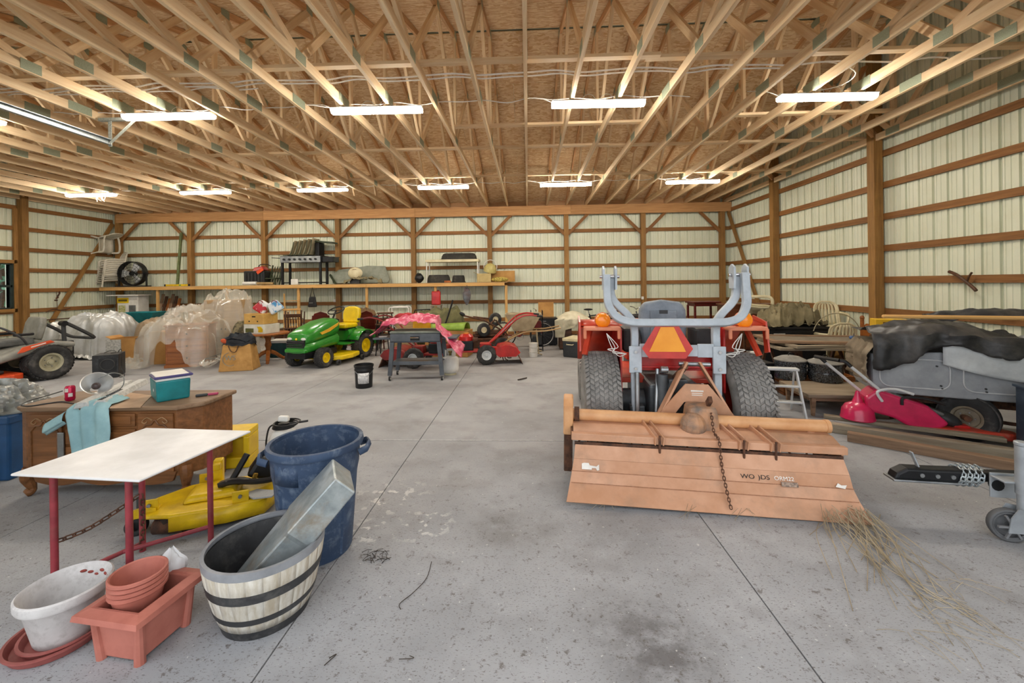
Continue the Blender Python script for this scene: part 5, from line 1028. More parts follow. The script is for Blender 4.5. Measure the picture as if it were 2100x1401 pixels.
# ================================================================== MACHINES IN THE MIDDLE GROUND
def loft(secs, n=16, p=2.6, cap=True, m=None):
    """secs: (y, cx, cz, halfwidth, halfheight); superellipse sections along local Y"""
    q = m or MB(); vs = []
    for (y, cx, cz, hw_, hh) in secs:
        for i in range(n):
            a = 2 * pi * (i + .5) / n; c, s = cos(a), sin(a); vs.append(Vector((cx + hw_ * abs(c) ** (2 / p) * (1 if c >= 0 else -1), y, cz + hh * abs(s) ** (2 / p) * (1 if s >= 0 else -1))))
    f = [(k * n + i, k * n + (i + 1) % n, (k + 1) * n + (i + 1) % n, (k + 1) * n + i) for k in range(len(secs) - 1) for i in range(n)]
    if cap: f += [tuple(range(n))[::-1], tuple(range((len(secs) - 1) * n, len(secs) * n))]
    return q.add(vs, f)
# ---- green lawn tractor (front towards -Y)
a_, b_ = fl(588, 756), fl(660, 756); J = thing('lawn_tractor', 'green lawn tractor with yellow seat, yellow wheels and yellow deck', 'lawn tractor', ((a_.x + b_.x) / 2, 8.36, 0), -15)
YW = mat('bright_yellow_paint', 'f0d012', 'd9b90e', rough=.35, coat=.3)
for s in (-1, 1): wheel(J, (s * .36, 0, .2), .198, .17, .1, YW, 'block', ncol=5, nrow=30, name='front_wheel', side=s, lugs=False); wheel(J, (s * .37, 1.22, .28), .278, .24, .15, YW, 'block', ncol=5, nrow=32, name='rear_wheel', side=s, lugs=False)
loft([(-.33, 0, .60, .23, .10), (-.30, 0, .61, .255, .13), (-.1, 0, .66, .27, .165), (.2, 0, .73, .275, .195), (.5, 0, .77, .26, .19), (.62, 0, .78, .23, .16)], 20, 3).build('hood', GRN, J, 50)
loft([(-.36, 0, .42, .22, .10), (-.3, 0, .42, .26, .12), (0, 0, .44, .26, .12), (.6, 0, .5, .24, .14)], 16, 3).build('lower_cowl', GRN, J, 50)
g = MB().box((0, -.345, .50), (.44, .03, .16)).build('grille', BLK, J, 0, .01)
for k_ in range(4): MB().box((0, -.365, .445 + k_ * .036), (.43, .02, .014)).build('grille_bar', DGREY, g, 0, .004)
for s in (-1, 1):
    MB().ell((s * .17, -.33, .605), (.12, .05, .06)).build('headlight', mat('headlight_lens', 'e6e6df', 'd0d0c8', rough=.15), J)
    MB().prism([(.0, .70), (.25, .76), (.55, .86), (.52, .80), (.28, .70), (.05, .655)], s * .268, s * .283, 'yz').build('side_stripe', mat('amber_yellow_decal', 'e8b53a', 'd8a22a', rough=.4), J, 0)
MB().ell((0, -.335, .60), (.05, .03, .05)).build('badge', YW, J); MB().box((0, -.34, .37), (.5, .1, .07)).build('bumper', GRN, J, 0, .025, bseg=3); MB().box((0, .1, .27), (.44, .9, .12)).build('frame', BLKM, J, 0, .01); MB().cyl((-.36, 0, .2), (.36, 0, .2), .03).build('front_axle', BLKM, J)
MB().prism([(.0, 0), (.36, .0), (.36, .5), (0, .5)], .36, .39, 'xy', (-.36 + .0, .62, 0)).box((.18, .87, .375), (.36, .5, .03)).build('footboard', GRN, J, 0, .008)
for s in (-1, 1):
    q = MB().grid(3, 8, lambda u, v: Vector((s * (.2 + .3 * u), 1.22 + cos(radians(-10 + 170 * v)) * .34, .33 + sin(radians(-10 + 170 * v)) * (.34 - .03 * u)))); q.build('fender', GRN, J, 50, solid=.012)
loft([(.95, 0, .55, .22, .14), (1.15, 0, .58, .24, .12), (1.5, 0, .56, .24, .12)], 16, 3).build('rear_body', GRN, J, 50)
MB().box((0, 1.05, .74), (.44, .44, .1)).build('seat_cushion', YW, J, 0, .04, bseg=3); MB().prism([(-.2, 0), (.2, 0), (.23, .2), (.2, .34), (.1, .38), (-.1, .38), (-.2, .34), (-.23, .2)], -.05, .05, 'xz', (0, 1.3, .78), rot(-10)).build('seat_back', YW, J, 40, .03, bseg=3); MB().box((0, 1.05, .67), (.36, .36, .06)).build('seat_base', BLK, J, 0, .01)
MB().box((0, .64, .86), (.34, .1, .14), rot(-20)).build('dash', BLK, J, 0, .02); MB().tube([rot(25) @ (v - Vector((0, .8, 1.1))) + Vector((0, .8, 1.1)) for v in arc((0, .8, 1.1), .175, 0, 360, 22, 'xy')[:-1]], .014, 8, closed=True).build('steering_wheel', BLK, J); MB().cyl((0, .66, .88), (0, .8, 1.1), .02).bar((-.16, .8, 1.1), (.16, .8, 1.1), .02, .015).build('steering_column', BLK, J)
MB().prism([(-.56, .3), (-.4, .2), (.4, .2), (.56, .3), (.6, .6), (.5, .95), (-.5, .95), (-.6, .6)], .1, .2, 'xy').build('mower_deck', YW, J, 0, .03, bseg=3)
for x, y in ((-.5, .26), (.5, .26), (.56, .95)): wheel(J, (x, y, .06), .058, .05, .03, BLK, None, name='gauge_wheel', lugs=False)
# ---- orange zero-turn mower
p = fl(108, 776); Z = thing('zero_turn_mower', 'orange and gray zero-turn riding mower with folded roll bar', 'riding mower', (p.x - .5, p.y + .08, 0), -17)
OZ = mat('bright_orange_red', 'e2552a', 'cc4620', rough=.4, coat=.3); WG = mat('warm_grey_plastic', '8d8c84', '74736c', rough=.5); RIMZ = mat('beige_rim', 'b9b398', '9a947a', rough=.5)
for s in (-1, 1): wheel(Z, (s * .52, 0, .32), .317, .31, .16, RIMZ, 'block', ncol=7, nrow=34, name='rear_wheel', side=s); wheel(Z, (s * .45, -1.45, .16), .158, .14, .08, RIMZ, None, name='front_wheel', lugs=False)
loft([(-.55, 0, .48, .36, .10), (-.3, 0, .52, .42, .12), (.1, 0, .56, .44, .11), (.4, 0, .52, .40, .12)], 18, 4).build('body', WG, Z, 50)
for s in (-1, 1):
    loft([(-.62, s * .42, .42, .1, .06), (-.3, s * .46, .56, .13, .09), (.1, s * .48, .635, .14, .06), (.34, s * .48, .6, .13, .05)], 14, 3).build('side_fender', WG, Z, 50)
    MB().prism([(-.42, .54), (-.36, .64), (.0, .72), (.06, .68), (-.12, .64), (-.34, .55)], s * .6, s * .622, 'yz').build('orange_flash', OZ, Z, 0, .006); f_ = MB().box((s * .615, -.16, .655), (.02, .2, .018), rot(15)).build('lettering_strip', WHT, Z, 0)
    MB().tube(spline([(s * .4, -.2, .62), (s * .42, -.3, .8), (s * .36, -.5, .98), (s * .18, -.56, 1.0)], 5), .018, 8).build('lap_bar', DGREY, Z)
    MB().bar((s * .42, .28, .5), (s * .42, .26, 1.0), .06, .05).build('roll_bar_post', DGREY, Z, 0, .008); MB().cyl((s * .36, .26, 1.0), (s * .48, .26, 1.0), .05).build('roll_bar_hinge', BLKM, Z)
MB().tube(spline([(-.42, .28, 1.02), (-.42, .5, .86), (-.41, .72, .68), (0, .74, .66), (.41, .72, .68), (.42, .5, .86), (.42, .28, 1.02)], 4), .032, 6).build('folded_roll_bar', DGREY, Z, 40)
MB().box((0, -.3, .7), (.5, .5, .12)).build('seat_cushion', GREY, Z, 0, .04, bseg=3); MB().prism([(-.25, 0), (.25, 0), (.27, .3), (.2, .42), (-.2, .42), (-.27, .3)], -.05, .05, 'xz', (0, .0, .72), rot(-12)).build('seat_back', WG, Z, 40, .03, bseg=3)
for s in (-1, 1): MB().box((s * .3, -.22, .84), (.06, .26, .05)).build('armrest', BLK, Z, 0, .015)
loft([(-1.0, .1, .34, .3, .05), (-.8, .1, .4, .34, .09), (-.6, .1, .44, .34, .08)], 14, 4).build('front_cowl', OZ, Z, 50); MB().box((0, .35, .5), (.5, .3, .3)).build('engine', BLKM, Z, 0, .03); MB().box((0, -.8, .34), (.7, .5, .05)).build('footplate', OZ, Z, 0, .01); MB().bar((-.35, -.55, .36), (-.4, -1.45, .4), .06, .06).build('front_arm', OZ, Z, 0); MB().bar((.35, -.55, .36), (.4, -1.45, .4), .06, .06).build('front_arm', OZ, Z, 0)
MB().prism([(-.6, -1.15), (.55, -1.15), (.72, -.9), (.72, -.5), (.6, -.34), (-.6, -.34)], .09, .2, 'xy').build('mower_deck', OZ, Z, 0, .02); MB().box((.1, -.75, .24), (.9, .4, .06)).build('belt_cover', BLK, Z, 0, .02); MB().cyl((.3, -.62, .2), (.3, -.62, .36), .06).build('pulley', DRED, Z)
# ---- flat-top griddle with pink tarp, propane tank, bucket
GRY = mat('slate_grey_enamel', '5b6067', '4a4f56', rough=.4); g0, g1 = fl(797, 784), fl(900, 781); gx = (g0.x + g1.x) / 2
G = thing('griddle', 'gray flat-top griddle cart on caster legs under a pink tarp', 'griddle', (gx + .02, 7.05, 0), 2)
MB().box((0, .28, .735), (.84, .5, .16)).build('cook_box', GRY, G, 0, .01); MB().box((0, .28, .83), (.88, .54, .035)).build('lid', mat('grey_lid', '7b8076', '666b62', rough=.5), G, 0, .01)
MB().box((0, .02, .74), (.86, .03, .13)).build('front_panel', GRY, G, 0, .008); h_ = MB().tube([(-.07, -.0, .745), (-.07, -.04, .745), (.07, -.04, .745), (.07, 0, .745)], .01, 6).build('handle', CHR, G); MB().box((0, .0, .73), (.16, .012, .07)).build('handle_plate', BLKM, G, 0, .004)
for x, y in ((-.4, .04), (.4, .04), (-.4, .52), (.4, .52)):
    s = -1 if x < 0 else 1; MB().bar((x + s * .05, y, .09), (x, y, .67), .07, .05, up=(0, 1, 0)).build('leg', GRY, G, 0, .006)
    cw = bpy.data.objects.new('caster', None); COL.objects.link(cw); cw.parent = G; cw.location = (x + s * .05, y, 0); MB().cyl((-.014, 0, .04), (.014, 0, .04), .04, n=16).build('caster_wheel', RUB, cw); MB().cyl((-.017, 0, .04), (.017, 0, .04), .022, n=12).build('caster_hub', WHT, cw); MB().box((0, .01, .08), (.05, .04, .03)).build('caster_fork', CHR, cw, 0, .004)
MB().box((0, .28, .3), (.86, .44, .02)).box((0, .05, .3), (.86, .02, .06)).build('lower_shelf', GRY, G, 0); MB().box((-.6, .28, .72), (.3, .42, .03)).build('side_shelf', GRY, G, 0, .006); MB().box((.58, .28, .72), (.26, .42, .03)).build('side_shelf', GRY, G, 0, .006)
PINK = mat('pink_red_tarp', 'dd6c86', 'bb3a58', rough=.3, sc_=7, bump=.3, dirt='f0bcc6', damt=.7, dsc=7)  # the paler patches paint white highlights into the tarp colour
gl = G.location
def pk(u, v):
    x = -.82 + 1.62 * u; y = .06 + .5 * v; xx = gl.x + x; fold = .05 * fbm(u * 7, v * 5, 2.) + .04 * abs(fbm(u * 15, v * 9, 6.))
    z = .88 + .22 * sin(pi * (.1 + .75 * u)) ** 1.2 * sin(pi * (.15 + .7 * v)) + fold
    if u < .12: z = .77 + (u / .12) * .12 + fold * .6
    if u > .72: t = (u - .72) / .28; z = .92 - t * (.36 + .16 * (1 - v)) + fold; y = -.02 + .4 * v; 
    lim = .86 if -.44 < xx - gl.x < .46 else .74
    if u <= .78: z = max(z, lim)
    return Vector((xx, gl.y + y, z))
tag(MB().grid(60, 26, pk).build('pink_tarp', PINK, None, 50, solid=.006, fix=False), 'crumpled pinkish-red tarp thrown over the gray griddle', 'tarp')
tag(MB().prism([(-.07, -.05), (.06, -.06), (.08, .03), (.0, .07), (-.08, .04)], 0, .012, 'xy').build('paper_towel', WHT, None, 0, .003, loc=(gl.x - .62, gl.y + .2, .738), r=(0, 0, 20)), 'white crumpled paper on the griddle side shelf', 'paper')
p = fl(921, 771); pt = thing('propane_tank', 'white propane tank standing beside the griddle', 'propane tank', (p.x + .0, p.y + .13, 0))
MB().lathe([(0, .03), (.10, .03), (.145, .06), (.155, .12), (.155, .26), (.14, .31), (.08, .345), (0, .35)], 30).build('tank', WHT, pt, 50); MB().lathe([(.095, 0), (.105, 0), (.105, .04), (.095, .04)], 24).build('foot_ring', CREAM, pt); cl = MB().lathe([(.095, .33), (.1, .33), (.1, .46), (.095, .46)], 20, a0=radians(-60), a1=radians(240)).build('collar', WHT, pt); MB().cyl((0, 0, .34), (0, 0, .4), .02).cyl((0, 0, .4), (0, 0, .43), .035).build('valve', mat('brass_valve', '8a7a4a', '6a5c36', metal=.6, rough=.4), pt)
p = fl(740, 798); bk = thing('bucket', 'black plastic bucket with white label standing alone on the floor', 'bucket', (p.x, p.y + .13, 0), 25)
MB().lathe([(0, 0), (.125, 0), (.13, .01), (.14, .27), (.148, .28), (.148, .29), (.142, .3), (.145, .33), (.153, .335), (.155, .365), (.148, .37), (.143, .365), (.13, .05), (0, .015)], 30).build('pail', BLK, bk, 40); MB().lathe([(.1345, .08), (.1415, .25)], 8, a0=radians(225), a1=radians(300)).build('label', mat('printed_white_label', 'dcdcdc', '9c9c9c', rough=.6, sc_=45, lo=.3, hi=.5), bk, 30, solid=.002); MB().tube([Vector((cos(a) * .152, sin(a) * .152 - .01, .3 - .1 * sin(a) ** 2)) for a in [radians(180 + 180 * i / 14) for i in range(15)]], .003, 5).build('bail', STEEL, bk)
# ---- rear-tine tillers (forward = -X)
def walk_tiller(label, loc, rz, hmat=RED):
    t = thing('garden_tiller', label, 'tiller', loc, rz); TW = mat('pale_disc_rim', 'cfd3d4', 'b9bdbe', rough=.4)
    for s in (-1, 1): wheel(t, (0, s * .24, .2), .198, .13, .095, TW, 'lug', rz=90, nrow=11, name='wheel', lugs=False, side=s)
    MB().box((-.02, 0, .3), (.24, .2, .24)).bar((0, 0, .3), (.42, 0, .27), .09, .09).build('gear_case', hmat, t, 0, .02); MB().box((-.42, 0, .26), (.5, .28, .04)).build('engine_plate', hmat, t, 0, .008)
    e = MB().box((-.42, 0, .38), (.3, .3, .2)).build('engine', BLKM, t, 0, .02); MB().lathe([(0, .14), (.1, .13), (.15, .08), (.155, 0)], 20, (-.42, 0, .48)).build('engine_shroud', hmat, e); MB().cyl((-.28, -.12, .5), (-.18, -.12, .5), .05).build('muffler', RUST, e); MB().box((-.62, 0, .36), (.12, .26, .2)).build('fuel_tank', hmat, e, 0, .03); MB().cyl((-.42, 0, .6), (-.42, 0, .63), .06).build('fuel_cap', mat('orange_cap', 'e08a3a', 'c8742a'), e)
    q = MB().grid(4, 8, lambda u, v: Vector((.42 + cos(radians(20 + 150 * v)) * .27, -.28 + .56 * u, .17 + sin(radians(20 + 150 * v)) * .22))); q.build('tine_hood', hmat, t, 40, solid=.01)
    for s in (-1, 1): MB().prism([(.16, .24), (.24, .36), (.42, .395), (.6, .35), (.69, .24), (.6, .16), (.25, .16)], s * .28 - .005, s * .28 + .005, 'xz').build('hood_side', hmat, t, 0)
    MB().prism([(.62, .26), (.74, .0), (.73, 0), (.60, .24)], -.27, .27, 'xz').build('rear_flap', RUST, t, 0)
    q = MB()
    for k in range(10):
        a = k * .63; y = -.22 + .048 * k; q.tube(spline([(.42, y, .16), (.42 + cos(a) * .1, y, .16 + sin(a) * .1), (.42 + cos(a + .5) * .15, y + .04, .155 + sin(a + .5) * .15)], 3), .011, 5)
    q.build('tine_set', RUST, t)['kind'] = 'stuff'
    for s in (-1, 1): MB().tube(spline([(.05, s * .07, .4), (.3, s * .16, .62), (.62, s * .27, .92), (.85, s * .3, 1.0), (1.05, s * .3, .98)], 6), .018, 8).build('handlebar', hmat, t); MB().cyl((1.03, s * .3, .982), (1.15, s * .3, .97), .022).build('grip', BLK, t)
    MB().cyl((.62, -.27, .92), (.62, .27, .92), .014).build('cross_bar', hmat, t); MB().cyl((.1, 0, .42), (.55, .05, .86), .008).build('shift_rod', STEEL, t)
    return t
p = fl(996, 748); walk_tiller('red rear-tine tiller standing clear with its handlebars toward the wheelbarrow', (p.x, p.y + .22, 0), 6)
p = fl(850, 757); walk_tiller('red rear-tine tiller standing directly behind the griddle', (p.x, p.y + .3, 0), 172, DRED)
# ================================================================== CLUTTER ALONG THE BACK AND LEFT
def carton(label, loc, dims, rz=0, material=None, name='cardboard_box', flaps=False):
    t = thing(name, label, 'box', loc, rz); w_, d_, h_ = dims; m_ = material or CARD
    if not flaps: MB().box((0, 0, h_ / 2), dims).build('carton', m_, t, 0, .005); MB().box((0, 0, h_ + .002), (w_ * .98, .05, .003)).build('tape', mat('brown_tape', 'a8824e', '957140', rough=.3), t, 0)
    else:
        for s in (-1, 1): MB().box((s * (w_ / 2 - .003), 0, h_ / 2), (.006, d_, h_)).build('side', m_, t, 0); MB().box((0, s * (d_ / 2 - .003), h_ / 2), (w_, .006, h_)).build('side', m_, t, 0); MB().bar((s * w_ / 2, 0, h_), (s * (w_ / 2 + .1), 0, h_ + .05), d_ * .98, .005).build('flap', m_, t, 0)
        MB().box((0, 0, .004), (w_, d_, .006)).build('bottom', m_, t, 0)
    return t
SILV = mat('silver_poly_tarp', 'c9ccce', 'a3a29c', rough=.35, metal=.2, sc_=2.2, bump=.15); TAN = mat('tan_tarp', 'a08b70', '7f6c54', rough=.7, bump=.2)
tarp('silver_tarp', 'silver tarp covering a machine behind the zero-turn mower', 'tarp', SILV, -11.9, -9.75, 9.2, 10.6, lambda x, y: smax([hump(x, y, -10.9, 9.9, .95, .6, .8, 4), hump(x, y, -10.5, 9.9, .6, .55, 1.0, 4)], .06), 90, 64, .07, 3.2, seed=1)
tarp('tan_tarp', 'tan tarp heap between the silver tarp and the plastic-covered furniture', 'tarp', TAN, -9.85, -8.75, 9.7, 10.9, lambda x, y: smax([hump(x, y, -9.3, 10.3, .5, .55, .85, 4)], .05), 40, 36, .07, 3.4, seed=3)
b = carton('small open cardboard box with a newspaper hung on it beside the tarps', (-8.95, 9.0, 0), (.5, .4, .55), 10, flaps=True); MB().box((-.18, -.21, .36), (.3, .006, .34)).build('newspaper', mat('newsprint', 'cfcfca', '8f8f8c', rough=.8, sc_=28), b, 0)
p = fl(202, 777); sb = thing('subwoofer', 'black boxy subwoofer with loose cable in front of the plastic-covered furniture', 'speaker', (p.x, p.y + .2, 0), 32)
MB().box((0, 0, .22), (.36, .42, .42)).build('cabinet', mat('black_vinyl', '26272a', '17181a', rough=.5, dirt='5a5a5c', damt=.4, dsc=12), sb, 0, .006); MB().box((.03, -.213, .25), (.24, .006, .24)).build('grille', BLK, sb, 0); MB().tube(arc((.03, -.218, .25), .1, 0, 360, 20)[:-1], .008, 6, closed=True).build('cone_ring', DGREY, sb)
MB().tube(spline([(.1, .1, .43), (.16, 0, .5), (.2, -.1, .44), (.21, -.15, .2), (.26, -.2, .02), (.2, -.26, .01)], 6), .006, 6).build('cable', BLK, sb); MB().tube(spline([(-.1, .1, .435), (0, .12, .47), (.1, .0, .45), (.05, -.1, .44)], 5), .006, 6).build('cable', BLK, sb)
for x in (-.14, .14): MB().box((x, 0, .005), (.04, .36, .01)).build('foot', BLK, sb, 0)
# ---- furniture under clear plastic
ch = thing('chest', 'honey wood chest half hidden under the clear plastic sheet', 'chest', (-7.2, 8.62, 0), 22)
MB().box((0, 0, .45), (.75, .5, .8)).build('carcass', W_HONEY, ch, 0, .008); MB().box((0, 0, .03), (.79, .54, .06)).build('plinth', W_HONEY, ch, 0, .006); MB().box((0, 0, .865), (.8, .55, .03)).build('top', W_HONEY, ch, 0, .006)
for k_ in range(3): d_ = MB().box((0, -.256, .19 + .25 * k_), (.68, .016, .22)).build('drawer', W_HONEY, ch, 0, .005); MB().ell((0, -.275, .19 + .25 * k_), (.03, .03, .03)).build('knob', BLKM, d_)
wd = thing('wardrobe', 'tall tan wardrobe inside the clear plastic sheet', 'wardrobe', (-7.0, 9.45, 0), 15); MB().box((0, 0, .68), (.8, .5, 1.36)).build('carcass', W_PLY, wd, 0, .008)
for s in (-1, 1): d_ = MB().box((s * .19, -.256, .7), (.36, .014, 1.2)).build('door', W_PLY, wd, 0, .006); MB().ell((s * .04, -.27, .7), (.025, .025, .04)).build('knob', BLKM, d_)
carton('brown moving carton inside the clear plastic sheet', (-7.95, 8.95, 0), (.55, .5, .7), 8)
CLEAR = mat('clear_plastic_sheet', 'e6e3d8', 'd4d0c4', rough=.1, alpha=.33, bump=.6, sc_=4, bsc=9, spec=.8, coat=.4)
def hp_(x, y): return smax([hump(x, y, -7.2, 8.6, .68, .62, 1.0, 3.5), hump(x, y, -7.0, 9.45, .62, .5, 1.52, 3.), hump(x, y, -7.45, 9.1, .8, .7, 1.2, 3.), hump(x, y, -7.95, 8.95, .5, .52, .85, 3.5), .0], .07) - .04
pl = thing('plastic_sheet', 'translucent plastic sheet draped over stored furniture', 'plastic sheet', (0, 0, 0))
def pf(u, v):
    x = -8.55 + 2.35 * u; y = 8.0 + 2.05 * v; z = hp_(x, y); n = fbm(x * 2.6, y * 2.6, 4.) * .07 + .2 * ((1 - abs(fbm(x * 2.6, y * 2.6, 1., 2))) ** 4 - .3)
    lift = .16 + .14 * sin(x * 5.) if u > .38 and v < .3 else .03
    return Vector((x + .08 * fbm(x * 3, y * 3, 9.), y + .08 * fbm(x * 3, y * 3, 19.), max(z + n, lift)))
MB().grid(110, 95, pf).build('sheet', CLEAR, pl, 30, fix=False)
bf = thing('bed_frame', 'bent steel bed frame legs poking out under the plastic sheet', 'bed frame', (-6.35, 8.45, 0), 14)
MB().tube([(-.38, 0, 0), (-.38, 0, .14), (-.36, 0, .17), (.36, 0, .17), (.38, 0, .14), (.38, 0, 0)], .012, 8).build('front_loop', BLKM, bf); MB().tube([(-.38, .7, 0), (-.38, .7, .14), (-.36, .7, .17), (.36, .7, .17), (.38, .7, .14), (.38, .7, 0)], .012, 8).build('rear_loop', BLKM, bf)
for s in (-1, 1): MB().cyl((s * .36, 0, .17), (s * .36, .7, .17), .012).build('side_rail', BLKM, bf)
# ---- kraft bag, pedestal table, banana boxes, coolers
p = fl(478, 762); kb = thing('paper_bag', 'large kraft paper bag full of dark clothes beside the green lawn tractor', 'paper bag', (p.x, p.y + .2, 0), 14)
MB().box((0, 0, .26), (.62, .4, .52), tap=.78).build('bag', CARD2, kb, 0, .015)
KP = mat('grey_print', '8f8f86', '7a7a72'); MB().tube(arc((-.1, -.19, .24), .13, 100, 300, 16), .006, 5).build('printed_ring', KP, kb); text('lettering', 'WS', .13, KP, kb, (-.1, -.185, .26), (83, 0, 0), .002)
MB().tube(spline([(-.14, -.165, .5), (-.08, -.2, .4), (.0, -.2, .38), (.04, -.17, .5)], 5), .008, 6).build('handle', W_DARK, kb)
q = MB().grid(26, 12, lambda u, v: Vector((cos(2 * pi * u) * .3 * cos(v * pi / 2) ** .5 if v < 1 else 0, sin(2 * pi * u) * .2 * cos(v * pi / 2) ** .5 if v < 1 else 0, .5 + .2 * sin(v * pi / 2))) + Vector((.04 * fbm(u * 9, v * 5, 1), .04 * fbm(u * 9, v * 5, 5), .07 * fbm(u * 8, v * 4, 9)))); q.build('dark_clothes', mat('dark_cloth_heap', '23272f', '15171c', rough=.8, dirt='3f5a6a', damt=.4), kb, 40, fix=False); MB().ell((-.2, -.1, .58), (.2, .12, .1), rot(10, 20, 10)).build('orange_cloth', mat('orange_cloth', 'c4532a', 'a8431f', rough=.8), kb)
tarp('camo_bundle', 'olive camouflage bundle piled behind the kraft paper bag', 'bundle', mat('camouflage_cloth', '7d7256', '4a4331', rough=.9, sc_=9, lo=.45, hi=.55, bump=.3), -6.45, -6.1, 8.62, 9.2, lambda x, y: hump(x, y, -6.28, 8.92, .18, .28, .88, 3), 26, 24, .05, 5., seed=4)
pt_ = thing('pedestal_table', 'round pedestal table with carved splayed feet under the banana boxes', 'table', (-5.74, 8.95, 0), 0)
MB().cyl((0, 0, .6), (0, 0, .64), .42, n=32).build('table_top', W_HONEY, pt_, 30, .01); MB().lathe([(.03, .16), (.05, .2), (.045, .3), (.07, .36), (.05, .45), (.065, .52), (.1, .58), (.1, .6)], 18).build('turned_column', W_HONEY, pt_)
for k_ in range(3): a = radians(-60 + 120 * k_); MB().tube(spline([(cos(a) * .04, sin(a) * .04, .22), (cos(a) * .16, sin(a) * .16, .16), (cos(a) * .3, sin(a) * .3, .05), (cos(a) * .38, sin(a) * .38, .03)], 4), [.045] * 4 + [.04] * 4 + [.035] * 5, 8).build('splayed_foot', W_HONEY, pt_)
b1 = carton('white fruit box printed with yellow bananas on the pedestal table', (-5.83, 8.88, .642), (.56, .4, .2), -14, mat('white_card', 'dcdacf', 'c9c6ba', rough=.7))
for k_ in range(4): MB().tube(spline([(.1 + .025 * k_, -.203, .15), (.14 + .03 * k_, -.204, .1), (.13 + .03 * k_, -.203, .04)], 4), .012, 6).build('printed_banana', YEL, b1)
MB().box((-.12, -.202, .07), (.22, .004, .09)).build('printed_band', mat('olive_print', '5a5a2a', '44441f'), b1, 0)
b2 = carton('tan fruit box with hand holes on top of the white fruit box', (-5.86, 8.9, .847), (.52, .38, .22), -12, mat('tan_card', 'd3a85e', 'bd924c', rough=.8))
for x, z, wd_ in ((-.12, .06, .03), (.1, .06, .03), (0, .16, .09)): MB().box((x, -.192, z), (wd_, .004, .025)).build('hand_hole', BLK, b2, 0)
BAGB = mat('blue_white_bag', '4a90c4', 'd8dde2', rough=.4, sc_=5, lo=.48, hi=.52); BAGR = mat('red_white_bag', 'b5232f', 'dcdcdc', rough=.4, sc_=5, lo=.48, hi=.52)
for k_, (dx, dz, m_, lab, r3) in enumerate(((-.08, 0, BAGR, 'red and white folded bag on the tan fruit box', 35), (.1, .012, BAGB, 'blue and white shopping bag slumped on the tan fruit box', -30))):
    t = thing('shopping_bag', lab, 'bag', (-5.72 + dx * 1.6, 8.93, 1.075), 10 + 12 * k_); MB().box((0, 0, .13), (.3, .2, .26), rot(0, r3, 0), tap=.7).build('bag_body', m_, t, 0, .05, bseg=3); MB().tube(arc((0, -.1, .22), .05, 0, 180, 8), .008, 6).build('bag_handle', DRED, t)
TEALD = mat('dark_teal_plastic', '1c4a4a', '15393a', rough=.45)
def cooler(label, loc, rz, dims, bm_, lm_):
    t = thing('cooler', label, 'cooler', loc, rz); w_, d_, h_ = dims; MB().box((0, 0, h_ * .42), (w_, d_, h_ * .84), tap=1.04).build('body', bm_, t, 0, .02); MB().box((0, 0, h_ * .92), (w_ * 1.06, d_ * 1.06, h_ * .16)).build('lid', lm_, t, 0, .012)
    for s in (-1, 1): MB().tube([(s * w_ * .52, -.08, h_ * .7), (s * (w_ * .52 + .04), -.07, h_ * .68), (s * (w_ * .52 + .04), .07, h_ * .68), (s * w_ * .52, .08, h_ * .7)], .01, 6).build('handle', lm_, t)
cooler('dark teal cooler with white lid on the floor behind the pedestal table', (-5.72, 9.62, 0), 8, (.62, .36, .4), TEALD, WHT)
cooler('dark cooler with cream lid on the floor beside the tractor fender', (1.05, 9.45, 0), 60, (.55, .36, .42), mat('charcoal_plastic', '33373b', '262a2d', rough=.5), CREAM)
# ---- dining chairs
def dining_chair(label, loc, rx=0, ry=0, rz=0, material=None, round_back=False, name='dining_chair'):
    m_ = material or W_RED; t = thing(name, label, 'chair', loc, rz, None, rx, ry)
    MB().box((0, 0, .44), (.44, .42, .035)).build('seat', m_, t, 0, .012)
    for s in (-1, 1):
        MB().cyl((s * .19, -.18, 0), (s * .18, -.17, .43), .016, .022, n=8).build('leg', m_, t); MB().cyl((s * .18, .2, 0), (s * .17, .18, .43), .018, .022, n=8).build('leg', m_, t)
        MB().tube(spline([(s * .18, .19, .44), (s * .19, .24, .7), (s * .18, .28, .92)], 4), .018, 8).build('back_post', m_, t); MB().cyl((s * .185, -.175, .2), (s * .178, .19, .2), .01, n=6).build('stretcher', m_, t)
    MB().cyl((-.18, 0, .2), (.18, 0, .2), .01, n=6).build('stretcher', m_, t)
    if round_back: MB().prism([(-.19, 0), (.19, 0), (.2, .3), (.14, .42), (0, .47), (-.14, .42), (-.2, .3)], -.012, .012, 'xz', (0, .25, .56), rot(-10)).build('back_panel', m_, t, 0, .006)
    else:
        MB().box((0, .275, .92), (.42, .025, .09), rot(-8)).build('top_rail', m_, t, 0, .01)
        for k in range(5): MB().cyl((-.12 + .06 * k, .2, .46), (-.13 + .065 * k, .27, .89), .009, n=6).build('spindle', m_, t)
    return t
dining_chair('brown spindle-back chair turned upside down behind the fruit boxes', (-5.9, 10.3, 1.02), rx=172, rz=20, material=W_DARK)
dining_chair('brown spindle-back chair standing upright under the upturned chair', (-5.88, 10.35, .0), rz=190, material=W_DARK)
dining_chair('dark red round-backed chair behind the green lawn tractor hood', (-5.2, 10.3, 0), rz=200, round_back=True)
dining_chair('dark red round-backed chair right behind the yellow tractor seat', (-3.95, 10.45, 0), rz=172, round_back=True)
st0 = dining_chair('pale wooden stool-chair turned upside down on the shelf-side pile', (-6.5, 11.2, 1.45), rx=180, rz=30, material=W_SHELF)
cb2 = thing('storage_crate', 'tall dark wooden crate under the upturned pale chair', 'crate', (-6.5, 11.2, 0), 5)
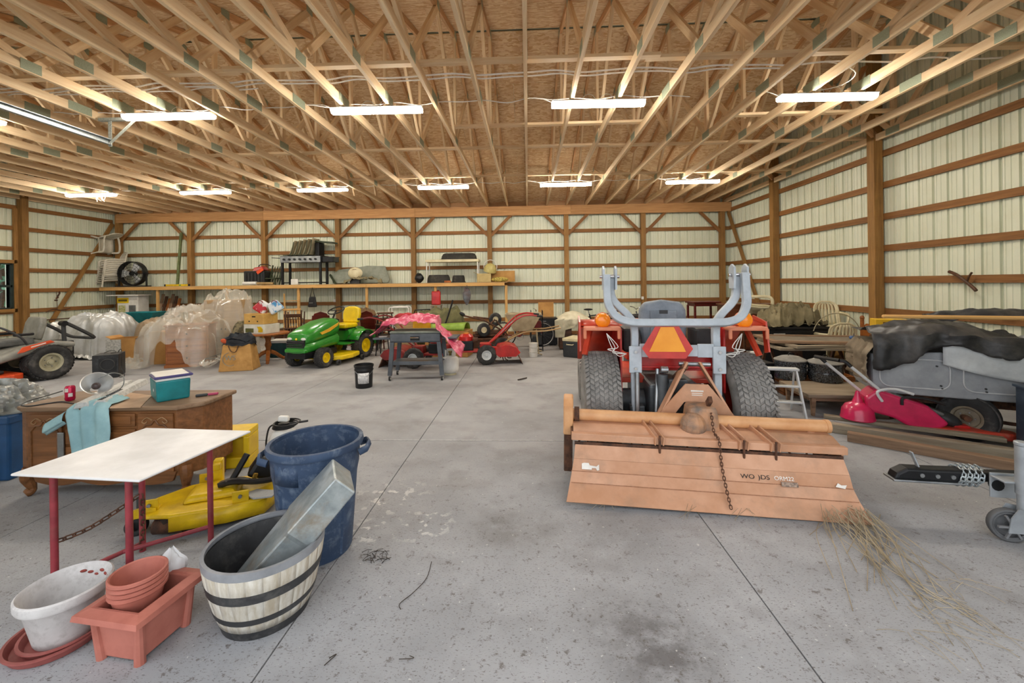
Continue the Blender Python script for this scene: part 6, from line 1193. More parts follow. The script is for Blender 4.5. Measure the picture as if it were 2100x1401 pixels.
for z in (.1, .25, .40):
    for y in (-.25, .25): MB().box((0, y, z), (.7, .02, .14)).build('slat', W_DARK, cb2, 0)
    for x in (-.34, .34): MB().box((x, 0, z), (.02, .48, .14)).build('slat', W_DARK, cb2, 0)
MB().box((0, 0, .485), (.72, .54, .02)).build('lid', W_DARK, cb2, 0)
for k_ in range(5):
    nm = ['lowest', 'second lowest', 'middle', 'second highest', 'topmost'][k_]; t = thing('stacking_stool', '%s dark red stool seat of the stack beside the lawn tractor' % nm, 'stool', (-3.42 + .02 * sin(k_ * 2), 9.75, .13 * k_), 12 * k_, group='stacked dark red stools')
    MB().lathe([(0, .45), (.19, .45), (.2, .465), (.19, .48), (0, .48)], 20).build('seat', W_RED if k_ % 2 else W_DARK, t, 40)
    for i in range(4): a = pi / 4 + i * pi / 2; MB().cyl((cos(a) * .23, sin(a) * .23, 0), (cos(a) * .15, sin(a) * .15, .45), .013, n=7).build('leg', BLKM, t)
# ---- cabinet with red cloth, yellow shell chair, walker, mower handles
cbn = thing('tall_cabinet', 'tan wooden cabinet with a red cloth on top behind the griddle', 'cabinet', (-3.02, 10.1, 0), 8); MB().box((0, 0, .43), (.5, .45, .86)).build('carcass', W_PLY, cbn, 0, .006); d_ = MB().box((0, -.23, .43), (.44, .014, .76)).build('door', W_PLY, cbn, 0, .005); MB().ell((.17, -.245, .45), (.02, .02, .03)).build('knob', BLKM, d_)
tarp('red_cloth', 'red cloth lying on the tan cabinet', 'cloth', mat('red_cotton', 'b83038', '96242c', rough=.85), -3.28, -2.76, 9.86, 10.34, lambda x, y: .868 + hump(x, y, -3.02, 10.1, .25, .22, .07, 3), 20, 18, .02, 7., zmin=.866)
ys = thing('shell_chair', 'yellow plastic shell chair behind the pink tarp', 'chair', (-2.55, 9.75, 0), 200)
YSH = mat('mustard_plastic', 'd8a028', 'c08a1c', rough=.4); MB().grid(10, 14, lambda u, v: Vector(((u - .5) * .44 * (1 - .1 * v), -.2 + .44 * min(1, v * 1.7) + .12 * max(0, v - .55), .42 + (0 if v < .55 else (v - .55) * 1.0) + .06 * (2 * u - 1) ** 2))).build('shell', YSH, ys, 60, solid=.01)
for s in (-1, 1):
    for y in (-.16, .2): MB().cyl((s * .2, y, 0), (s * .16, y * .8, .42), .011).build('leg', STEEL, ys)
wk = thing('walker', 'folding aluminium walker standing at the back wall', 'walker', (-3.75, 11.9, 0), 6)
for y in (0, .4): MB().tube([(-.28, y, 0), (-.28, y, .96), (-.24, y, 1.0), (.24, y, 1.0), (.28, y, .96), (.28, y, 0)], .02, 8).build('frame_loop', WHT, wk)
for s in (-1, 1): MB().cyl((s * .28, 0, .5), (s * .28, .4, .5), .012).build('side_bar', ALU, wk)
MB().cyl((-.28, 0, .62), (.28, 0, .62), .012).build('cross_bar', ALU, wk)
def push_mower(label, loc, rx, rz, deck, rims, hl=1.0, ry=0):
    t = thing('push_mower', label, 'push mower', loc, rz, None, rx, ry)
    MB().lathe([(.27, .06), (.27, .14), (.22, .18), (.1, .2), (0, .2)], 24).build('deck', deck, t, 40); MB().cyl((0, 0, .2), (0, 0, .34), .1, n=16).build('engine', BLKM, t); MB().lathe([(.1, .34), (.1, .38), (.05, .41), (0, .41)], 16).build('engine_cover', deck, t)
    for x, y in ((-.26, -.24), (.26, -.24), (-.26, .26), (.26, .26)): wheel(t, (x, y, .12), .118, .06, .065, rims, None, name='wheel', lugs=False, side=1 if x > 0 else -1)
    for s in (-1, 1): MB().cyl((s * .2, .25, .18), (s * .2, .25 + .62 * hl, .18 + .72 * hl), .011).build('handle_tube', BLKM, t)
    MB().cyl((-.2, .25 + .62 * hl, .18 + .72 * hl), (.2, .25 + .62 * hl, .18 + .72 * hl), .014).build('handle_bar', BLK, t); return t
push_mower('black-handled push mower parked behind the yellow shell chair', (-3.25, 11.3, 0), 0, 215, DRED, WHT, 1.15)
om = thing('reel_mower', 'old dark reel mower with pale wheel hubs lying on the low trunk', 'reel mower', (-1.0, 10.15, .345), 12)
for x_, z_ in ((-.12, .2), (.2, .42)): wheel(om, (x_, -.2 + .3 * (x_ > 0), z_), .165, .06, .07, CREAM, None, rz=-75, name='wheel', lugs=False)
for a_, b_ in (((-.6, -.1, .55), (-.1, -.1, .42)), ((-.1, -.1, .42), (.45, 0, .1)), ((-.35, .05, .5), (.2, .1, .42)), ((.2, .1, .42), (.5, 0, .02)), ((-.45, -.1, .05), (.1, -.12, .2)), ((-.12, -.15, .2), (.2, .1, .42))): MB().cyl(a_, b_, .02, n=8).build('frame_tube', RUST, om)
MB().ell((-.62, -.1, .58), (.16, .05, .09), rot(0, 35, 0)).build('grip', BLK, om); MB().cyl((-.3, -.05, .08), (.4, .05, .1), .08, n=10).build('reel', RUST, om); MB().box((.0, 0, .05), (.7, .3, .04)).build('bed_plate', RUST, om, 0, .01)
ob = thing('old_chest', 'low dark trunk under the tipped push mower', 'trunk', (-1.0, 10.15, 0), 6); MB().box((0, 0, .15), (.95, .5, .3)).build('body', W_DARK, ob, 0, .01); MB().box((0, 0, .32), (.98, .53, .05)).build('lid', RUST, ob, 0, .01)
GKH = mat('olive_green_canvas', '6f6c48', '4b4a32', rough=.9, bump=.25, sc_=4)
tarp('olive_canvas', 'olive canvas heap behind the pink tarp', 'canvas', GKH, -2.95, -1.62, 10.25, 11.1, lambda x, y: smax([hump(x, y, -2.5, 10.65, .42, .38, .98, 3), hump(x, y, -2.0, 10.7, .36, .36, 1.02, 3)], .05) + .05 * abs(fbm(x * 6, y * 6, 3)), 36, 36, .06, 3.4, seed=8)
gh = thing('engine_hood', 'lime green curved engine hood lying on crates behind the griddle', 'hood', (-1.85, 9.6, .6), 78); q = MB(); q.grid(10, 12, lambda u, v: Vector((.2 * cos(pi * u) * (1 - .5 * v * v), -.45 + .9 * v, .17 * sin(pi * u) * (1 - .35 * v)))); q.build('shell', mat('lime_green_paint', '8aa83a', '6f8c2c', rough=.45), gh, 60, solid=.01)
carton('long brown carton supporting the lime green hood', (-1.85, 9.62, 0), (1.0, .5, .59), -6)
tag(MB().tube(spline([(-2.3, 10.2, .02), (-2.0, 10.35, .9), (-1.9, 10.4, 1.25)], 5), .02, 8).build('dark_pipe', BLKM, None), 'dark bent pipe leaning upright at the olive canvas heap', 'pipe')
gs = thing('tall_stand', 'narrow wooden stand carrying the red can under the shelf', 'stand', (-2.72, 12.2, 0)); MB().box((0, 0, 1.03), (.32, .3, .03)).build('top', W_GREY, gs, 0)
for x in (-.13, .13):
    for y in (-.12, .12): MB().box((x, y, .51), (.035, .035, 1.02)).build('leg', W_GREY, gs, 0)
gc = thing('gas_can', 'red metal can standing under the shelf beside a shelf leg', 'can', (-2.72, 12.2, 1.047), 10); MB().box((0, 0, .2), (.26, .2, .4)).build('body', RED, gc, 0, .03, bseg=3); MB().cyl((.06, 0, .4), (.06, 0, .44), .03).build('spout', DRED, gc)
# ---- spreader cart, bicycles, black fridge, desk with white cloth
sc_ = thing('wheelbarrow', 'beige poly wheelbarrow with dark feet behind the red tiller handlebars', 'wheelbarrow', (-.12, 9.75, 0), 0); BEI = mat('beige_poly', 'b8a888', '9c8d70', rough=.6)
q = MB(); t0 = [(-.42, -.32), (.42, -.32), (.42, .32), (-.42, .32)]; b0 = [(-.22, -.2), (.2, -.2), (.2, .2), (-.22, .2)]
q.add([(x, y, .95) for x, y in t0] + [(x, y, .55) for x, y in b0] + [(x * .96, y * .95, .945) for x, y in t0] + [(x * .9, y * .9, .57) for x, y in b0], [(i, (i + 1) % 4, 4 + (i + 1) % 4, 4 + i) for i in range(4)] + [(4, 5, 6, 7)] + [(8 + i, 8 + (i + 1) % 4, 12 + (i + 1) % 4, 12 + i) for i in range(4)] + [(12, 13, 14, 15)] + [(i, (i + 1) % 4, 8 + (i + 1) % 4, 8 + i) for i in range(4)]); q.build('tray', BEI, sc_, 0, .02)
for s in (-1, 1): MB().tube(spline([(-.5, s * .1, .25), (0, s * .22, .52), (.5, s * .26, .56), (.85, s * .26, .62)], 4), .018, 8).build('handle', W_PLY, sc_); MB().tube([(.3, s * .24, .54), (.34, s * .24, .04), (.42, s * .24, .02)], .018, 8).build('leg', BEI, sc_)
wheel(sc_, (-.5, 0, .19), .188, .09, .09, BEI, None, rz=90, name='wheel', lugs=False)
def bicycle(label, loc, rz, fm, rimm):
    t = thing('bicycle', label, 'bicycle', loc, rz)
    for x in (-.5, .5):
        w_ = bpy.data.objects.new('wheel', None); COL.objects.link(w_); w_.parent = t; w_.location = (x, 0, .33)
        MB().tube(arc((0, 0, 0), .31, 0, 360, 30)[:-1], .018, 6, closed=True).build('tyre', RUB, w_); MB().tube(arc((0, 0, 0), .288, 0, 360, 30)[:-1], .008, 5, closed=True).build('rim', rimm, w_)
        q = MB()
        for k in range(14): a = 2 * pi * k / 14; q.tube([(0, .02 * (-1) ** k, 0), (cos(a) * .285, 0, sin(a) * .285)], .0018, 3)
        q.build('spoke_set', STEEL, w_)['kind'] = 'stuff'; MB().cyl((0, -.04, 0), (0, .04, 0), .02).build('hub', STEEL, w_)
    for a, b_ in (((-.5, 0, .33), (-.08, 0, .28)), ((-.08, 0, .28), (.36, 0, .72)), ((-.22, 0, .75), (-.08, 0, .28)), ((-.2, 0, .7), (.35, 0, .76)), ((-.5, 0, .33), (-.2, 0, .7)), ((.34, 0, .86), (.5, 0, .33))): MB().cyl(a, b_, .017).build('frame_tube', fm, t)
    MB().cyl((-.22, 0, .74), (-.25, 0, .86), .013).build('seat_post', STEEL, t); MB().ell((-.25, 0, .88), (.26, .14, .06)).build('saddle', BLK, t); MB().tube(spline([(.3, -.26, .98), (.34, -.12, .96), (.34, 0, .92), (.34, .12, .96), (.3, .26, .98)], 4), .013, 6).build('handlebar', CHR, t); MB().tube(arc((-.08, -.05, .28), .09, 0, 360, 16)[:-1], .006, 5, closed=True).build('chainring', STEEL, t); return t
bicycle('red bicycle half hidden behind the beige wheelbarrow', (-.15, 10.75, 0), 4, DRED, WHT); bicycle('dark bicycle with chrome handlebars near the back wall behind the tractor', (1.95, 11.9, 0), -8, BLKM, CHR); bicycle('dark mountain bicycle leaning among goods behind the tractor roll bar', (2.55, 11.2, 0), 12, GREY, CHR)
for k_ in range(3): t = thing('white_tub', '%s white tub of the small stack beside the beige wheelbarrow leg' % ['lowest', 'middle', 'topmost'][k_], 'tub', (.1, 9.35, .105 * k_), 0, group='stacked white tubs'); MB().lathe([(0, 0), (.09, 0), (.1, .09), (.105, .1), (0, .1)], 20).build('tub', WHT, t, 40)
fr = thing('mini_fridge', 'black mini fridge standing under a cardboard sheet near the back wall', 'fridge', (.5, 11.25, 0), 0); MB().box((0, 0, .36), (.52, .45, .68)).build('cabinet', BLK, fr, 0, .008); d_ = MB().box((0, -.24, .36), (.51, .03, .67)).build('door', BLK, fr, 0, .008); MB().box((-.1, -.257, .64), (.12, .006, .02)).build('badge', STEEL, d_, 0); MB().box((0, 0, .71), (.53, .5, .02)).build('top', BLK, fr, 0)
for x in (-.2, .2): MB().box((x, 0, .01), (.04, .4, .02)).build('foot', BLK, fr, 0)
tag(MB().box((0, 0, .2), (.42, .012, .4)).build('cardboard_sheet', CARD, None, 0, loc=(.48, 11.4, .725), r=(-8, 0, 0)), 'upright cardboard sheet standing on the black mini fridge', 'cardboard')
cg = thing('wire_cart', 'dark wire cart loaded with black goods beside the mini fridge', 'cart', (.2, 10.25, 0), 0)
for x in (-.14, .14):
    for y in (-.18, .18): MB().cyl((x, y, 0), (x, y, .98), .009).build('post', BLKM, cg)
for z in (.12, .5, .85): MB().box((0, 0, z), (.3, .38, .015)).build('shelf', BLKM, cg, 0)
MB().box((0, 0, .24), (.24, .3, .2)).build('parcel', DGREY, cg, 0, .02); MB().box((0, 0, .62), (.22, .3, .2)).build('parcel', DRED, cg, 0, .03)
wd2 = thing('writing_desk', 'brown desk draped with a cream cloth beside the tractor', 'desk', (1.15, 10.55, 0), 0); MB().box((0, 0, .72), (.8, .55, .03)).build('top', W_HONEY, wd2, 0, .006); MB().box((-.24, 0, .36), (.3, .5, .68)).build('pedestal', W_DARK, wd2, 0, .006); MB().box((.36, 0, .36), (.04, .5, .7)).build('side', W_DARK, wd2, 0)
def clf(u, v):
    x = .72 + .78 * u; s = v * 1.0; n = .02 * fbm(u * 6, v * 6, 2.)
    if s < .5: d_ = .5 - s; return Vector((x - .08 * (1 - u), 10.24 - .03 * abs(sin(u * 14)) + n, .76 - d_ * (.9 if u < .3 else .25 + .4 * (1 - u))))
    return Vector((x, 10.24 + (s - .5) * 1.1, .765 + .16 * sin(pi * (s - .5) * 1.6) * sin(pi * u) + abs(n)))
tag(MB().grid(30, 30, clf).build('cream_cloth', mat('cream_canvas', 'cfc8b0', 'b5ad92', rough=.9, bump=.15), None, 55, solid=.006, fix=False), 'cream cloth draped over the brown desk beside the tractor', 'cloth')
carton('blue carton standing on the floor beside the draped desk', (1.62, 10.1, 0), (.28, .3, .62), 0, mat('navy_card', '2a3a5c', '1f2c48', rough=.6))
# ---- far left: white cabinet with yellow sign, planks, teal wheelbarrow
wc = thing('display_cabinet', 'white cabinet with a yellow sign under the shelf end', 'cabinet', (-12.35, 12.55, 0), 4); MB().box((0, 0, .72), (.62, .4, 1.4)).build('carcass', WHT, wc, 0, .008); MB().box((-.14, -.205, 1.28), (.34, .01, .16)).build('yellow_sign', YEL, wc, 0); MB().box((-.14, -.212, 1.28), (.26, .004, .06)).build('dark_print', mat('brown_ink2', '6a5a18', '54460f', sc_=60), wc, 0); MB().box((-.17, -.205, .98), (.2, .008, .3)).build('picture_panel', mat('mixed_print', '8f9a4a', 'd0c8a0', sc_=18), wc, 0); MB().box((.14, -.205, .98), (.2, .008, .3)).build('grey_panel', GREY, wc, 0); MB().box((0, 0, .01), (.6, .38, .02)).build('base', WHT, wc, 0); MB().box((-.05, -.08, 1.44), (.95, .5, .03)).build('pale_lid', WHT, wc, 0)
for k_ in range(6):
    x = -11.75 + .11 * k_; tag(board('leaning_plank', (x, 12.55, 0), (x + .04, 12.92, 1.45 - .07 * (k_ % 3)), .09, .022, (W_BROWN, W_DARK, W_HONEY)[k_ % 3], None, up=(0, 1, 0)), '%s plank leaning on the back wall beside the white cabinet' % ['first', 'second', 'third', 'fourth', 'fifth', 'sixth'][k_], 'plank', 'planks leaning beside the white cabinet')
TEAL = mat('teal_tray', '1f7f86', '176a70', rough=.45); tw = thing('wheelbarrow', 'teal wheelbarrow standing in front of the white cabinet', 'wheelbarrow', (-10.9, 11.4, 0), 4)
q = MB(); t0 = [(-.5, -.34), (.5, -.34), (.5, .34), (-.5, .34)]; b0 = [(-.24, -.2), (.3, -.2), (.3, .2), (-.24, .2)]
q.add([(x, y, .98 - .0 * x) for x, y in t0] + [(x, y, .62) for x, y in b0] + [(x * .97, y * .96, .975) for x, y in t0] + [(x * .9, y * .9, .64) for x, y in b0], [(i, (i + 1) % 4, 4 + (i + 1) % 4, 4 + i) for i in range(4)] + [(4, 5, 6, 7)] + [(8 + i, 8 + (i + 1) % 4, 12 + (i + 1) % 4, 12 + i) for i in range(4)] + [(12, 13, 14, 15)] + [(i, (i + 1) % 4, 8 + (i + 1) % 4, 8 + i) for i in range(4)]); q.build('tray', TEAL, tw, 0, .03)
for s in (-1, 1): MB().tube(spline([(.55, s * .12, .3), (0, s * .22, .6), (-.5, s * .26, .66), (-.95, s * .26, .8)], 4), .018, 8).build('handle', W_HONEY, tw); MB().tube([(-.25, s * .24, .62), (-.3, s * .24, .0)], .018, 8).build('leg', BLKM, tw)
wheel(tw, (.55, 0, .19), .188, .09, .09, RIMC, None, rz=90, name='wheel', lugs=False)
br_ = thing('wall_ornament', 'rusty iron leaf ornament hanging on the left gable wall girt', 'ornament', (-13.42, 11.35, 1.0), 0)
MB().tube(spline([(0, -.28, .02), (0, -.1, .09), (0, .1, .05), (0, .34, .1)], 5), .014, 6).build('stem', RUST, br_); MB().cyl((0, 0, .06), (0, -.02, .6), .006).build('hook_rod', RUST, br_)
for k_ in range(4): MB().ell((.01, -.04 + .03 * k_, .34 + .07 * k_), (.02, .1, .05), rot(30 * k_)).build('leaf', RUST, br_)
tag(board('iron_bar', (-13.44, 11.05, .80), (-13.44, 12.0, .80), .03, .03, RUST, None), 'rusty iron bar resting along the left gable wall girt', 'iron bar')
carton('brown carton standing under the shelf behind the plastic sheet', (-8.75, 12.0, 0), (.7, .5, .9), 3); carton('tall pale carton under the shelf beside the teal wheelbarrow', (-10.15, 12.75, 0), (.6, .4, 1.1), -4, CARD2)
tarp('brown_heap', 'brown cloth heap under the shelf behind the lawn tractor', 'cloth', mat('brown_cloth', '7a6246', '5a4630', rough=.9, bump=.3), -5.3, -4.15, 11.2, 12.1, lambda x, y: hump(x, y, -4.75, 11.65, .5, .42, .95, 3), 36, 30, .07, 3.2, seed=11)
# ================================================================== LONG SHELF AND EVERYTHING ON IT
SZ = 1.70
sh_ = thing('long_shelf', 'long plank shelf on timber legs along the back wall', 'shelf', (0, 0, 0))
sxa, sxb = -13.3, -.62
x = sxa
while x < sxb - .1: e_ = min(x + 4.2, sxb); board('fascia', (x, 12.42, 1.635), (e_ - .006, 12.42, 1.635), .04, .09, W_SHELF, sh_); x = e_
for k_ in range(3):
    x = sxa
    while x < sxb - .1: e_ = min(x + 3.66, sxb); board('shelf_plank', (x + .003, 12.505 + .19 * k_, SZ - .012), (e_ - .003, 12.505 + .19 * k_, SZ - .012), .186, .022, W_PLY, sh_); x = e_
for px in (323, 465, 612, 752, 893, 1038): X = at(px, 600, 12.47).x; board('shelf_leg', (X, 12.48, 0), (X, 12.48, 1.6), .075, .045, W_SHELF, sh_, up=(0, 1, 0))
def sxx(px, Y=12.68): return at(px, 580, Y).x
# stacked white chairs, one lying on top
MONO = mat('off_white_resin', 'd8d2c4', 'c2bba9', rough=.5); cx = sxx(222, 12.62)
def mono_chair(label, loc, rx=0, ry=0, rz=0, group=None):
    t = thing('resin_chair', label, 'chair', loc, rz, group, rx, ry)
    MB().grid(8, 6, lambda u, v: Vector(((u - .5) * .5, -.24 + .46 * v, .18 + .05 * abs(2 * u - 1) ** 4 - .05 * (1 - v) ** 6))).build('seat', MONO, t, 60, solid=.015)
    for k in range(6): u0, u1 = (k + .15) / 6, (k + .85) / 6; MB().grid(1, 6, lambda u, v: Vector((((u0 + (u1 - u0) * u) - .5) * .46 * (1 - .15 * v * v), .22 + .1 * v, .20 + .4 * v))).build('back_slat', MONO, t, 60, solid=.01)
    MB().tube(spline([(-.24, .22, .2), (-.23, .28, .48), (-.15, .33, .62), (0, .34, .65), (.15, .33, .62), (.23, .28, .48), (.24, .22, .2)], 3), .018, 6).build('back_frame', MONO, t)
    for s in (-1, 1):
        MB().bar((s * .27, -.26, 0), (s * .24, -.22, .18), .05, .03).build('leg', MONO, t, 0); MB().bar((s * .25, .3, 0), (s * .22, .22, .2), .05, .03).build('leg', MONO, t, 0)
        MB().tube(spline([(s * .24, -.22, .18), (s * .28, -.22, .34), (s * .28, -.1, .39), (s * .27, .12, .40), (s * .22, .28, .41)], 3), .02, 6, flat=1.5).build('armrest', MONO, t)
    return t
onames = ['lowest', 'second', 'third', 'fourth', 'fifth', 'sixth', 'seventh', 'topmost upright']
for k_ in range(8):
    lab = '%s off-white resin chair of the stack on the shelf%s' % (onames[k_], '' if k_ in (0, 7) else ' counting upward')
    if k_ == 0: c0 = mono_chair(lab, (cx, 12.66, SZ + .0), rz=-28, group='resin chairs stacked on the shelf')
    else: c1 = copy_tree(c0, loc=(cx + .012 * k_, 12.66, SZ + .066 * k_), label=lab)
mono_chair('off-white resin chair lying on its back on top of the chair stack', (cx - .3, 12.62, SZ + 1.30), rx=86, ry=0, rz=96)
# drum fan
fx = sxx(270, 12.62); fn2 = thing('drum_fan', 'large black drum fan standing on the shelf beside the chair stack', 'fan', (fx, 12.66, SZ), 8)
C_ = Vector((0, 0, .42)); MB().lathe([(.36, -.1), (.38, -.1), (.38, .1), (.36, .1)], 36, C_, (0, 1, 0)).build('drum', BLK, fn2, 40)
for r_ in (.35, .27, .19, .11): MB().tube(arc(C_ + Vector((0, -.11, 0)), r_, 0, 360, 30)[:-1], .005, 5, closed=True).build('guard_ring', BLKM, fn2)
for k_ in range(16): a = 2 * pi * k_ / 16; MB().cyl(C_ + Vector((cos(a) * .05, -.115, sin(a) * .05)), C_ + Vector((cos(a) * .37, -.1, sin(a) * .37)), .004, n=5).build('guard_wire', BLKM, fn2)
for k_ in range(3): a = 2 * pi * k_ / 3 + .5; M_ = Matrix.Rotation(a, 3, 'Y'); MB().grid(4, 4, lambda u, v: C_ + M_ @ Vector(((u - .5) * (.1 + .14 * v), .03 * (u - .5) * 2, .05 + .27 * v))).build('blade', ALU, fn2, 40, solid=.006)
MB().cyl(C_ + Vector((0, -.06, 0)), C_ + Vector((0, .12, 0)), .07).build('motor', BLKM, fn2)
for s in (-1, 1): MB().bar((s * .40, 0, 0), (s * .40, 0, .45), .03, .05).build('stand_upright', BLK, fn2, 0); MB().cyl((s * .37, 0, .42), (s * .44, 0, .42), .03).build('pivot_knob', BLK, fn2)
MB().tube([(-.40, -.12, .02), (.40, -.12, .02)], .018, 8).build('base_tube', BLK, fn2); MB().tube([(-.40, .16, .02), (.40, .16, .02)], .018, 8).build('base_tube', BLK, fn2)
for s in (-1, 1): MB().tube([(s * .4, -.14, .02), (s * .4, .18, .02)], .018, 8).build('base_side', BLK, fn2)
A_ = at(360, 470, 12.9); tag(board('green_pole', (sxx(357), 12.8, SZ + .002), (sxx(360), 12.92, 3.42), .07, .05, mat('green_grey_paint', '6f7a52', '59633f', rough=.6), None, up=(0, 1, 0)), 'tall green-gray pole leaning on the back wall from the shelf', 'pole')
lv = thing('spirit_level', 'long yellow spirit level lying on the shelf', 'spirit level', (sxx(372), 12.52, SZ), 1); MB().box((0, 0, .03), (.72, .03, .06)).build('body', YEL, lv, 0, .004); MB().box((.1, -.016, .03), (.07, .004, .03)).build('vial', GRN, lv, 0)
for s in (-1, 1): MB().box((s * .375, 0, .03), (.05, .035, .065)).build('end_cap', BLK, lv, 0, .004)
st = thing('snow_thrower', 'red and black electric snow thrower on the shelf beside a rolled cloth', 'snow thrower', (sxx(529), 12.68, SZ), 0)
MB().box((0, -.02, .24), (.66, .34, .4)).build('auger_housing', BLK, st, 0, .03)
for k_ in range(6): MB().box((-.26 + .105 * k_, -.2, .22), (.03, .02, .3)).build('grille_rib', DGREY, st, 0, .004)
MB().box((.05, .05, .5), (.4, .3, .14), rot(0, -10, 0), tap=.7).build('red_cover', RED, st, 0, .03); MB().box((.2, -.2, .43), (.22, .03, .1), rot(0, -35, 0)).build('orange_flash', OZ, st, 0, .01); MB().tube(spline([(-.05, .1, .55), (.0, .12, .64), (.2, .12, .65), (.34, .12, .6)], 4), .014, 6).build('handle', BLK, st); MB().cyl((-.3, -.24, .06), (.12, -.24, .06), .05, n=14).build('white_scraper', WHT, st)
tag(MB().tube(spline([(sxx(522, 12.5), 12.47, SZ + .045), (sxx(540, 12.5), 12.46, SZ + .05), (sxx(562, 12.5), 12.47, SZ + .04)], 5), .04, 10).build('rolled_cloth', mat('beige_burlap', 'b59a6e', '94794e', rough=.95, bump=.5), None), 'beige burlap roll lying at the shelf edge below the snow thrower', 'cloth roll')
# stainless seven-knob grill with striped chairs on it
gx2 = sxx(626); gr = thing('event_grill', 'long stainless grill cart with seven knobs standing on the shelf', 'grill', (gx2, 12.68, SZ), -1)
MB().box((0, 0, .78), (1.3, .5, .2)).build('fire_box', BLKM, gr, 0, .01); p_ = MB().box((0, -.26, .77), (1.26, .02, .19)).build('control_panel', STEEL, gr, 0, .006)
for k_ in range(7): MB().cyl((-.5 + .165 * k_, -.27, .77), (-.5 + .165 * k_, -.31, .77), .032, n=12).build('knob', BLK, p_)
for x in (-.6, .6):
    for y in (-.2, .2): MB().box((x, y, .34), (.06, .06, .68)).build('leg', BLKM, gr, 0)
MB().box((0, 0, .06), (1.2, .4, .03)).build('bottom_shelf', BLKM, gr, 0); MB().bar((-.65, -.1, .82), (-1.0, -.1, .84), .03, .02).build('side_arm', BLKM, gr, 0); MB().box((.82, 0, .76), (.34, .4, .16)).build('side_tray', BLKM, gr, 0, .01); MB().bar((.65, -.1, .82), (1.15, -.1, .82), .03, .02).build('side_arm', BLKM, gr, 0)
STRP = mat('beige_sling', 'b9ae90', '9c9174', rough=.8); OLV = mat('olive_tube', '3d4630', '2c3322', rough=.5)
for k_ in range(5):
    t = thing('sling_chair', '%s beige sling chair of the row stacked on the stainless grill' % ['outermost', 'second', 'third', 'fourth', 'innermost'][k_], 'chair', (gx2 - .32 + .14 * k_, 12.68, SZ + .886), 0, group='sling chairs stacked on the grill')
    MB().grid(4, 8, lambda u, v: Vector((-.22 + .34 * v ** .5 * 1.0, -.22 + .44 * u, .02 + .5 * max(0, v - .25) ** .8 * 1.1 + .02 * k_ * v))).build('sling', STRP, t, 60, solid=.01)
    for y in (-.24, .24): MB().tube(spline([(-.24, y, .015), (-.02, y, .03), (.06, y, .2), (.11, y, .42 + .015 * k_)], 4), .014, 6).build('side_tube', OLV, t)
bd = thing('folded_awning', 'dark green folded panel jutting from behind the sling chairs', 'panel', (gx2 + .62, 12.76, SZ + .888), -6); MB().box((-.05, 0, .43), (.75, .3, .05), rot(0, 6, 0)).build('upper_panel', OLV, bd, 0, .01); MB().box((-.2, 0, .2), (.14, .3, .42)).build('upright', BLKM, bd, 0, .02)
lt = thing('lattice_chair', 'green lattice-back chair leaning under the stainless grill', 'chair', (gx2 - .98, 12.66, SZ), -14)
for s in (-1, 1): MB().bar((s * .2, 0, 0), (s * .2, .16, .62), .03, .03).build('post', OLV, lt, 0)
for k_ in range(4): MB().bar((-.2 + .1 * k_, .03, .08), (-.1 + .1 * k_, .15, .58), .016, .012).build('lattice', OLV, lt, 0); MB().bar((.2 - .1 * k_, .03, .08), (.1 - .1 * k_, .15, .58), .016, .012).build('lattice', OLV, lt, 0)
MB().box((0, -.08, .2), (.42, .2, .03)).build('seat', OLV, lt, 0); MB().bar((-.2, -.16, 0), (-.2, -.16, .2), .03, .03).bar((.2, -.16, 0), (.2, -.16, .2), .03, .03).build('front_leg', OLV, lt, 0)
wb = carton('small white carton under the stainless grill', (gx2 - .22, 12.5, SZ + 0), (.22, .08, .17), 0, WHT)
# grey panel, cream seat, canvas
gp = thing('tractor_hood_panel', 'gray-green bent sheet panel lying on the shelf behind a cream seat', 'panel', (sxx(733), 12.86, SZ), 0); MB().prism([(-.85, .02), (.9, .02), (.95, .12), (.78, .56), (.2, .58), (-.1, .53), (-.7, .46), (-.95, .3)], -.02, .02, 'xz', (0, 0, 0), rot(-12)).build('panel', mat('grey_green_paint', '8c9182', '75796b', rough=.5), gp, 0, .01); MB().bar((-.72, -.1, 0), (-.95, .0, .3), .04, .05).build('edge_rail', OLV, gp, 0)
se = thing('mower_seat', 'cream oval mower seat standing in front of the gray-green panel', 'mower seat', (sxx(731), 12.6, SZ), 0); MB().ell((0, 0, .33), (.46, .14, .36)).build('pad', CREAM, se); MB().tube(arc((0, -.06, .33), .12, 60, 120, 6), .006, 5).build('seam', W_BROWN, se); MB().box((0, 0, .08), (.3, .12, .16)).build('base', DGREY, se, 0, .02)  # a loose mower seat, not a cushion
tarp('canvas_bundle', 'olive brown canvas bundle lying on the shelf in front of the cream seat', 'canvas', KHA, sxx(700), sxx(788), 12.44, 12.56, lambda x, y: SZ + .01 + hump(x, y, sxx(748), 12.5, .6, .08, .16, 3), 40, 10, .05, 6., zmin=SZ + .004, seed=6)
bb = thing('black_bag', 'black lumpy bag standing on the shelf beside the white folding table', 'bag', (sxx(861), 12.62, SZ), 0); MB().grid(20, 12, lambda u, v: Vector((cos(2 * pi * u) * .14 * sin(pi * (.08 + .86 * v)), sin(2 * pi * u) * .11 * sin(pi * (.08 + .86 * v)), .3 * v)) * (1 + .14 * fbm(u * 8, v * 5, 2))).build('bag_body', BLK, bb, 50, fix=False)
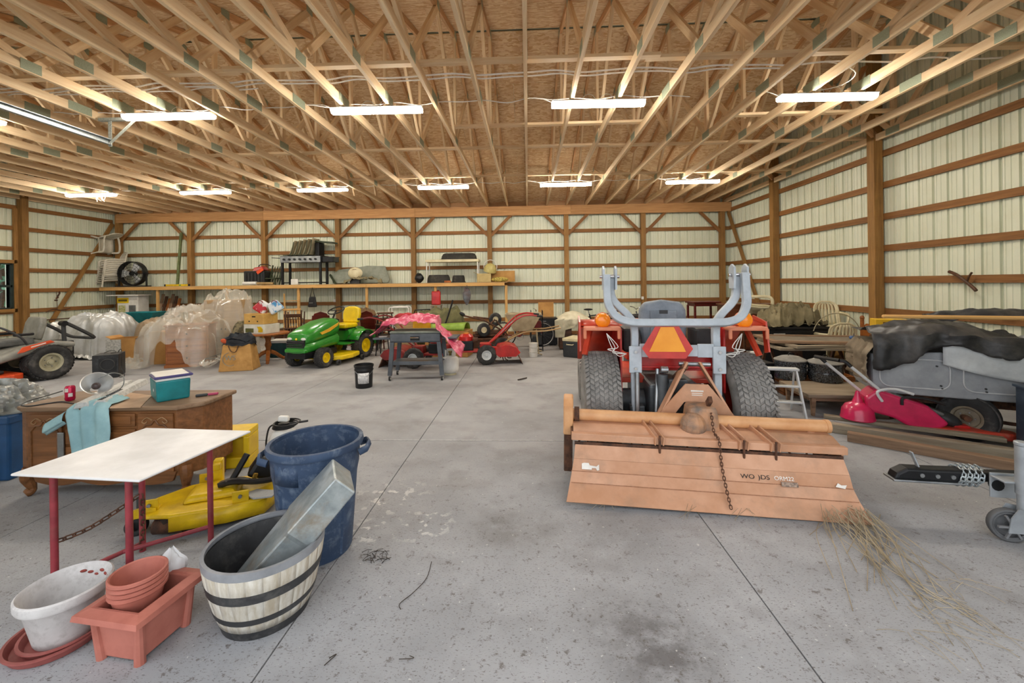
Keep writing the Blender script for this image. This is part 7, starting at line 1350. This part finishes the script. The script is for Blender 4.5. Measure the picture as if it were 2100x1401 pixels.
# white folding table, tubs
tx_ = sxx(929, 12.6); ft = thing('folding_table', 'white folding table standing on the shelf with a black tub on it', 'table', (tx_, 12.66, SZ), 0); MB().box((0, 0, .66), (1.62, .42, .08)).build('table_top', CREAM, ft, 0, .012)
for x in (-.78, .78):
    for y in (-.18, .18): MB().cyl((x, y, 0), (x * .99, y, .63), .018).build('leg', WHT, ft)
TUB = mat('black_rubber_tub', '35332e', '25231f', rough=.8, dirt='6a6458', damt=.4, dsc=8)
def tub(label, x, y, z, a, d_, h_): t = thing('rubber_tub', label, 'tub', (x, y, z), 0); MB().lathe([(.5, 0), (.48, h_ * .1), (.46, h_ * .6), (.42, h_ * .92), (.38, h_), (0, h_)], 30, sx=a, sy=d_).build('tub', TUB, t, 50); MB().lathe([(.5, 0), (.53, 0), (.53, h_ * .1), (.5, h_ * .12)], 30, sx=a, sy=d_).build('lip', TUB, t, 50)
tub('large black rubber tub turned upside down on the white folding table', sxx(942, 12.66), 12.66, SZ + .692, 1.15, .36, .2); tub('gray-brown tub turned upside down under the white folding table', sxx(900, 12.66), 12.66, SZ, .75, .36, .24); tub('smaller black tub under the white folding table beside the gray-brown tub', sxx(925, 12.66) + .22, 12.74, SZ, .42, .3, .22)
bkk = thing('orange_brick', 'broken orange brick lying under the white folding table', 'brick', (sxx(918, 12.5), 12.5, SZ), 12); MB().box((0, 0, .03), (.2, .09, .06)).build('block', mat('orange_clay', 'b0683a', '8c5028', rough=.9, bump=.4), bkk, 0, .006)
# far end: beige box, helmet lamp, cushion, brown box
carton('beige torn carton at the end of the shelf beside the folding table', (sxx(993), 12.62, SZ), (.42, .34, .26), 8, mat('beige_card', 'c9b27c', 'b09a64', rough=.8), flaps=True)
hl = thing('work_helmet', 'cream and olive helmet with wire rim resting above the beige carton', 'helmet', (sxx(1005), 12.66, SZ + .315), 0); MB().lathe([(.2, .0), (.19, .1), (.13, .2), (.05, .24), (0, .245)], 22, (0, 0, .02), (.25, -.35, 1)).build('dome', mat('cream_olive', 'c8bb7a', 'a89a58', rough=.5), hl, 50); MB().tube(arc((.02, -.03, .16), .2, 0, 360, 22)[:-1], .012, 6, closed=True).build('wire_rim', WHT, hl)
cu = thing('cushion', 'yellow patterned cushion at the shelf end', 'cushion', (sxx(1026), 12.52, SZ), 0); MB().ell((0, 0, .075), (.52, .14, .15)).build('pad', mat('yellow_pattern', 'c8b258', '8a7a38', rough=.8, sc_=22, lo=.45, hi=.55), cu)
carton('flat brown carton at the back of the shelf end', (sxx(1032, 12.8), 12.83, SZ), (.72, .2, .34), 0, CARD2)
# hanging from the shelf
hb1 = thing('hanging_bag', 'black tote bag hanging from the shelf edge above the lawn tractor', 'bag', (sxx(641, 12.38), 12.36, 1.0), 0); MB().box((0, 0, .17), (.27, .08, .32), tap=.7).build('bag_body', BLK, hb1, 0, .04, bseg=3); MB().box((-.02, -.045, .14), (.12, .006, .03)).build('pale_print', GREY, hb1, 0); MB().tube([(-.07, 0, .32), (0, .0, .6), (.07, 0, .32)], .01, 6).build('strap', BLK, hb1)
hb2 = thing('hanging_cloth', 'gray-blue cloth bundle hanging from the shelf edge near its end', 'cloth', (sxx(957, 12.38), 12.36, 1.02), 0); MB().grid(16, 14, lambda u, v: Vector((cos(2 * pi * u) * .12 * sin(pi * (.05 + .8 * v)), sin(2 * pi * u) * .07 * sin(pi * (.05 + .8 * v)), .5 * v)) * (1 + .2 * fbm(u * 6, v * 4, 7))).build('cloth_body', mat('grey_blue_cloth', '6f7880', '5a4a48', rough=.9, sc_=5), hb2, 50, fix=False); MB().cyl((.01, 0, .45), (.01, 0, .6), .008).build('cord', BLK, hb2)
